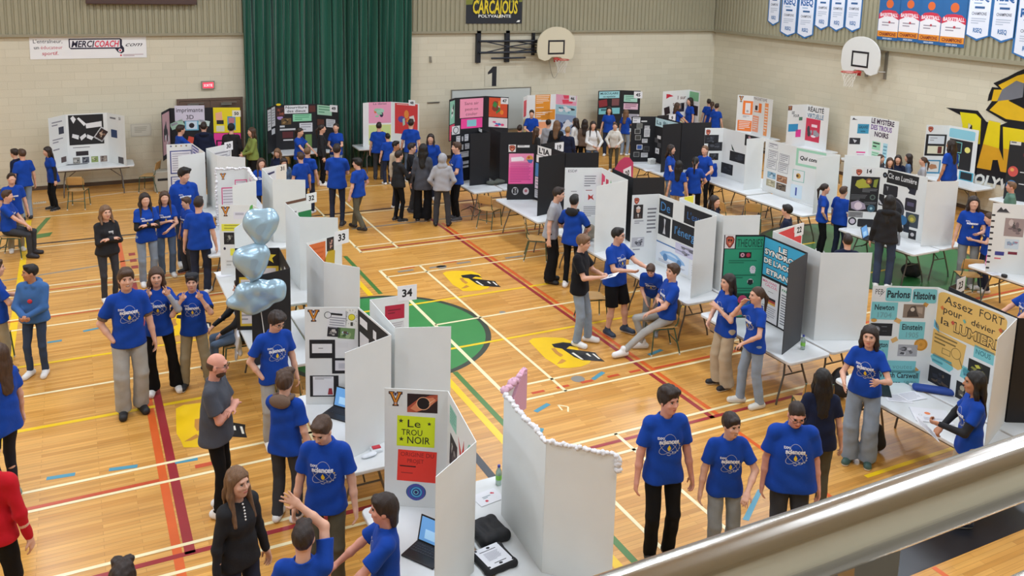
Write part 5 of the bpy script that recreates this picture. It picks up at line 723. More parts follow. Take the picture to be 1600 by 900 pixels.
wb('white board with black framed sheets beside the wall mural',[(1448,195),(1484,196),(1530,204)],{0:[lion(.06,.02,.26),(.03,.18,.92,.60,'#1c1c1e',[('r',.12,.07,.9,.44,'#d6dce0'),('r',.12,.54,.9,.90,'#e0dcc0'),('r',.62,.56,.82,.88,'#6a2a24'),ln(2,'#a0a0a4',.2,.15,.55,.35)],{'n':'black_frame_poster'}),(.1,.68,.78,.95,'#3f86a8',[('r',.1,.1,.9,.88,'#d8d4cc'),('p',[(.2,.5),(.4,.3),(.7,.35),(.8,.6),(.4,.7)],'#b07a54')],{'n':'blue_frame_poster'})],1:[(.02,.04,.9,.22,'#8cc8d6',(),{'n':'blue_title','shape':'round'}),(.06,.24,.85,.80,'#1c1c1e',[('f',.12,.08,.55,.45,.03,'#7ac0b8'),('c',.8,.3,.12,'#e8e07a'),('f',.12,.5,.5,.9,.03,'#7ac0b8')],{'n':'black_frame_poster'}),(.5,.82,.98,1.06-.07,'#3fa0b8',[('r',.1,.1,.9,.9,'#20242a')],{'n':'blue_frame_poster'})]},zt=2.11)
wb('black board with red and blue round prints in front of the mural',[(1578,220),(1630,226)],{0:[(.02,.0,.35,.06,'#d0cfc8',[ln(1,'#55555a')],{'n':'title_strip'}),(.4,.15,.95,.32,'#17181c',[T(.1,.5,.3,'LE COEUR','#6a1a2a',b=.03,w=.8)],{'n':'title_sheet'}),(.05,.42,.36,.60,'#c8504a',[('c',.4,.35,.2,'#e0a05a')],{'n':'heart_print','shape':'disc'}),(.04,.66,.36,.84,'#3f78b0',[('c',.5,.5,.2,'#b8d4e4')],{'n':'blue_print','shape':'disc'}),(.42,.5,.6,.515,'#d0d0d0',(),{'n':'title_strip'}),(.42,.7,.6,.715,'#d0d0d0',(),{'n':'title_strip'})]},zt=2.15,col='k')
# ================================================================ figures
f32=np.float32
def A3(*p): return np.array(p,float)
def smin(a,b,k):
    if k<=0: return np.minimum(a,b)
    h=np.maximum(k-np.abs(a-b),0)/k
    return np.minimum(a,b)-h*h*(k*.25)
def cap(a,b,ra,rb=None,n=None,q=1.,k=.02): return dict(t='c',a=A3(*a),b=A3(*b),ra=ra,rb=ra if rb is None else rb,n=None if n is None else A3(*n)/np.linalg.norm(n),q=q,k=k)
def ell(c,r,R=None,k=.02,sub=False): return dict(t='e',c=A3(*c),r=A3(*r),R=R,k=k,sub=sub)
def d_prim(p,P):
    if p['t']=='c':
        ab=p['b']-p['a']; v=P-p['a'].astype(f32); L=float(ab@ab)+1e-9
        t=np.clip((v@ab.astype(f32))/L,0,1); v=v-t[...,None]*ab.astype(f32)
        if p['n'] is not None: n=p['n'].astype(f32); v=v+(1/p['q']-1)*(v@n)[...,None]*n
        d=np.sqrt((v*v).sum(-1))-(p['ra']+(p['rb']-p['ra'])*t)
        return d*(p['q'] if p['q']<1 else 1)
    v=P-p['c'].astype(f32)
    if p['R'] is not None: v=v@p['R'].astype(f32)
    r=p['r'].astype(f32); k0=np.sqrt(((v/r)**2).sum(-1)); k1=np.sqrt(((v/(r*r))**2).sum(-1))+1e-6
    return k0*(k0-1)/k1
def b_prim(p):
    if p['t']=='c': r=max(p['ra'],p['rb']); return np.minimum(p['a'],p['b'])-r,np.maximum(p['a'],p['b'])+r
    r=p['r'].max() if p['R'] is not None else p['r']; return p['c']-r,p['c']+r
class Fld:
    """groups of primitives blended inside a group, groups joined with blend kg; cuts = planes (n,c,groups) keeping n.p<c"""
    def __init__(s,kg=.02,wr=0.): s.g=[]; s.kg=kg; s.cuts=[]; s.subs=[]; s.wr=wr; s.fq=1.; s.ph=random.random()*6
    def group(s,prims,cuts=(),kg=None): s.g.append((prims,list(cuts),s.kg if kg is None else kg)); return s
    def eval(s,P):
        F_=np.full(P.shape[:-1],1.,f32)
        for prims,cuts,kg in s.g:
            G=np.full(P.shape[:-1],1.,f32)
            for p in prims: G=smin(G,d_prim(p,P),p['k'])
            for n,c in cuts: G=np.maximum(G,P@np.asarray(n,f32)-f32(c))
            F_=smin(F_,G,kg)
        return s.post(F_,P)
    def post(s,F_,P):
        for p in s.subs: F_=-smin(-F_,d_prim(p,P),p['k'])
        for n,c in s.cuts: F_=np.maximum(F_,P@np.asarray(n,f32)-f32(c))
        if s.wr: q_=s.fq; F_=F_+s.wr*(np.sin(P[...,0]*19*q_+s.ph+2*np.sin(P[...,2]*9+s.ph))*np.sin(P[...,2]*23*(q_ if q_<2 else 1)+P[...,1]*15*q_+s.ph))
        return F_
    def mesh(s,h):
        lo=np.full(3,9.);hi=np.full(3,-9.)
        for prims,_,_ in s.g:
            for p in prims: a,b=b_prim(p); lo=np.minimum(lo,a); hi=np.maximum(hi,b)
        lo-=2.5*h; hi+=2.5*h; N=np.ceil((hi-lo)/h).astype(int)+1
        F_=np.full(N,1.,f32)
        ax=[(lo[i]+h*np.arange(N[i])).astype(f32) for i in range(3)]
        def grid(sl): X,Y,Z=np.meshgrid(ax[0][sl[0]],ax[1][sl[1]],ax[2][sl[2]],indexing='ij'); return np.stack([X,Y,Z],-1)
        def rng_(a,b,m):
            i0=np.maximum(((a-m-lo)/h).astype(int),0); i1=np.minimum(((b+m-lo)/h).astype(int)+2,N); return tuple(slice(i0[i],max(i1[i],i0[i]+1)) for i in range(3))
        for prims,cuts,kg in s.g:
            glo=np.min([b_prim(p)[0] for p in prims],0); ghi=np.max([b_prim(p)[1] for p in prims],0)
            gs=rng_(glo,ghi,kg+2*h+.01); G=np.full(tuple(x.stop-x.start for x in gs),1.,f32)
            for p in prims:
                a,b=b_prim(p); ps=rng_(a,b,p['k']+2*h+.005)
                ps=tuple(slice(max(ps[i].start,gs[i].start),min(ps[i].stop,gs[i].stop)) for i in range(3))
                rel=tuple(slice(ps[i].start-gs[i].start,ps[i].stop-gs[i].start) for i in range(3))
                G[rel]=smin(G[rel],d_prim(p,grid(ps)),p['k'])
            if cuts:
                Pg=grid(gs)
                for n,c in cuts: G=np.maximum(G,Pg@np.asarray(n,f32)-f32(c))
            F_[gs]=smin(F_[gs],G,kg)
        if s.subs:
            for p in s.subs:
                a,b=b_prim(p); ps=rng_(a,b,p['k']+2*h+.005); F_[ps]=-smin(-F_[ps],d_prim(p,grid(ps)),p['k'])
        if s.cuts or s.wr:
            sb,s.subs=s.subs,[]; F_=s.post(F_,grid(tuple(slice(0,n) for n in N))); s.subs=sb
        F_[0]=F_[-1]=1; F_[:,0]=F_[:,-1]=1; F_[:,:,0]=F_[:,:,-1]=1
        return nets(F_,lo,h)
def nets(F_,lo,h):
    S=F_<0; c=np.zeros(tuple(n-1 for n in F_.shape),np.int8)
    for i in (0,1):
        for j in (0,1):
            for k in (0,1): c+=S[i:S.shape[0]-1+i,j:S.shape[1]-1+j,k:S.shape[2]-1+k]
    act=(c>0)&(c<8); I=np.argwhere(act); idx=np.full(act.shape,-1,np.int32); idx[act]=np.arange(len(I))
    acc=np.zeros((len(I),3)); cnt=np.zeros(len(I))
    for a in range(3):
        o=[x for x in range(3) if x!=a]
        for u in (0,1):
            for v in (0,1):
                d0=np.zeros(3,int); d0[o[0]]=u; d0[o[1]]=v; d1=d0.copy(); d1[a]=1
                f0=F_[tuple((I+d0).T)]; f1=F_[tuple((I+d1).T)]; m=(f0<0)!=(f1<0)
                t=f0[m]/(f0[m]-f1[m]); q=np.tile(d0.astype(float),(m.sum(),1)); q[:,a]=t; acc[m]+=q; cnt[m]+=1
    V=(I+acc/cnt[:,None])*h+lo; Q=[]
    for a in range(3):
        o=[x for x in range(3) if x!=a]
        sl0=[slice(None)]*3; sl1=[slice(None)]*3; sl0[a]=slice(0,-1); sl1[a]=slice(1,None)
        for x in o: sl0[x]=slice(1,-1); sl1[x]=slice(1,-1)
        s0=S[tuple(sl0)]; s1=S[tuple(sl1)]
        for m,flip in ((s0&~s1,False),(~s0&s1,True)):
            E_=np.argwhere(m)
            if not len(E_): continue
            E_[:,o[0]]+=1; E_[:,o[1]]+=1; cs=[]
            for u,v in ((1,1),(0,1),(0,0),(1,0)):
                q=E_.copy(); q[:,o[0]]-=u; q[:,o[1]]-=v; cs.append(idx[tuple(q.T)])
            q=np.stack(cs,1)
            fl=flip if a!=1 else (not flip)
            Q.append(q[:,::-1] if fl else q)
    return V,np.concatenate(Q) if Q else np.zeros((0,4),int)
def mk_mesh(name,V,Q,mats,mi=None,parent=None):
    me=bpy.data.meshes.new(name); me.vertices.add(len(V)); me.vertices.foreach_set('co',np.asarray(V,f32).ravel())
    me.loops.add(len(Q)*4); me.loops.foreach_set('vertex_index',np.asarray(Q,np.int32).ravel()); me.polygons.add(len(Q))
    me.polygons.foreach_set('loop_start',np.arange(0,len(Q)*4,4,dtype=np.int32)); me.polygons.foreach_set('use_smooth',np.ones(len(Q),bool))
    for m in mats: me.materials.append(m)
    if mi is not None: me.polygons.foreach_set('material_index',np.asarray(mi,np.int32))
    me.update(calc_edges=True)
    o=bpy.data.objects.new(name,me); COL.objects.link(o)
    if parent: o.parent=parent
    return o
def ik(a,t,l1,l2,pole):
    a=np.array(a,float); t=np.array(t,float); d=t-a; L=np.linalg.norm(d); mx=(l1+l2)*.995
    if L>mx: d=d/L*mx; L=mx; t=a+d
    u=d/L; x=(l1*l1-l2*l2+L*L)/(2*L); hgt=math.sqrt(max(l1*l1-x*x,1e-6)); p=np.array(pole,float); p=p-u*(p@u); p/=np.linalg.norm(p)+1e-9
    return a+u*x+p*hgt,t
def rotx(a): c,s=math.cos(a),math.sin(a); return np.array([[1,0,0],[0,c,-s],[0,s,c]])
def rotz(a): c,s=math.cos(a),math.sin(a); return np.array([[c,-s,0],[s,c,0],[0,0,1]])
def roty(a): c,s=math.cos(a),math.sin(a); return np.array([[c,0,s],[0,1,0],[-s,0,c]])
ARM={'down':(.27,.04,.80,.3,-1,0),'side':(.33,.0,.84,.5,-1,0),'pocket':(.168,.075,.915,1,-.7,0),'cross':(-.03,.19,1.16,1,-.25,-.8),'clasp':(.03,.27,1.02,1,-.3,-.7),'hold':(.07,.33,1.12,.8,-.3,-1),
 'point':(.20,.46,1.14,.4,-.2,-1),'chest':(.10,.21,1.26,.8,-.2,-1),'vsign':(.135,.22,1.40,.55,.1,-1),'face':(.05,.20,1.47,.6,.1,-1),'behind':(.07,-.19,.98,1,-.6,0),'table':(.20,.45,.95,.6,-.5,.2),
 'up':(.36,.28,1.66,.7,-.1,-1),'lap':(.09,.30,.97,.9,-.5,-.2),'lapfar':(.12,.42,1.0,.7,-.4,-.3),'waist':(.15,.25,.98,1,-.4,-.3),'wave':(.16,.34,1.78,.6,.4,-.6)}
SKIN={'light':'#d9a78d','pink':'#d99a84','tan':'#b9815f','brown':'#93603f','pale':'#e2b8a2'}
HAIRC={'black':'#17130f' if 0 else '#1c1815','dark':'#2e221c','brown':'#4b3526','light':'#75563c','blond':'#94754f','auburn':'#5a3625'}
def hand(W_,dirv,palm,s,kind,sc):
    """palm + four fingers + thumb. W_ wrist, dirv hand direction, palm palm-normal, s side (+1 right hand)"""
    y=dirv/np.linalg.norm(dirv); z=palm-y*(palm@y); z/=np.linalg.norm(z)+1e-9; x=np.cross(y,z)*(s)  # x towards the little finger side
    P=[cap(W_,W_+y*.03*sc,.026*sc,.030*sc,n=z,q=.75,k=.012)]
    kn=W_+y*.085*sc
    P.append(cap(W_+y*.035*sc-x*.004,kn-x*.014*sc,.030*sc,.026*sc,n=z,q=.55,k=.014)); P.append(cap(W_+y*.035*sc+x*.012*sc,kn+x*.018*sc,.026*sc,.022*sc,n=z,q=.55,k=.012))
    cu={'relax':.32,'flat':.08,'grip':.85,'fist':1.15,'v':.05,'open':.12}[kind]; L=[.074,.082,.077,.060]
    for i in range(4):
        c=cu
        if kind=='v': c=.06 if i<2 else 1.25
        off=(-.030+.0205*i)*sc; sp=(-.16+.11*i)*(1.6 if kind in('v','open') else .6)
        b=kn+x*off; d=y*math.cos(sp)+x*math.sin(sp); a=.25*c; seg=[.45,.30,.25]; r=[.0098,.0090,.0080,.0068]
        for j in range(3):
            a+=c; dd=d*math.cos(a)+z*math.sin(a); e=b+dd*L[i]*sc*seg[j]; P.append(cap(b,e,r[j]*sc,r[j+1]*sc,k=.004)); b=e
    b=W_+y*.028*sc-x*.024*sc; o=-.9 if kind!='fist' else -.5
    d=y*.75+x*o+z*(.35+.3*cu); d/=np.linalg.norm(d); e=b+d*.042*sc; P.append(cap(b,e,.0125*sc,.0105*sc,k=.012)); d2=y*.95+x*.1*o+z*(.3+.5*cu); d2/=np.linalg.norm(d2)
    P.append(cap(e,e+d2*.032*sc,.0100*sc,.0080*sc,k=.004)); return P
HN=0
def person(x=None,y=None,h=1.66,face=0,foot=None,head=None,z0=0.,skin='light',hair='short',hc='brown',top='tee',tc='blue',bot='jeans',bc='navy',shoe='#e8e6e2',sole='#f0efec',
           arms=('down','down'),hands=('relax','relax'),lean=0.,side=0.,twist=0.,hyaw=0.,hpitch=0.,hroll=0.,sex='m',wide=1.,sit=False,feet=None,label='',group=None,logo=None,glasses=False,beard=False,extras=(),q=None,bag=None,cuff=None,under=None,hem=None,smile=False,seat=.46):
    """one figure. face: 0 looks at the camera, 90 towards image right, 180 away. arms (right,left) of the person."""
    hp=1. if not sit else None
    if foot is not None: g=at(foot[0],foot[1],0)
    elif x is not None: g=np.array([x,y,0.])
    else: g=at(head[0],head[1],(h if not sit else h-.90+seat)*.99)
    if foot is not None and head is not None:
        zs=np.linspace(.6,2.1,151); ys=np.array([px_of((g[0],g[1],z))[1] for z in zs]); hh=zs[np.argmin(abs(ys-head[1]))]
        h=float(np.clip(hh if not sit else hh+.90-seat,1.25,1.95)*(1.0))
    sc=h/1.70; dist=np.linalg.norm(g-CAM)
    if q is None: q=float(np.clip(dist*.00078,.0062,.0135))
    lod=0 if dist<12.5 else (1 if dist<17.5 else 2)
    tc_=CAM[:2]-g[:2]; tc_/=np.linalg.norm(tc_); rv=np.array([-tc_[1],tc_[0]]);  rv=rv if rv@RT[:2]>0 else -rv
    fa=math.radians(face); fd=tc_*math.cos(fa)+rv*math.sin(fa); rz=math.atan2(fd[1],fd[0])-PI/2
    fem=sex=='f'; sw=(.142 if fem else .160)*(1+.34*(wide-1)); up=lambda p:p
    hipz=.905 if not sit else (seat/sc+.10)
    T=rotz(twist)@rotx(-lean)@roty(side); O=A3(0,0,hipz)   # torso frame about the hips
    def tp(p): return O+T@(A3(*p)-A3(0,0,.905))            # torso point given in standing coordinates
    hn=tp((0,.0,1.50)); HR=T@rotz(-hyaw)@rotx(hpitch)@roty(hroll); hc_=hn+HR@A3(0,.022,.092)
    def H(p): return hc_+HR@A3(*p)
    sh={s:tp((s*sw,-.005,1.358)) for s in (1,-1)}
    arm={}
    for s,a,hk in ((1,arms[0],hands[0]),(-1,arms[1],hands[1])):
        v=ARM[a] if isinstance(a,str) else a
        t=tp((s*v[0],v[1],v[2])); t=t if not (isinstance(a,tuple) and len(a)>6) else A3(s*v[0],v[1],v[2])
        e,w_=ik(sh[s],t,.285,.245,T@A3(s*v[3],v[4],v[5])); arm[s]=(sh[s],e,w_,hk,a)
    leg={}; hj={s:A3(s*.088*(1.08 if fem else 1),0,hipz-.005) for s in (1,-1)}
    if sit and feet is None: feet=((.12,.42),(.12,.40))
    if feet is None: feet=((.095,.02),(.10,-.02))
    for s,ft in ((1,feet[0]),(-1,feet[1])):
        ank=A3(s*ft[0],ft[1],.085+(ft[2] if len(ft)>2 else 0)); k_,a_=ik(hj[s],ank,.424,.400,(s*.15,1,.25 if sit else 0)); leg[s]=(hj[s],k_,a_,ft)
    sk=mat('skin_'+skin,SKIN[skin],.55,noise=.04,nscale=14,spec=.35)
    # ---------------- body
    B=Fld(kg=.018); wb=wide
    def bar(z,hw,d,y=0.,k=.05): r=d; return cap(tp((-max(hw-r,.005),y,z)),tp((max(hw-r,.005),y,z)),r,k=k)
    tors=[bar(.93,.138*wb,.086*wb),bar(1.03,.118*wb,.076*wb),bar(1.13,.124*wb,.080*wb),bar(1.23,.134*wb,.086,.0),bar(1.31,.134,.074)]
    tors.append(cap(tp((-sw*.75,-.005,1.372)),tp((sw*.75,-.005,1.372)),.040,k=.04))
    neck=cap(tp((0,-.012,1.40)),H((0,-.012,-.06)),.056 if not fem else .049,.052 if not fem else .046,k=.035)
    hd=[ell(H((0,-.012,.022)),(.073,.092,.092),HR,k=.03),ell(H((0,.018,-.042)),(.057,.066,.074),HR,k=.04),ell(H((0,.052,-.092)),(.024,.022,.020),HR,k=.03),
        cap(H((0,.088,.012)),H((0,.102,-.020)),.0075,.0125,k=.012),ell(H((.011,.090,-.024)),(.009,.010,.008),HR,k=.008),ell(H((-.011,.090,-.024)),(.009,.010,.008),HR,k=.008),
        ell(H((.073,-.004,-.012)),(.011,.022,.031),HR@rotz(-.3),k=.008),ell(H((-.073,-.004,-.012)),(.011,.022,.031),HR@rotz(.3),k=.008),
        ell(H((0,.077,-.057)),(.025,.010,.012),HR,k=.012),ell(H((.036,.066,-.022)),(.022,.016,.018),HR,k=.02),ell(H((-.036,.066,-.022)),(.022,.016,.018),HR,k=.02),cap(H((-.03,.078,.034)),H((.03,.078,.034)),.009,k=.02)]
    B.group(tors+[neck]+hd)
    if lod<2: B.subs=[ell(H((e*.031,.094,.010)),(.017,.013,.010),HR,k=.010) for e in (1,-1)]
    for s in (1,-1):
        S_,e,w_,hk,a=arm[s]; u=(w_-e)/np.linalg.norm(w_-e); pn=A3(-s,0,0) if abs(u[0])<.75 else A3(0,-1,.2)
        hd_=u+A3(0,0,-.1)
        if isinstance(a,str) and a=='cross': hd_=T@A3(-s,-.35,.05)
        if isinstance(a,str) and a in('vsign','up','wave'): pn=A3(0,-1,0)*-1 if a!='vsign' else A3(0,-.9,.2)*-1
        if isinstance(a,str) and a in('hold','lap','table','lapfar','cross','waist'): pn=A3(0,0,-1) if a!='hold' else A3(-s*.8,0,.6)
        P=[cap(S_,S_*.5+e*.5,.047*(.85+.15*wb),.043*(.6+.4*wb),k=.02),cap(S_*.5+e*.5,e,.042*(.6+.4*wb),.036,k=.02),cap(e,e*.55+w_*.45,.037*(.8+.2*wb),.034,k=.02),cap(e*.55+w_*.45,w_,.033,.024,k=.02)]
        if fem: 
            for p in P: p['ra']*=.87; p['rb']*=.87
        B.group(P+(hand(w_,hd_,pn,s,hk,.95) if not (isinstance(a,str) and a=='pocket') else []),kg=.02)
        hj_,k_,a_,ft=leg[s]; tr=1 if bot=='shorts' else .8
        fw_=rotz(-s*.18)@A3(0,1,0)
        if len(ft)>3: fw_=rotz(ft[3])@A3(0,1,0)
        B.group([cap(hj_,k_,.080*tr*(.5+.5*wb),.052*tr,k=.02),cap(k_,k_*.6+a_*.4,.052*tr,.054*tr,k=.02),cap(k_*.6+a_*.4,a_,.052*tr,.034,k=.02),cap(a_-A3(0,0,.045),a_+fw_*.12-A3(0,0,.055),.03,.022,k=.02)],kg=.03)
    V,Q=B.mesh(q/sc)
    root=mk_mesh('person',V*sc,Q,[sk]); root.location=(g[0],g[1],z0); root.rotation_euler=(0,0,rz)
    tag(root,label,'person',group)
    def part(name,Fd,mats,mf=None,hq=None,par=None):
        V,Q=Fd.mesh((hq or q*1.15)/sc)
        if not len(Q): return None
        mi=mf(V[Q].mean(1)) if mf else None
        return mk_mesh(name,V*sc,Q,mats,mi,par or root)
    # ---------------- top garment
    TC={'blue':'#18429c','black':'#17171a','charcoal':'#4b4d54','grey':'#97979a','white':'#dcdad6','heather':'#a2a2a6','navy':'#1c2238','red':'#c01a26','olive':'#7d8a45','denim':'#40669a','brown':'#6e5848','beige':'#b9a58c','cream':'#d8d2c6','green':'#5b7a6a','steel':'#5d7391'}
    gm=mat('cloth_'+tc+('_tee' if top in('tee','crop') else ''),TC[tc],.85,noise=.05,nscale=7,bump=.25,bscale=26,sheen=.05,spec=.15)
    loose={'tee':1.,'hoodie':1.12,'long':.94,'crop':.96,'fitted':.92}[top]*1.0
    hm=hem if hem is not None else {'tee':.82,'hoodie':.86,'long':.86,'crop':.89,'fitted':.86}[top]
    if sit and hem is None: hm=.90
    G=Fld(kg=.03,wr=.0055); lw=loose*(.95 if fem else 1.)
    l2=max(lw,.98); zz=np.linspace(hm-.01,1.10,max(4,int((1.11-hm)/.075)+1))[:-1]; tb=[bar(z_,(.192-.030*t_)*l2*wb,(.128-.016*t_)*l2*wb) for t_,z_ in zip(np.linspace(0,1,len(zz)),zz)]+[bar(1.10,.160*lw*wb,.110*lw*wb),bar(1.22,.158*lw*(.4+.6*wb),.114*lw*(.4+.6*wb),.006),bar(1.30,.156*lw,.098*lw)]
    if fem: tb.append(bar(1.235,.12,.112*lw,.022))
    tb.append(cap(tp((-sw*.80,-.005,1.372)),tp((sw*.80,-.005,1.372)),.063*max(lw,1),k=.05)); tb.append(cap(tp((0,-.012,1.385)),tp((0,-.008,1.435)),.075 if not fem else .066,k=.03))
    zt=T@A3(0,0,1); G.group(tb,cuts=[(-zt,-(zt@tp((0,0,hm)))),(zt,zt@tp((0,0,1.452 if not fem else 1.44)))])
    long_=top in('hoodie','long')
    for s in (1,-1):
        S_,e,w_,hk,a=arm[s]
        if long_: G.group([cap(S_,e,.060*max(lw,1),.050*lw,k=.03),cap(e,w_-(w_-e)*.05,.049*lw,.038*lw,k=.03)],kg=.035)
        else:
            u=(e-S_)/np.linalg.norm(e-S_); en=S_+(e-S_)*(.70 if not fem else .60); G.group([cap(S_,en+u*.05,.058*lw*(.6+.4*wb),.070*lw*(.6+.4*wb),k=.03)],cuts=[(u,u@en)],kg=.035)
    if top=='hoodie' and hair!='hood': G.group([ell(tp((0,-.085,1.43)),(.115,.062,.06),T,k=.03),cap(tp((-.085,-.02,1.43)),tp((-.05,.075,1.40)),.028,k=.03),cap(tp((.085,-.02,1.43)),tp((.05,.075,1.40)),.028,k=.03)],kg=.03)
    if 'hooddown' in extras: pass
    G.subs=[cap(tp((0,-.004,1.45)),tp((0,.0,1.60)),.058,.075,k=.006),ell(tp((0,.055,1.465)),(.052,.045,.032 if (not fem or top!='tee') else .045),T,k=.008)]
    shirt=part({'tee':'t_shirt','crop':'t_shirt','hoodie':'hooded_sweatshirt','long':'long_sleeved_top','fitted':'t_shirt'}[top],G,[gm])
    if 'hooddown' in extras or 'hoodunder' in extras:
        hcol='brown' if 'hooddown' in extras else 'black'
        part('sweatshirt_hood',Fld(wr=.003).group([ell(tp((0,-.10,1.425)),(.12,.06,.075),T,k=.03),cap(tp((-.09,-.03,1.45)),tp((-.055,.07,1.41)),.03,k=.03),cap(tp((.09,-.03,1.45)),tp((.055,.07,1.41)),.03,k=.03)]),[mat('cloth_'+hcol,TC[hcol],.85,noise=.05,bump=.2)])
    if under or cuff:   # longer sleeve of another colour worn beneath
        uc=under or cuff
        for s in (1,-1):
            U=Fld(kg=.01,wr=.002); S_,e,w_,hk,a=arm[s]
            if under: U.group([cap(S_+(e-S_)*.5,e,.050,.043,k=.02),cap(e,w_-(w_-e)*.03,.042,.031,k=.02)])
            else: u=(e-S_)/np.linalg.norm(e-S_); en=S_+(e-S_)*.84; U.group([cap(S_+(e-S_)*.55,en+u*.05,.056,.058)],cuts=[(u,u@en)])
            part('undershirt_sleeve',U,[mat('cloth_'+uc,TC[uc],.85,noise=.05,bump=.2)])
    # ---------------- legs garment
    BC={'navy':'#2a3042','black':'#141416','denim':'#5d6f86','lightdenim':'#8b98a6','greyjeans':'#8d9191','beige':'#b5a48a','khaki':'#9a8f76','charcoal':'#3b3c40','olive':'#5a5647','grey':'#a6a49e','darkdenim':'#38445a','floral':'#26252c'}
    st_={'slim':(.080,.058,.046),'jeans':(.085,.070,.062),'baggy':(.092,.088,.086),'flare':(.082,.066,.098),'sweat':(.086,.078,.060),'shorts':(.094,.098,.1),'wide':(.090,.095,.105)}[bot]
    bm_=mat('cloth_leg_'+bc,BC[bc],.85,noise=.08,nscale=9,bump=.25,bscale=30,spec=.2)
    Lg=Fld(kg=.03,wr=.004); hw_=1.06 if fem else 1
    Lg.group([cap(A3(-.05*hw_,0,hipz+.07),A3(.05*hw_,0,hipz+.07),.084*wb,k=.04),cap(A3(-.062*hw_,-.01,hipz-.01),A3(.058*hw_,-.006,hipz-.01),.090*wb,k=.04)]+([bar(.96,.150*wb,.098*wb)] if sit else []))
    for s in (1,-1):
        hj_,k_,a_,ft=leg[s]
        if bot=='shorts': u=(k_-hj_)/np.linalg.norm(k_-hj_); Lg.group([cap(hj_,k_+u*.08,st_[0]*wb,st_[1],k=.03)],cuts=[(u,u@(k_+u*.0))])
        else: u=(a_-k_)/np.linalg.norm(a_-k_); en=a_-u*.005+A3(0,0,-.02); Lg.group([cap(hj_,k_,st_[0]*(.5+.5*wb),st_[1]*.93,k=.012),cap(k_,en+u*.05,st_[1]*.93,st_[2],k=.012)],cuts=[(u,u@en)])
    part('shorts' if bot=='shorts' else 'trousers',Lg,[bm_])
    # ---------------- shoes
    sm=[mat('shoe_'+shoe.lstrip('#'),shoe,.6,noise=.05),mat('sole_'+sole.lstrip('#'),sole,.6)]
    for s in (1,-1):
        hj_,k_,a_,ft=leg[s]; fw_=rotz(-s*.18)@A3(0,1,0) if len(ft)<=3 else rotz(ft[3])@A3(0,1,0); b=a_-A3(0,0,.085)
        gz=a_[2]-.085
        S2=Fld(); S2.group([cap(b-fw_*.045+A3(0,0,.045),b+fw_*.14+A3(0,0,.036),.044,.045,k=.02),cap(b+A3(0,0,.06),b+A3(0,0,.115),.046,.044,k=.03),cap(b+A3(0,0,.07),b+fw_*.08+A3(0,0,.05),.040,.038,k=.02)],cuts=[((0,0,-1),-gz)])
        part('shoe',S2,sm,lambda c,gz=gz:(c[:,2]<gz+.026).astype(int),q*1.0)
    # ---------------- hair
    hm_=mat('hair_'+hc,HAIRC[hc],.45,noise=.35,nscale=34,stretch=(3,3,.3),bump=.6,bscale=80,spec=.4)
    if hair!='bald':
        K=Fld(kg=.02,wr=.0026); K.fq=6. if lod==0 else 4.; fn=HR@(A3(0,.8,-.6)); nd=HR@A3(0,0,-1)
        def dome(c=.026,low=.055,gro=0.,yo=0.): 
            return ([ell(H((0,-.016+yo,.030)),(.083+gro,.103+gro,.100+gro),HR)],[(fn/np.linalg.norm(fn),(fn/np.linalg.norm(fn))@hc_+c),(nd,nd@hc_+low)])
        if hair=='shaved': p,c=dome(.020,.045,-.006); K.group(p,c)
        elif hair=='short': p,c=dome(); K.group(p,c); K.group([ell(H((0,.050,.102)),(.060,.034,.024),HR,k=.02)],kg=.03)
        elif hair=='fringe': p,c=dome(.034,.065,.004); K.group(p,c); K.group([ell(H((.01,.066,.084)),(.060,.026,.026),HR,k=.02)],kg=.025)
        elif hair=='messy': p,c=dome(.030,.065,.008); K.group(p,c); K.group([ell(H((random.uniform(-.05,.05),random.uniform(-.03,.07),.11)),(.035,.035,.02),HR,k=.02) for _ in range(7)]+[ell(H((-.03,.068,.092)),(.038,.026,.026),HR,k=.02),ell(H((.035,.062,.096)),(.034,.026,.024),HR,k=.02)],kg=.03); K.wr=.0045
        elif hair=='mullet': p,c=dome(.034,.08,.004); K.group(p,c); K.group([ell(H((0,.064,.086)),(.062,.028,.026),HR,k=.02)],kg=.03); K.group([cap(H((-.045,-.075,.0)),H((-.045,-.085,-.115)),.042,.026,k=.03),cap(H((.045,-.075,.0)),H((.045,-.085,-.115)),.042,.026,k=.03),cap(H((0,-.085,.0)),H((0,-.098,-.13)),.04,.025,k=.03)],kg=.03)
        elif hair in('long','longfront','bob'):
            p,c=dome(.022,.10,.004); K.group(p,c); ln={'long':.36,'longfront':.34,'bob':.19}[hair]; D=T@A3(0,0,-1); bk=T@A3(0,-1,0); rt_=T@A3(1,0,0)
            a0=H((0,-.055,.02)); a1=H((0,-.082,-.10)); a2=a1+D*(ln-.12)+bk*.045; K.group([cap(a0,a1,.083,.088,n=HR@A3(0,1,0),q=.5,k=.03),cap(a1,a2,.088,.066,n=bk,q=.34,k=.03)],kg=.03)
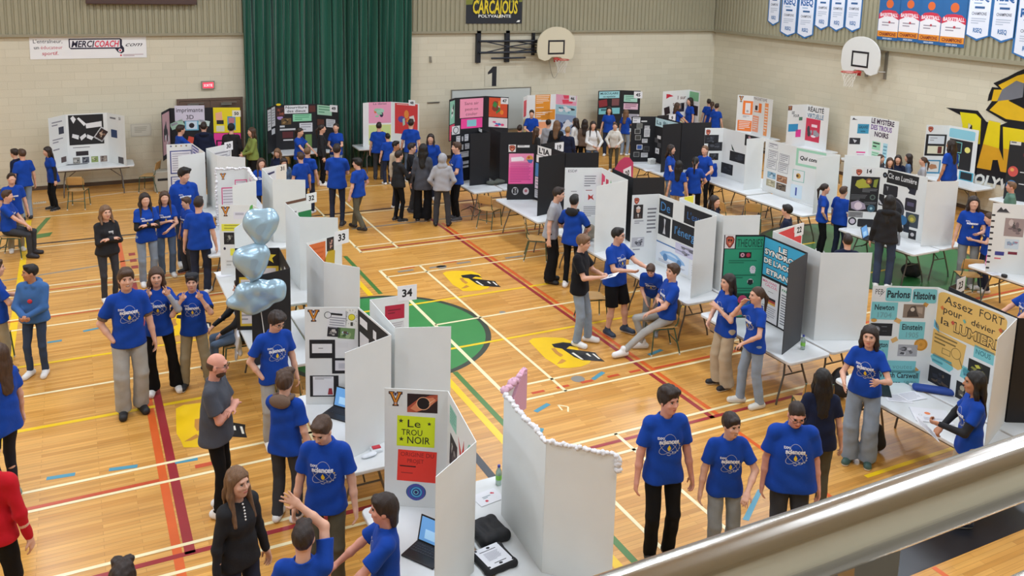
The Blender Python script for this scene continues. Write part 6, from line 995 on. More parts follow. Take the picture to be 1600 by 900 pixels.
            for e in (1,-1):
                a0=H((e*.074,.0,.04)); a1=H((e*.086,-.005,-.09)); a2=a1+D*(ln-.10)+((T@A3(e*.015,.075,0)) if hair!='long' else bk*.04); K.group([cap(a0,a1,.024,.026,k=.02),cap(a1,a2,.027,.016,k=.03)],kg=.02)
        elif hair=='pony': p,c=dome(.012,.06,-.002); K.group(p,c); a0=H((0,-.10,.03)); a1=H((0,-.150,-.04)); K.group([cap(a0,a1,.026,.030,k=.02),cap(a1,a1+T@A3(0,.01,-.24),.029,.012,k=.02)],kg=.02)
        elif hair=='bun': p,c=dome(.012,.06,-.002); K.group(p,c); K.group([ell(H((0,-.10,.085)),(.04,.04,.038),HR)],kg=.015)
        elif hair=='hood': K=Fld(wr=.003).group([ell(H((0,-.02,.012)),(.105,.125,.128),HR),cap(tp((-.05,-.03,1.43)),tp((.05,-.03,1.43)),.075,k=.05)],cuts=[(fn/np.linalg.norm(fn),(fn/np.linalg.norm(fn))@hc_+.068)]); hm_=gm
        elif hair=='cap':
            p,c=dome(.055,.03,.008); K.group(p,c); K.wr=0; K.group([cap(H((-.035,.07,.055)),H((-.03,.135,.040)),.035,n=HR@A3(0,0,1),q=.25),cap(H((.035,.07,.055)),H((.03,.135,.040)),.035,n=HR@A3(0,0,1),q=.25)],kg=.01); hm_=mat('cap_cloth','#1b1b1f',.8,bump=.2)
        part({'hood':'hood','cap':'cap'}.get(hair,'hair'),K,[hm_],hq=q*1.0)
        if hair=='cap': part('hair',Fld().group([ell(H((0,-.02,.01)),(.080,.098,.085),HR)],cuts=[(fn/np.linalg.norm(fn),(fn/np.linalg.norm(fn))@hc_+.03),(nd,nd@hc_+.06),(-nd,-nd@hc_+.03)]),[mat('hair_'+hc,HAIRC[hc],.5)],hq=q)
        if 'blackband' in extras: part('hat',Fld().group([cap(H((-.02,.0,.105)),H((.02,.0,.105)),.075,n=HR@A3(0,0,1),q=.42),ell(H((0,-.012,.07)),(.088,.105,.040),HR,k=.02)]),[mat('cap_cloth','#1b1b1f',.8,bump=.2)],hq=q)
    if hair=='bald': K=Fld().group([ell(H((0,-.022,.0)),(.077,.088,.070),HR)],cuts=[(HR@A3(0,0,1),(HR@A3(0,0,1))@hc_+.045),(HR@A3(0,1,0),(HR@A3(0,1,0))@hc_+.03),(HR@A3(0,0,-1),(HR@A3(0,0,-1))@hc_+.06)]); part('hair',K,[hm_],hq=q)
    if beard: part('beard',Fld(wr=.002).group([ell(H((0,.022,-.066)),(.062,.068,.062),HR)],cuts=[(HR@A3(0,0,1),(HR@A3(0,0,1))@hc_-.040),(HR@A3(0,-1,0),(HR@A3(0,-1,0))@hc_-.005)]),[mat('hair_'+hc,HAIRC[hc],.5)],hq=q)
    # ---------------- face details
    if lod<2:
        Mh=Matrix.Translation(Vector(hc_*sc))@Matrix(HR.tolist()).to_4x4()@Matrix.Scale(sc,4)
        def hmesh(name,mb): o=mb.build(name,root,smooth=True); o.matrix_parent_inverse=Matrix(); o.matrix_local=Mh; return o
        def blob(mb,c,r,m,n=8):
            vs=[(c[0]+r[0]*math.sin(PI*i/n)*math.cos(2*PI*j/n),c[1]+r[1]*math.sin(PI*i/n)*math.sin(2*PI*j/n),c[2]+r[2]*math.cos(PI*i/n)) for i in range(n+1) for j in range(n)]
            mb.add(vs,[(i*n+j,(i+1)*n+j,(i+1)*n+(j+1)%n,i*n+(j+1)%n) for i in range(n) for j in range(n)],m)
        ew=mat('eye_white','#d6cfc8',.3); ei=mat('eye_iris','#2b1f1a',.25)
        for e in (1,-1):
            mb=MB(); blob(mb,(e*.031,.0795,.010),(.0135,.0085,.0062),ew); blob(mb,(e*.031,.0835,.010),(.0062,.0056,.0058),ei); blob(mb,(e*.031,.0810,.0158),(.0150,.0080,.0022),ei); hmesh('eye',mb)
            mb=MB(); mb.tube([(e*.014,.0895,.027),(e*.030,.0885,.0315),(e*.048,.076,.026)],[.0028,.0034,.0018],mat('brow_'+hc,HAIRC[hc],.8),n=6); hmesh('eyebrow',mb)
        mb=MB(); lm=mat('lips_'+skin,tuple(np.array([int(SKIN[skin][i:i+2],16) for i in (1,3,5)])*np.array([.86,.62,.62])),.45)
        if smile: blob(mb,(0,.0875,-.057),(.022,.0045,.0065),mat('mouth_dark','#5a1d1c',.5)); blob(mb,(0,.0890,-.0550),(.017,.0040,.0028),mat('teeth','#e8e2d8',.3))
        else: blob(mb,(0,.0865,-.0545),(.023,.0065,.0040),lm); blob(mb,(0,.0855,-.061),(.019,.0070,.0048),lm)
        hmesh('lips',mb)
        if glasses:
            mb=MB(); gk=mat('glasses_frame','#1c1a1e',.35)
            for e in (1,-1): mb.tube([(e*.033+.021*math.cos(t*PI/7),.100,.008+.0165*math.sin(t*PI/7)) for t in range(14)],.0020,gk,n=5,closed=True); mb.tube([(e*.053,.099,.014),(e*.076,.06,.012),(e*.080,.0,.008)],.0018,gk,n=5)
            mb.tube([(-.012,.101,.011),(.012,.101,.011)],.0018,gk,n=5); hmesh('glasses',mb)
    # ---------------- printed emblem of the event
    if logo is None: logo=(tc=='blue' and top in('tee','crop','fitted') and abs(((face+180)%360)-180)<100 and not np.isnan(dist))
    if logo and shirt is not None and dist<21:
        fwd=T@A3(0,1,0); upv=T@A3(0,0,1); rtv=T@A3(1,0,0); c0=tp((0,.0,1.215)); LW=.124
        wh=ink('#e4e6ee'); gy=ink('#aab0c0'); ye=ink('#e8c832'); dkb=ink('#173a8a'); shp=[]
        def ring(cx,cy,rx,ry,an,w,m,a0=0,a1=2*PI,n=26):
            vs=[];fs=[]
            for t in range(n+1):
                a=a0+(a1-a0)*t/n
                for r_ in (1,1-w): X_=rx*r_*math.cos(a); Y_=ry*r_*math.sin(a) if r_==1 else (ry-w*rx)*math.sin(a); vs.append((cx+X_*math.cos(an)-Y_*math.sin(an),cy+X_*math.sin(an)+Y_*math.cos(an)))
            shp.append((vs,[(2*t,2*t+1,2*t+3,2*t+2) for t in range(n)],m))
        if lod<2:
            ring(-.1,-.25,.75,.38,.6,.05,gy); ring(-.05,-.25,.75,.38,-.6,.05,gy); ring(0,.15,.52,.62,0,.05,gy,.2,PI-.2); ring(.42,-.25,.40,.40,0,.10,gy,-2.2,1.6)
            for t in range(7): a=-1.9+t*.5; shp.append(([(.42+.38*math.cos(a-.12),-.25+.38*math.sin(a-.12)),(.42+.48*math.cos(a-.10),-.25+.48*math.sin(a-.10)),(.42+.48*math.cos(a+.10),-.25+.48*math.sin(a+.10)),(.42+.38*math.cos(a+.12),-.25+.38*math.sin(a+.12))],[(0,1,2,3)],ye if t>4 else gy))
            ring(0,-.78,.16,.10,0,.3,gy,PI,2*PI,8)
        shp.append(([(0,-.05),(-.13,-.30),(-.10,-.46),(0,-.54),(.11,-.46),(.14,-.30)],[(0,1,2,3,4,5)],ye))
        V_,F__,w_=text2d('sciences',.075); shp.append(([(-.78+a/w_*1.5,.06+b*.34-a/w_*.0) for a,b in V_],F__,wh))
        V_,F__,w_=text2d('EXPO',.04); shp.append(([(-.88+a/w_*.5,.40+b*.17) for a,b in V_],F__,wh))
        mb=MB()
        for vs,fs,m in shp:
            v=np.array(vs,float)
            if m is wh and len(v)>60: pass
            P0=c0+v[:,:1]*LW*-rtv*-1+v[:,1:2]*LW*upv
            P0=c0-v[:,:1]*LW*rtv+v[:,1:2]*LW*upv
            tt=np.full(len(v),.22)
            for _ in range(14): d=G.eval((P0+tt[:,None]*fwd).astype(f32)); tt=tt-np.clip(d,-.05,.05)*.8
            mb.add((P0+(tt+.0045)[:,None]*fwd)*sc,fs,m)
        mb.build('shirt_print',shirt)
    bpy.context.view_layer.update() if False else None
    root['_h']=0; del root['_h']
    info=dict(root=root,wr={s:(Matrix.Translation((g[0],g[1],z0))@Matrix.Rotation(rz,4,'Z'))@Vector(arm[s][2]*sc) for s in (1,-1)},g=g,rz=rz,sc=sc,tp=lambda p:(Matrix.Translation((g[0],g[1],z0))@Matrix.Rotation(rz,4,'Z'))@Vector(tp(p)*sc))
    return info
def world_pt(info,p): return (Matrix.Translation((info['g'][0],info['g'][1],0))@Matrix.Rotation(info['rz'],4,'Z'))@Vector(np.array(p)*info['sc'])
def sp(chair_label='wooden school chair of a seated person',**k):
    r=person(sit=True,**k); PP.append(r); a=r['rz']; chair(r['g'][0]-math.sin(a)*.06,r['g'][1]+math.cos(a)*.06,a,chair_label); return r
PP=[]
def pp(**k): r=person(**k); PP.append(r); return r
BT='blue science fair t-shirt'
# ---- left edge and left floor
pp(foot=(2,990),head=(-22,690),face=150,tc='red',top='long',bot='jeans',bc='black',hair='short',label='person in red top and black trousers cut by the bottom left corner')
pp(foot=(14,782),head=(-10,540),face=-140,sex='f',hair='long',hc='brown',bot='slim',bc='floral',shoe='#7f9488',sole='#d8d8d0',top='tee',hem=.78,label='person in blue t-shirt and patterned dark leggings at the left edge')
pp(foot=(4,583),head=(-24,408),face=95,bot='jeans',bc='khaki',shoe='#2c3648',arms=('hold','hold'),hands=('grip','grip'),h=1.6,label='person in blue t-shirt and khaki trousers cut by the left edge')
pp(foot=(60,586),head=(42,414),face=-25,hyaw=.9,top='hoodie',tc='denim',bot='slim',bc='darkdenim',shoe='#e6e4e0',arms=('clasp','clasp'),hands=('grip','grip'),skin='tan',hc='black',label='person in denim blue hooded sweatshirt, jeans and white sneakers with clasped hands')
sp(chair_label='green framed chair under the seated person at the left edge',head=(10,308),h=1.66,face=68,bot='slim',bc='charcoal',shoe='#26242a',sole='#26242a',arms=('lapfar','lap'),glasses=True,hc='brown',hair='short',label='seated person with glasses in blue t-shirt and dark trousers at the left edge')
pp(foot=(26,392),head=(14,272),face=8,hpitch=.28,bot='jeans',bc='khaki',hair='fringe',hc='dark',smile=True,label='smiling person in blue t-shirt looking up behind the seated one')
pp(foot=(42,343),head=(11,234),face=-155,bot='jeans',bc='lightdenim',shoe='#26262a',sole='#26262a',hc='brown',label='person in blue t-shirt and pale jeans with back turned by the left wall')
pp(foot=(30,332),head=(17,233),face=-120,tc='navy',top='long',bot='slim',bc='black',hc='dark',hair='fringe',label='person in dark top half hidden behind the pale jeans one')
pp(foot=(86,328),head=(68,229),face=-72,sex='f',hair='long',hc='dark',bot='slim',bc='black',shoe='#18181a',under='black',hem=.76,lean=.12,label='long haired person in blue t-shirt over black sleeves before the white poster table')
pp(foot=(172,470),head=(162,322),face=20,sex='f',hair='bob',hc='light',top='long',tc='black',bot='slim',bc='charcoal',arms=('cross','cross'),wide=1.08,label='person in black sweatshirt and charcoal jeans with crossed arms on the open floor')
pp(foot=(207,644),head=(190,417),face=8,hair='mullet',hc='brown',bot='baggy',bc='grey',shoe='#1e1e20',sole='#141416',arms=('pocket','down'),smile=True,cuff='brown',h=1.75,label='grinning person in blue t-shirt, wide grey trousers and black slip-on shoes')
pp(foot=(252,612),head=(240,420),face=0,sex='f',hair='longfront',hc='brown',bot='flare',bc='black',shoe='#ece8e2',arms=('vsign','vsign'),hands=('v','v'),under='heather',smile=True,feet=((.10,.0),(.20,-.02)),label='person in blue t-shirt and flared black trousers making hand signs')
pp(foot=(306,604),head=(301,428),face=-5,hair='fringe',hc='dark',bot='sweat',bc='khaki',shoe='#2a2a2c',arms=('vsign','vsign'),hands=('v','v'),hpitch=.0,extras=('blackband',),cuff='black',feet=((.14,.0),(.18,-.04)),label='person in blue t-shirt with black hat making hand signs beside the balloons')
pp(foot=(232,444),head=(227,303),face=15,sex='f',hair='longfront',hc='dark',bot='jeans',bc='lightdenim',under='black',arms=('cross','cross'),glasses=True,smile=True,label='curly haired person with glasses, black sleeves under blue t-shirt, arms crossed')
pp(foot=(262,432),head=(257,300),face=5,sex='f',hair='longfront',hc='brown',bot='jeans',bc='denim',arms=('cross','clasp'),smile=True,label='long haired smiling person in blue t-shirt and jeans beside the curly haired one')
pp(foot=(291,414),head=(270,263),face=15,hair='messy',hc='black',top='hoodie',tc='blue',bot='slim',bc='darkdenim',shoe='#c9c8c4',logo=True,hyaw=-.4,hpitch=-.15,label='tall black haired person in blue t-shirt over hood behind the two friends')
pp(foot=(315,459),head=(320,309),face=168,hair='short',hc='dark',bot='jeans',bc='navy',arms=('down','down'),wide=1.08,label='person in blue t-shirt and dark jeans seen from behind at the notes board')
pp(foot=(296,426),head=(307,309),face=-60,hair='fringe',hc='brown',bot='jeans',bc='charcoal',shoe='#2a2628',h=1.6,label='person in blue t-shirt half hidden by the one seen from behind')
sp(chair_label='green framed chair behind the balloons, under the seated one in dark jacket',head=(378,452),h=1.66,face=-85,top='long',tc='black',bot='slim',bc='denim',shoe='#22222a',hair='short',hc='dark',arms=('lapfar','lap'),label='seated person in dark jacket and jeans behind the balloons')
# ---- left foreground
pp(head=(334,556),h=1.80,face=72,hair='bald',hc='brown',skin='pink',beard=True,glasses=True,wide=1.16,top='tee',tc='charcoal',bot='slim',bc='black',arms=('cross','cross'),hpitch=-.12,logo=False,label='bearded person with glasses in grey t-shirt with crossed arms')
pp(head=(370,737),h=1.68,face=38,sex='f',hair='longfront',hc='light',skin='light',top='long',tc='black',bot='jeans',bc='navy',hpitch=.05,arms=('down','down'),label='long haired person in black sweater with pearl collar at the bottom left')
pp(head=(427,487),h=1.72,face=18,hair='messy',hc='dark',glasses=True,bot='sweat',bc='grey',arms=('pocket','down'),hpitch=-.42,hyaw=-.35,label='person with glasses in blue t-shirt looking down beside the black panel')
pp(head=(444,585),h=1.66,face=152,hair='messy',hc='brown',extras=('hooddown',),bot='jeans',bc='charcoal',arms=('down','table'),shoe='#e2e0dc',label='person in blue t-shirt with brown hood seen from behind at the laptop table')
pp(head=(508,648),h=1.80,face=-12,hair='short',hc='brown',skin='light',bot='jeans',bc='olive',arms=('down','down'),hpitch=-.45,hyaw=.3,logo=True,label='tall person in blue t-shirt and olive trousers looking down, left of LE TROU NOIR board')
pp(head=(473,826),h=1.70,face=172,hair='short',hc='dark',bot='jeans',bc='olive',arms=((-.05,.20,1.74,1,.1,-.4),'down'),hands=('open','relax'),label='person seen from behind raising one forearm at the bottom edge')
pp(head=(603,778),h=1.68,face=-88,hair='mullet',hc='dark',skin='pink',bot='jeans',bc='navy',arms=('table','table'),label='dark haired person in blue t-shirt in profile in front of the LE TROU NOIR board')
pp(head=(190,890),h=1.68,face=170,hair='messy',hc='dark',bot='jeans',bc='navy',label='dark head of a person just entering the bottom edge')
# ---- back left
pp(head=(281,197),h=1.76,face=110,hc='dark',hair='fringe',bot='jeans',bc='navy',arms=('table','table'),label='person in blue t-shirt bending to the black 3D printing board')
pp(head=(318,193),h=1.76,face=175,hc='dark',top='hoodie',tc='navy',bot='jeans',bc='black',label='person in navy jacket seen from behind at the 3D printing board')
pp(head=(361,195),h=1.72,face=170,hc='dark',hair='cap',top='long',tc='black',bot='jeans',bc='black',wide=1.1,label='person in black cap and jacket at the yellow and pink wing')
pp(head=(394,201),h=1.66,face=-70,sex='f',hair='long',hc='brown',top='long',tc='olive',bot='slim',bc='black',arms=('clasp','clasp'),wide=1.12,label='long haired person in olive green top by the curtain edge')
pp(head=(408,249),h=1.58,face=12,sex='f',hair='longfront',hc='brown',bot='jeans',bc='navy',smile=True,label='smiling person in blue t-shirt between boards 30 and 31')
pp(head=(434,233),sit=False,h=1.45,face=-20,sex='f',hair='bob',hc='light',top='long',tc='navy',bot='jeans',bc='navy',hpitch=-.3,label='light haired person bending behind board 31')
pp(head=(443,247),h=1.45,face=10,sex='f',hair='bob',hc='dark',top='long',tc='steel',bot='jeans',bc='navy',hpitch=-.35,label='dark haired person in denim jacket behind board 31')
pp(head=(470,240),h=1.60,face=-150,hc='brown',hair='short',bot='jeans',bc='navy',label='brown haired person in blue t-shirt seen from behind right of board 31')
pp(head=(480,232),h=1.60,face=160,hc='light',hair='short',bot='jeans',bc='navy',label='light haired person in blue t-shirt behind the brown haired one')
pp(head=(467,201),h=1.60,face=58,sex='f',hair='pony',hc='dark',bot='jeans',bc='navy',arms=('table','table'),hpitch=-.2,label='person in blue t-shirt with tied hair at the gods food board')
pp(head=(502,196),h=1.66,face=95,sex='f',hair='pony',hc='dark',top='long',tc='black',bot='slim',bc='black',label='person in black top with ponytail before the curtain')
pp(head=(525,194),h=1.64,face=-15,sex='f',hair='pony',hc='dark',bot='jeans',bc='lightdenim',arms=('clasp','clasp'),label='person in blue t-shirt and pale jeans facing the hall before the curtain')
pp(foot=(527,354),head=(523,226),face=172,hc='dark',hair='short',bot='slim',bc='navy',shoe='#2a2a30',arms=('clasp','clasp'),wide=1.06,label='tall person in blue t-shirt and navy trousers standing with back turned on the court')
pp(foot=(560,360),head=(551,248),face=-130,hyaw=-.6,hc='black',hair='messy',glasses=True,bot='jeans',bc='olive',shoe='#232326',sole='#232326',arms=('pocket','down'),feet=((.09,.20),(.09,-.24,.05)),label='person in blue t-shirt and olive trousers walking across the court')
pp(foot=(592,281),head=(590,192),face=172,hc='dark',hair='short',bot='jeans',bc='charcoal',shoe='#232326',wide=1.15,label='broad person in blue t-shirt seen from behind at the pink and red board')
pp(head=(606,210),h=1.40,face=-160,hc='black',hair='short',bot='jeans',bc='navy',label='small dark haired person beside the broad one at the pink and red board')
pp(head=(642,188),h=1.74,face=172,hc='dark',hair='short',bot='jeans',bc='denim',label='person in blue t-shirt seen from behind before the red wing')
# ---- central back group
g1=pp(foot=(622,346),head=(617,236),face=120,hc='dark',hair='short',top='long',tc='black',bot='slim',bc='black',shoe='#1e1e20',arms=('hold','hold'),hands=('grip','grip'),wide=1.1,label='person in black sweater holding a white sheet in the standing group')
pp(head=(618,222),h=1.66,face=60,hc='black',hair='short',top='long',tc='beige',skin='tan',bot='jeans',bc='navy',label='person in beige jacket behind the one holding a white sheet')
pp(foot=(642,332),head=(634,224),face=85,hc='dark',hair='short',glasses=True,tc='black',bot='slim',bc='charcoal',shoe='#3a3a40',arms=('waist','waist'),label='person with glasses in black t-shirt in the standing group')
pp(foot=(660,346),head=(656,226),face=170,sex='f',hair='long',hc='black',top='long',tc='charcoal',bot='wide',bc='black',shoe='#18181a',hem=.72,label='very long haired person in grey cardigan and wide black trousers')
pp(head=(673,211),h=1.70,face=-5,hair='bob',hc='dark',glasses=True,bot='jeans',bc='navy',wide=1.15,label='person with shoulder length hair and glasses facing the grey hooded one')
pp(foot=(690,353),head=(684,241),face=176,hair='hood',top='hoodie',tc='heather',bot='sweat',bc='charcoal',shoe='#1c1c1e',sole='#1c1c1e',arms=('pocket','pocket'),feet=((.16,0),(.14,0)),label='person in grey sweatshirt with hood up seen from behind')
pp(foot=(713,344),head=(707,223),face=-75,hc='brown',hair='short',bot='slim',bc='black',shoe='#4a4a50',arms=('waist','waist'),label='person in blue t-shirt facing left beside the black board with small papers')
pp(head=(831,173),h=1.62,face=-5,hc='dark',hair='short',arms=('clasp','clasp'),label='person in blue t-shirt before the orange lettered board')
for px_,py_,h_,f_,hr,hc2,tc2,sx,lb in [(812,197,1.55,170,'short','dark','black','m','dark haired person at the left end of the crowd by the orange board'),(838,201,1.55,120,'long','brown','black','f','brown haired person in black in the crowd, right of the leftmost head'),
  (857,188,1.62,150,'bun','dark','heather','f','person with hair bun and grey top in the crowd by the orange board'),(870,190,1.70,165,'long','light','black','f','light brown haired person in black top in the middle of the crowd'),
  (887,200,1.58,165,'short','blond','navy','m','grey blond person in navy top in the crowd above board 19'),(900,186,1.60,-120,'bob','dark','white','f','person in white top with dark bob in the crowd'),
  (914,188,1.58,175,'long','dark','brown','f','person with very long dark hair at the right of the crowd')]:
    pp(head=(px_,py_),h=h_,face=f_,hair=hr,hc=hc2,top='long',tc=tc2,sex=sx,bot='jeans',bc='black',label=lb)
pp(head=(927,191),h=1.64,face=10,sex='f',hair='longfront',hc='dark',top='long',tc='white',bot='jeans',bc='denim',arms=('clasp','waist'),smile=True,label='smiling long haired person in white ribbed top')
pp(foot=(958,268),head=(946,192),face=-10,sex='f',hair='pony',hc='brown',top='hoodie',tc='cream',bot='slim',bc='olive',arms=('waist','waist'),smile=True,label='person in cream sweater and olive trousers beside board 20')
pp(head=(952,168),h=1.60,face=0,sex='f',hair='long',hc='dark',bot='jeans',bc='navy',label='dark haired person in blue t-shirt before black board 45')
pp(foot=(975,243),head=(969,172),face=150,sex='f',hair='long',hc='light',bot='jeans',bc='lightdenim',arms=('hold','down'),label='light haired person in blue t-shirt and pale jeans before board 45')
pp(head=(1058,162),h=1.66,face=120,sex='f',hair='long',hc='brown',bot='jeans',bc='navy',arms=('table','table'),label='brown haired person bending at the heart board in the corner')
pp(head=(1079,154),h=1.74,face=-60,sex='f',hair='long',hc='dark',bot='jeans',bc='navy',arms=('hold','down'),label='dark haired person in blue t-shirt facing the heart board')
for px_,py_,f_,hc2,lb in [(1108,156,-170,'dark','first of three backs in blue t-shirts in the corner, nearest the heart board'),(1113,160,175,'brown','middle of three backs in blue t-shirts, with light brown ponytail'),(1120,163,160,'dark','last of three backs in blue t-shirts, nearest the orange board')]:
    pp(head=(px_,py_),h=1.58,face=f_,sex='f',hair='pony' if hc2=='brown' else 'short',hc=hc2,bot='jeans',bc='navy',label=lb)
# ---- around the middle tables
pp(head=(1048,228),h=1.66,face=78,sex='f',hair='bob',hc='dark',bot='jeans',bc='denim',wide=1.05,arms=('waist','waist'),label='dark haired person in blue t-shirt before the tall black back panel')
pp(head=(1102,229),h=1.66,face=-25,sex='f',hair='pony',hc='light',glasses=True,bot='slim',bc='black',arms=('hold','waist'),label='person with glasses and light tied hair facing the visitors')
pp(foot=(1112,318),head=(1117,243),face=-78,skin='tan',hair='fringe',hc='black',bot='slim',bc='black',arms=('hold','hold'),label='black haired person in blue t-shirt holding papers in the circle of students')
pp(head=(1061,253),h=1.56,face=168,sex='f',hair='long',hc='black',bot='jeans',bc='beige',label='black haired person seen from behind in the circle, left of the ponytail')
pp(head=(1087,247),h=1.64,face=172,sex='f',hair='pony',hc='black',bot='slim',bc='black',arms=('waist','waist'),label='person with long black ponytail seen from behind in the circle')
pp(foot=(858,440),head=(869,292),face=78,hair='short',hc='dark',tc='heather',bot='wide',bc='black',shoe='#18181a',sole='#18181a',lean=.14,arms=('down','waist'),logo=False,label='person in light grey t-shirt and black trousers in profile')
pp(head=(897,307),h=1.77,face=160,hair='short',hc='black',extras=('hoodunder',),cuff='black',bot='slim',bc='black',arms=('waist','waist'),wide=1.06,label='person in blue t-shirt over black hood seen from behind')
g2=pp(foot=(902,537),head=(891,367),face=72,hair='fringe',hc='light',tc='black',bot='jeans',bc='lightdenim',shoe='#eceae6',arms=('hold','hold'),hands=('grip','grip'),hpitch=-.15,logo=False,feet=((.10,.02),(.14,.12)),label='person in black t-shirt and pale jeans standing on the yellow emblem')
pp(foot=(957,520),head=(961,357),face=52,hair='short',hc='black',skin='light',glasses=True,bot='shorts',bc='black',shoe='#2c3a4c',sole='#e0e0e0',arms=('hold','point'),wide=1.14,hyaw=-.3,feet=((.13,.0),(.16,.12)),label='person with glasses in blue t-shirt, black shorts and dark sneakers')
pp(foot=(1016,523),head=(1024,393),h=1.62,face=-8,hair='fringe',hc='brown',bot='jeans',bc='greyjeans',shoe='#8a8a8c',lean=.62,hpitch=.1,arms=((.06,.36,1.05,.7,-.2,-1),(.10,.34,1.0,.7,-.2,-1)),label='person in blue t-shirt leaning forward under the energy board')
sp(chair_label='green framed chair under the seated person with one leg stretched',x=2.93,y=-5.22,h=1.78,face=-68,hair='fringe',hc='brown',bot='slim',bc='grey',shoe='#ecebe8',arms=('cross','lap'),feet=((.10,.30),(.16,.72)),hyaw=-.3,lean=-.12,label='seated person in blue t-shirt and pale trousers with one leg stretched')
pp(foot=(1128,604),head=(1131,430),face=-58,sex='f',hair='long',hc='dark',bot='wide',bc='beige',shoe='#202024',sole='#ecebe8',arms=('clasp','chest'),label='long haired person in blue t-shirt and wide beige trousers by the THEORIES board')
pp(foot=(1172,632),head=(1196,450),face=-62,sex='f',hair='pony',hc='brown',bot='jeans',bc='lightdenim',shoe='#d8d4c8',arms=('face','waist'),feet=((.08,.12),(.12,-.08)),label='person with ponytail in blue t-shirt and pale jeans holding a hand to the mouth')
# ---- right foreground
pp(foot=(1340,722),head=(1345,511),face=-6,sex='f',hair='long',hc='dark',skin='light',bot='wide',bc='lightdenim',shoe='#3f5a52',sole='#e8e6e0',arms=((.19,.33,1.10,.6,-.3,-1),(.17,.33,1.20,.7,-.2,-1)),hands=('open','open'),top='crop',logo=True,label='person in blue t-shirt and wide pale jeans gesturing at the history table')
g3=pp(head=(1287,582),h=1.66,face=-165,sex='f',hair='long',hc='black',tc='navy',bot='jeans',bc='olive',arms=('down','down'),hands=('relax','grip'),logo=False,wide=1.1,label='black haired person in navy t-shirt seen from behind holding a folded paper')
pp(foot=(1028,872),head=(1030,606),face=22,hair='messy',hc='dark',skin='pink',bot='jeans',bc='black',shoe='#3a3a3e',arms=('down','down'),hyaw=-.35,logo=True,label='dark haired person in blue t-shirt and black trousers right of board 35')
pp(head=(1140,646),h=1.62,face=20,hair='fringe',hc='dark',bot='sweat',bc='greyjeans',arms=('down','waist'),hyaw=-.3,lean=.06,smile=True,logo=True,label='laughing person in blue t-shirt behind the guard rail')
pp(head=(1244,627),h=1.74,face=15,hair='shaved',hc='dark',skin='pink',glasses=True,wide=1.34,bot='sweat',bc='charcoal',arms=('down','down'),hpitch=-.38,logo=True,label='broad person with glasses in blue t-shirt looking down behind the guard rail')
g4=pp(head=(1527,584),foot=(1500,815),face=-72,sex='f',hair='long',hc='black',skin='tan',under='black',bot='sweat',bc='beige',shoe='#232c3c',sole='#e0e0dc',arms=('waist','hold'),hands=('grip','grip'),logo=True,label='black haired person in blue t-shirt over black sleeves holding white sheets at the right')
# ---- right back
pp(foot=(1377,449),head=(1385,307),face=175,hair='long',sex='f',hc='black',top='hoodie',tc='black',bot='jeans',bc='darkdenim',arms=('clasp','down'),label='person in black hooded sweatshirt and jeans before board 14')
pp(foot=(1279,399),head=(1279,288),face=100,sex='f',hair='pony',hc='dark',glasses=True,bot='slim',bc='black',arms=('pocket','pocket'),label='long haired person in blue t-shirt with hand in pocket left of board 14')
pp(foot=(1308,403),head=(1309,292),face=140,hair='short',hc='brown',bot='jeans',bc='navy',wide=1.2,cuff='white',label='broad brown haired person in blue t-shirt with white cuffs left of board 14')
sp(chair_label='wooden chair under the black haired one behind red sheet 22',head=(1231,329),h=1.70,face=-100,hair='fringe',hc='black',tc='navy',skin='light',label='black haired seated person behind red sheet 22')
sp(chair_label='wooden chair behind the back of board 22, mostly hidden',head=(1325,376),h=1.72,face=-165,hair='short',hc='dark',tc='navy',label='dark head just showing above the back of board 22')
sp(chair_label='wooden chair behind the energy board under the smiling face',head=(1116,314),h=1.72,face=60,sex='f',hair='bob',hc='dark',smile=True,tc='navy',label='smiling face above the energy board, seen in three quarter view')
for px_,py_,f_,hr,hc2,tc2,lb in [(1376,243,60,'bob','brown','charcoal','first of the girls behind board 14, smiling to the right'),(1391,248,10,'bob','brown','navy','second of the girls behind board 14, looking down'),(1404,244,-5,'bob','dark','navy','third of the girls behind board 14, with glasses and hand on chin'),(1421,242,-90,'long','dark','steel','fourth of the girls behind board 14, in profile to the left'),(1444,247,-85,'pony','brown','heather','last of the girls behind board 14, in grey top')]:
    pp(head=(px_,py_),h=1.5,face=f_,sex='f',hair=hr,hc=hc2,tc=tc2,top='long',glasses=(tc2=='navy' and px_>1400),label=lb)
pp(head=(1488,221),h=1.93,face=-125,sex='f',hair='long',hc='dark',skin='tan',bot='slim',bc='olive',wide=1.1,arms=('down','down'),label='long dark haired person in blue t-shirt before the black framed posters')
pp(head=(1582,286),h=1.60,face=-75,hc='light',hair='short',skin='pink',tc='green',logo=False,label='light haired person in profile behind board 13')
pp(foot=(1506,449),head=(1509,308),face=12,sex='f',hair='long',hc='dark',glasses=True,bot='jeans',bc='greyjeans',wide=1.05,arms=('down','hold'),label='person with glasses and long dark hair in blue t-shirt left of board 13')
pp(foot=(1536,456),head=(1532,333),face=-70,sex='f',hair='pony',hc='brown',glasses=True,bot='jeans',bc='navy',hpitch=-.3,arms=('hold','hold'),label='shorter person with tied brown hair beside the one with glasses left of board 13')
sp(chair_label='wooden chair cut by the right edge behind board 23',head=(1612,452),h=1.62,face=-60,hair='short',hc='brown',arms=('table','table'),label='seated person in blue t-shirt cut by the right edge behind board 23')
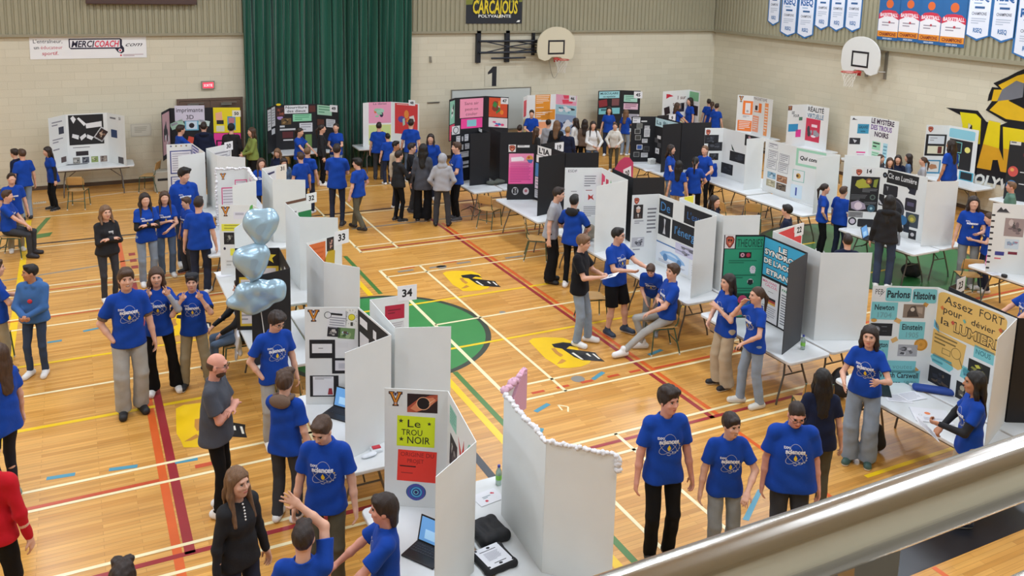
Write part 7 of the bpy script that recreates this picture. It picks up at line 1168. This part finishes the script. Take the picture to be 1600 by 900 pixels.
# ================================================================ small things
def blob_thing(name,prims,m,label,cat,loc,h=.008,kg=.02,wr=0.,group=None,cuts=(),subs=(),rz=0.):
    Fd=Fld(wr=wr); Fd.group(prims,cuts=cuts,kg=kg); Fd.subs=list(subs); V,Q=Fd.mesh(h); o=mk_mesh(name,V,Q,[m]); o.location=loc; o.rotation_euler=(0,0,rz)
    if label: tag(o,label,cat,group)
    return o
foil=mat('pearl_blue_foil','#a5c3d4',.27,metal=.38,noise=.03,nscale=3,bump=.25,bscale=9,spec=.7)
yb=-4.95
def balloon(px,py,prims,label,kx=1.):
    p=at(px,py,Y=yb); vw=math.atan2(CAM[1]-p[1],CAM[0]-p[0])+PI/2
    o=blob_thing('foil_balloon',prims,foil,label,'balloon',tuple(p),.012,rz=vw,wr=.004); return o,p
b1,p1=balloon(408,356,[ell((-.09,0,.08),(.13,.12,.16),k=.08),ell((.09,0,.09),(.13,.12,.16),k=.08),ell((0,0,.04),(.14,.12,.17),k=.08),ell((0,0,-.08),(.10,.10,.15),k=.12),cap((0,0,-.18),(0,0,-.24),.03,.012,k=.03)],'upper pale blue foil balloon of the three in front of the black board')
b2,p2=balloon(392,410,[ell((-.08,0,.06),(.14,.12,.15),k=.08),ell((.10,0,.10),(.13,.12,.15),k=.08),ell((.02,0,.03),(.14,.12,.16),k=.08),ell((0.03,0,-.09),(.12,.10,.14),k=.12),cap((.02,0,-.18),(.0,0,-.25),.03,.012,k=.03)],'middle pale blue foil balloon between its two neighbours')
b3,p3=balloon(404,463,[ell((-.27,0,-.05),(.12,.10,.09),k=.06),ell((-.16,0,.07),(.13,.11,.13),k=.06),ell((.02,0,.10),(.13,.11,.12),k=.06),ell((.20,0,.09),(.14,.11,.12),k=.06),ell((-.05,0,-.08),(.22,.11,.13),k=.06),ell((.18,0,.0),(.15,.10,.10),k=.06),ell((-.1,0,-.17),(.08,.08,.05),k=.06)],'cloud shaped pale blue foil balloon, lowest of the three')
mb=MB(); mb.tube([tuple(p1-np.array([0,0,.24])),tuple(p2-np.array([0,-.14,.0])),tuple(p3+np.array([.02,.12,0])),(p3[0]+.12,p3[1]+.10,TZ+.012)],.006,mat('white_stick','#e6e6e2',.4),n=6); mb.lathe([(.06,0),(.06,.012)],mat('white_stick','#e6e6e2',.4),16,(p3[0]+.12,p3[1]+.10,TZ+.001))
mb.build('balloon_stand'); tag(bpy.data.objects['balloon_stand'],'thin white stand holding up the three foil balloons','stand')
# paper sheets lying on tables
def flat(px,py,w,h,rz,label,items=(),c='#e6e6ea',z=TZ+.003,name='paper_sheet',th=.0015,group=None):
    p=at(px,py,z); a=math.radians(rz); x=np.array([math.cos(a),math.sin(a),0]); d=np.array([math.sin(a),-math.cos(a),0])
    pl=Plane(p-x*w/2-d*h/2,x,d,(0,0,1),w,h); o=sheet(pl,c,items,name=name,th=th); tag(o,label,'paper',group); return o
flat(1403,622,.30,.21,-35,'loose white sheet on the history table, left of its twin',[ln(6,'#b9b9c4')]); flat(1424,619,.29,.21,-8,'loose white sheet on the history table beside the blue case',[ln(6,'#b9b9c4')],z=TZ+.006)
flat(1455,650,.42,.34,-38,'white drawing sheet with orange circle on the history table',[('c',.42,.38,.08,'#ef8a55'),('o',.2,.55,.05,.01,'#aab0a0'),('l',.25,.7,.8,.9,3,'#b9b9c4')],th=.008)
o=blob_thing('pencil_case',[cap((-.2,0,.04),(.2,0,.04),.045,.05,n=(0,0,1),q=.8,k=.02),cap((-.2,.05,.035),(.2,.05,.035),.04,k=.02)],mat('blue_case_cloth','#20408c',.7,bump=.2),'long dark blue cloth case on the history table','case',tuple(at(1458,614,TZ)),.008,cuts=[((0,0,-1),-.002)],rz=-.75)
flat(762,777,.27,.20,8,'white card with red hearts on the table by board 35',[('c',.75,.3,.05,'#c9384a'),('c',.8,.35,.04,'#c9384a'),('c',.35,.75,.06,'#c9384a'),('l',.3,.4,.65,.6,2,'#8aa0a8')])
bagm=mat('black_nylon','#17171a',.7,bump=.25,bscale=50)
o=blob_thing('laptop_bag',[cap((-.10,-.12,.04),(.10,-.12,.04),.05,k=.03),cap((-.10,.12,.04),(.10,.12,.04),.05,k=.03),cap((-.10,-.12,.04),(-.10,.12,.04),.05,k=.03),cap((.10,-.12,.04),(.10,.12,.04),.05,k=.03),cap((0,-.1,.04),(0,.1,.04),.055,k=.04)],bagm,'closed black laptop bag on the table beside board 35','bag',tuple(at(763,836,TZ)),.009,cuts=[((0,0,-1),-.002)],rz=.1)
q=at(772,878,TZ); o=blob_thing('laptop_bag',[cap((-.12,-.12,.025),(.12,-.12,.025),.035,k=.03),cap((-.12,.12,.025),(.12,.12,.025),.035,k=.03),cap((-.12,-.12,.025),(-.12,.12,.025),.035,k=.03),cap((.12,-.12,.025),(.12,.12,.025),.035,k=.03),cap((0,-.1,.025),(0,.1,.025),.033,k=.04)],bagm,'black bag lying open under a printed sheet by board 35','bag',tuple(q),.009,cuts=[((0,0,-1),-.002)],rz=.1)
flat(771,868,.24,.27,8,'printed white sheet lying on the open black bag',[('r',.12,.18,.8,.21,K),('l',.2,.3,.8,.7,9,'#9a9aa4'),('r',.3,.82,.8,.85,K)],z=TZ+.064)
def laptop(px,py,rz,label,tilt=105):
    p=at(px,py,TZ); o=empty('laptop',tuple(p),rz); tag(o,label,'laptop'); m=mat('laptop_black','#1b1c20',.4); kb=mat('laptop_keys','#2c2d33',.6)
    mb=MB(); mb.box((-.17,-.12,.002),(.17,.12,.018),m); bevel(mb.build('base',o),.004)
    mb=MB()
    for i in range(12):
        for j in range(4): mb.box((-.15+i*.0255,-.02+j*.03,.018),(-.15+i*.0255+.021,-.02+j*.03+.024,.020),kb)
    k_=mb.build('keyboard',o); k_['kind']='stuff'
    a=math.radians(tilt-90); R_=Matrix.Translation((0,.12,.016))@Matrix.Rotation(-a,4,'X')
    mb=MB(); mb.box((-.17,-.004,0),(.17,.004,.23),m,R_); s_=mb.build('screen',o)
    mb=MB(); mb.box((-.155,-.0055,.015),(.155,-.0042,.218),mat('screen_glow','#5f94c8',.3,emit=.55),R_); mb.box((-.10,-.0062,.04),(.08,-.0056,.12),mat('screen_window','#9cc4e4',.3,emit=.5),R_); mb.build('display',s_)
for a_ in ((530,648,-.9,'open black laptop with blue screen on the light bulb table'),(664,868,-1.0,'open laptop at the foot of the LE TROU NOIR board'),(1362,374,.4,'black laptop on the table before board 14'),(1375,610,.8,'dark laptop behind the person gesturing at the history table')): laptop(*a_)
def bottle(px,py,z,label,body='#bcd0c4',capc='#2f3f9a',lab='#7fc04a',h=.21,r=.031):
    p=at(px,py,z); o=empty('water_bottle',tuple(p)); tag(o,label,'bottle')
    mb=MB(); mb.lathe([(r*.9,.001),(r,.01),(r,h*.55),(r*.95,h*.68),(r*.45,h*.86),(r*.4,h*.9)],mat('bottle_'+body.lstrip('#'),body,.12,trans=.55 if lab else 0.,spec=.6),16); mb.build('body',o,smooth=True,auto=40)
    mb=MB(); mb.lathe([(r*.48,h*.9),(r*.48,h),(r*.4,h*1.01)],mat('cap_'+capc.lstrip('#'),capc,.4),14); mb.build('cap',o,smooth=True,auto=40)
    if lab: mb=MB(); mb.lathe([(r*1.02,h*.28),(r*1.02,h*.52)],mat('label_'+lab.lstrip('#'),lab,.5),16); mb.build('label_band',o,smooth=True,auto=40)
bottle(1254,546,TZ,'clear water bottle with green label behind the dark charcoal panel'); bottle(779,757,TZ,'clear water bottle with blue cap on the table by board 35')
bottle(757,286,TZ,'clear water bottle on the table under the small white papers',capc='#dfe4e6',lab='#c8d4dc',h=.2)
bottle(1403,383,TZ,'grey metal bottle beside the black hooded person',body='#8e9094',capc='#77797c',lab=None,h=.26,r=.036); bottle(1543,415,TZ,'bright pink bottle with green cap on the table of board 13',body='#e2338f',capc='#5fae52',lab=None,h=.28,r=.04)
mb=MB(); p=at(1569,433,TZ); mb.lathe([(.045,.001),(.05,.006),(.05,.04),(.045,.046)],mat('puck_black','#17171a',.6),24); o=mb.build('black_puck',smooth=True,auto=40,loc=tuple(p)); tag(o,'small black round puck on the table of board 13','puck')
flat(1555,428,.24,.17,-20,'printed sheet beside the black puck',[ln(6,'#a9a9b0')])
p=at(1567,424,TZ); mb=MB()
for t in range(9): a=t*2*PI/9; mb.tube([(0,0,.01),(.03*math.cos(a),.03*math.sin(a),.06),(.07*math.cos(a),.07*math.sin(a),.08)],[.010,.008,.003],mat('white_petals','#e8e8e4',.6),n=6)
mb.lathe([(.03,.001),(.03,.015)],mat('white_petals','#e8e8e4',.6),12); tag(mb.build('paper_flower',loc=tuple(p)),'small white paper flower standing behind the black puck','flower')
# odds and ends on the other tables
mb=MB(); p=at(588,705,TZ); mb.box((-.06,-.045,.001),(.06,.045,.04),mat('clear_tub','#dfe2e4',.3)); o=mb.build('plastic_tub',loc=tuple(p)); bevel(o,.01); tag(o,'clear plastic tub with red lid on the light bulb table','tub')
mb=MB(); mb.box((-.045,-.03,.041),(.045,.03,.055),mat('red_lid','#c02a3a',.4)); bevel(mb.build('lid',o),.006)
blob_thing('crumpled_tissue',[ell((-.04,0,.02),(.05,.03,.02)),ell((.03,.01,.022),(.05,.035,.022)),ell((0,-.02,.03),(.03,.02,.015))],mat('tissue_white','#e2e6ea',.8),'crumpled white tissue beside the plastic tub','tissue',tuple(at(578,714,TZ)),.006,wr=.004,cuts=[((0,0,-1),-.001)])
blob_thing('hanging_cloth',[cap((0,0,0),(.02,-.02,-.30),.06,.05,n=(1,0,0),q=.5,k=.03),cap((0,.12,.0),(-.02,.10,-.42),.06,.04,n=(1,0,0),q=.5,k=.04),cap((-.01,-.10,-.02),(-.03,-.08,-.2),.05,.04,n=(1,0,0),q=.5,k=.04)],mat('white_plastic_sheet','#dcdde0',.4,bump=.4,bscale=20),'white crumpled cloth hanging from the table edge below the balloons','cloth',tuple(at(372,520,.66)),.010,wr=.008)
flat(349,428,.22,.3,10,'white sheet on the table corner left of the balloons'); flat(1015,266,.3,.21,-10,'white sheet on the table under the framed prints',[('l',.1,.4,.8,.5,1,'#55555a')]); flat(120,256,.5,.16,5,'dark folded paper strip on the table of the tilted strips poster',(),c='#2e3038')
mb=MB(); p=at(1018,256,TZ)
for k,c in enumerate(('#d9d8d0','#cfcfc8','#e2e2dc')): mb.box((-.09,-.07,.001+.05*k),(.09,.07,.048+.05*k),mat('box_'+str(k),c,.5))
o=mb.build('stack_of_boxes',loc=tuple(p)); bevel(o,.008); tag(o,'small stack of white boxes on the table under the framed prints','boxes')
blob_thing('folded_jacket',[ell((-.12,0,.05),(.14,.10,.05)),ell((.1,.02,.06),(.14,.11,.055)),ell((0,-.05,.07),(.12,.08,.04))],mat('grey_jacket','#55584f',.9,bump=.3),'crumpled grey green jacket on the table by the water bottle','jacket',tuple(at(775,288,TZ)),.012,wr=.012,cuts=[((0,0,-1),-.001)])
blob_thing('folded_jacket',[ell((0,0,.05),(.13,.10,.05)),ell((.04,.02,.08),(.09,.08,.04))],mat('white_shirt_cloth','#cfd0d2',.9,bump=.3),'crumpled white shirt lying beside the grey jacket','shirt',tuple(at(790,283,TZ)),.012,wr=.010,cuts=[((0,0,-1),-.001)])
blob_thing('backpack',[ell((0,0,.18),(.16,.11,.18),k=.05),ell((0,-.09,.12),(.12,.06,.10),k=.04)],bagm,'black backpack on the floor beside the gesturing person','backpack',tuple(at(1362,702,0)),.012,wr=.006,cuts=[((0,0,-1),0)])
blob_thing('backpack',[ell((0,0,.14),(.24,.13,.14),k=.05),ell((.05,-.09,.10),(.14,.06,.09),k=.04)],bagm,'black bag on the green floor under board 14 table','bag',tuple(at(1422,432,0)),.012,wr=.008,cuts=[((0,0,-1),0)])
blob_thing('backpack',[ell((0,0,.22),(.15,.12,.22),k=.05),ell((0,-.09,.15),(.11,.06,.12),k=.04)],mat('dark_backpack','#2a2a2e',.8,bump=.3),'dark backpack standing on the floor under the THEORIES table','backpack',tuple(at(1310,620,0)),.012,wr=.006,cuts=[((0,0,-1),0)])
blob_thing('backpack',[ell((0,0,.16),(.13,.10,.16),k=.05),cap((-.05,-.08,.1),(.05,-.08,.1),.05,k=.03)],mat('beige_bag','#8f8574',.85,bump=.3),'beige tote bag on the table behind the black hood person','bag',tuple(at(921,375,TZ)),.010,wr=.006,cuts=[((0,0,-1),0)])
mb=MB(); p=at(254,298,0); mb.box((-.2,-.16,.0),(.2,.16,.55),mat('grey_crate','#a7a293',.5)); o=mb.build('grey_crate',loc=tuple(p)); bevel(o,.03,3); tag(o,'grey plastic crate on the floor left of the blue bordered board','crate')
mb=MB(); mb.box((-.12,-.165,.30),(.12,-.161,.36),bagm); mb.build('handle',o)
# cables and power bars on the floor
def cable(pts,label,r=.006,c='#2a2a2e',z=.006):
    mb=MB(); P_=[at(x,y,z) for x,y in pts]; Q_=[]
    for i in range(len(P_)-1):
        for t in range(4): Q_.append(P_[i]+(P_[i+1]-P_[i])*t/4+np.array([0,.02*math.sin(i*2+t*1.6),0])*(t>0))
    Q_.append(P_[-1]); mb.tube(Q_,r,mat('cable_'+c.lstrip('#'),c,.5),n=6); tag(mb.build('cable'),label,'cable')
cable([(42,316),(50,326),(75,322),(90,318),(150,306),(200,300),(240,298)],'pale cable along the back wall under the white poster table',c='#c9c0a8')
cable([(720,330),(735,322),(752,330),(742,340),(735,326)],'dark cable coiled on the floor by the black board',c='#2a2a2e'); cable([(1110,516),(1130,530),(1160,540),(1180,548)],'dark cable on the floor under the THEORIES table')
def bar_(px,py,rz,label,c='#d8d2bc'):
    mb=MB(); p=at(px,py,.0); mb.box((-.14,-.025,.001),(.14,.025,.035),mat('power_bar_'+c.lstrip('#'),c,.4)); 
    for k in range(5): mb.box((-.11+k*.05,-.014,.035),(-.08+k*.05,.014,.0365),mat('socket_dark','#3a3a38',.5))
    o=mb.build('power_bar',loc=tuple(p)); o.rotation_euler=(0,0,rz); bevel(o,.005); tag(o,label,'power bar')
bar_(62,318,.2,'cream power bar on the floor by the left wall'); bar_(1162,547,-.6,'dark power bar on the floor under the THEORIES table','#4a4a48')
# things held in hands
def held(info,hand,w,h,label,items=(),dz=.02,lean=.5,dist=.05,off=(0,0,0),rot=0):
    p=np.array(info['wr'][hand]) if hand else (np.array(info['wr'][1])+np.array(info['wr'][-1]))/2
    a=info['rz']; fw_=np.array([-math.sin(a),math.cos(a),0]); rt_=np.array([math.cos(a),math.sin(a),0]); up_=np.array([0,0,1.])
    n=-fw_*math.sin(lean)+up_*math.cos(lean); n/=np.linalg.norm(n); dn=np.cross(n,rt_); dn=dn if dn[2]<0 else -dn
    c=p+fw_*(.085+dist)+up_*dz+np.array(off); x=rt_; pl=Plane(c-x*w/2-dn*h/2,x,dn,n,w,h); o=sheet(pl,'#e8e8ea',items,name='paper_sheet'); tag(o,label,'paper')
held(g1,0,.22,.28,'white sheet held up by the person in black sweater',[ln(6)],lean=.9,dz=.06)
held(g2,0,.22,.26,'white printed sheet held by the person in black t-shirt',[('i',.2,.2,.8,.8,['#dcdcde','#3a3a40','#8a8a90'],7)],lean=.4)
held(g3,-1,.10,.22,'folded beige paper held by the black haired person in navy',(),dz=-.1,lean=1.2,dist=-.06)
held(g4,-1,.22,.30,'white printed sheets held beside the guard rail by the black sleeved person',[ln(9,'#a5a5ac')],dz=-.06,lean=.7,dist=.04); 
# sweater pearls and chest prints
def on_chest(info,pts,r,m,name,parent_name):
    mb=MB()
    for (x_,y_,z_) in pts:
        N=6; c=np.array(info['loc'](x_,y_,z_))
        mb.add([c+r*np.array([math.sin(PI*a/N)*math.cos(2*PI*b/N),math.sin(PI*a/N)*math.sin(2*PI*b/N),math.cos(PI*a/N)]) for a in range(N+1) for b in range(N)],[(a*N+b,(a+1)*N+b,(a+1)*N+(b+1)%N,a*N+(b+1)%N) for a in range(N) for b in range(N)],m)
    o=mb.build(name,info['root'],smooth=True); o.matrix_parent_inverse=(Matrix.Translation((info['g'][0],info['g'][1],0))@Matrix.Rotation(info['rz'],4,'Z')).inverted(); return o
for I in PP:
    I['loc']=lambda x_,y_,z_,I=I:tuple(I['tp']((x_,y_,z_)))
    lb=I['root']['label']
    if 'pearl collar' in lb: on_chest(I,[(.012+.0*t,.080+.014*math.sqrt(t),1.425-.026*t) for t in range(8)],.0085,mat('pearl','#ece8e0',.25),'pearl_necklace','')
    if 'black sweatshirt and charcoal jeans' in lb: on_chest(I,[(-.06+.02*(t%4),.118,1.27-.02*(t//4)) for t in range(12)],.012,ink('#d8d8d8'),'chest_emblem','')
    if 'denim blue hooded' in lb: on_chest(I,[(-.01+.017*math.cos(t),.124,1.20+.017*math.sin(t)) for t in range(0,7)]+[(-.01,.124,1.2)],.022,ink('#c8303c'),'chest_emblem','')
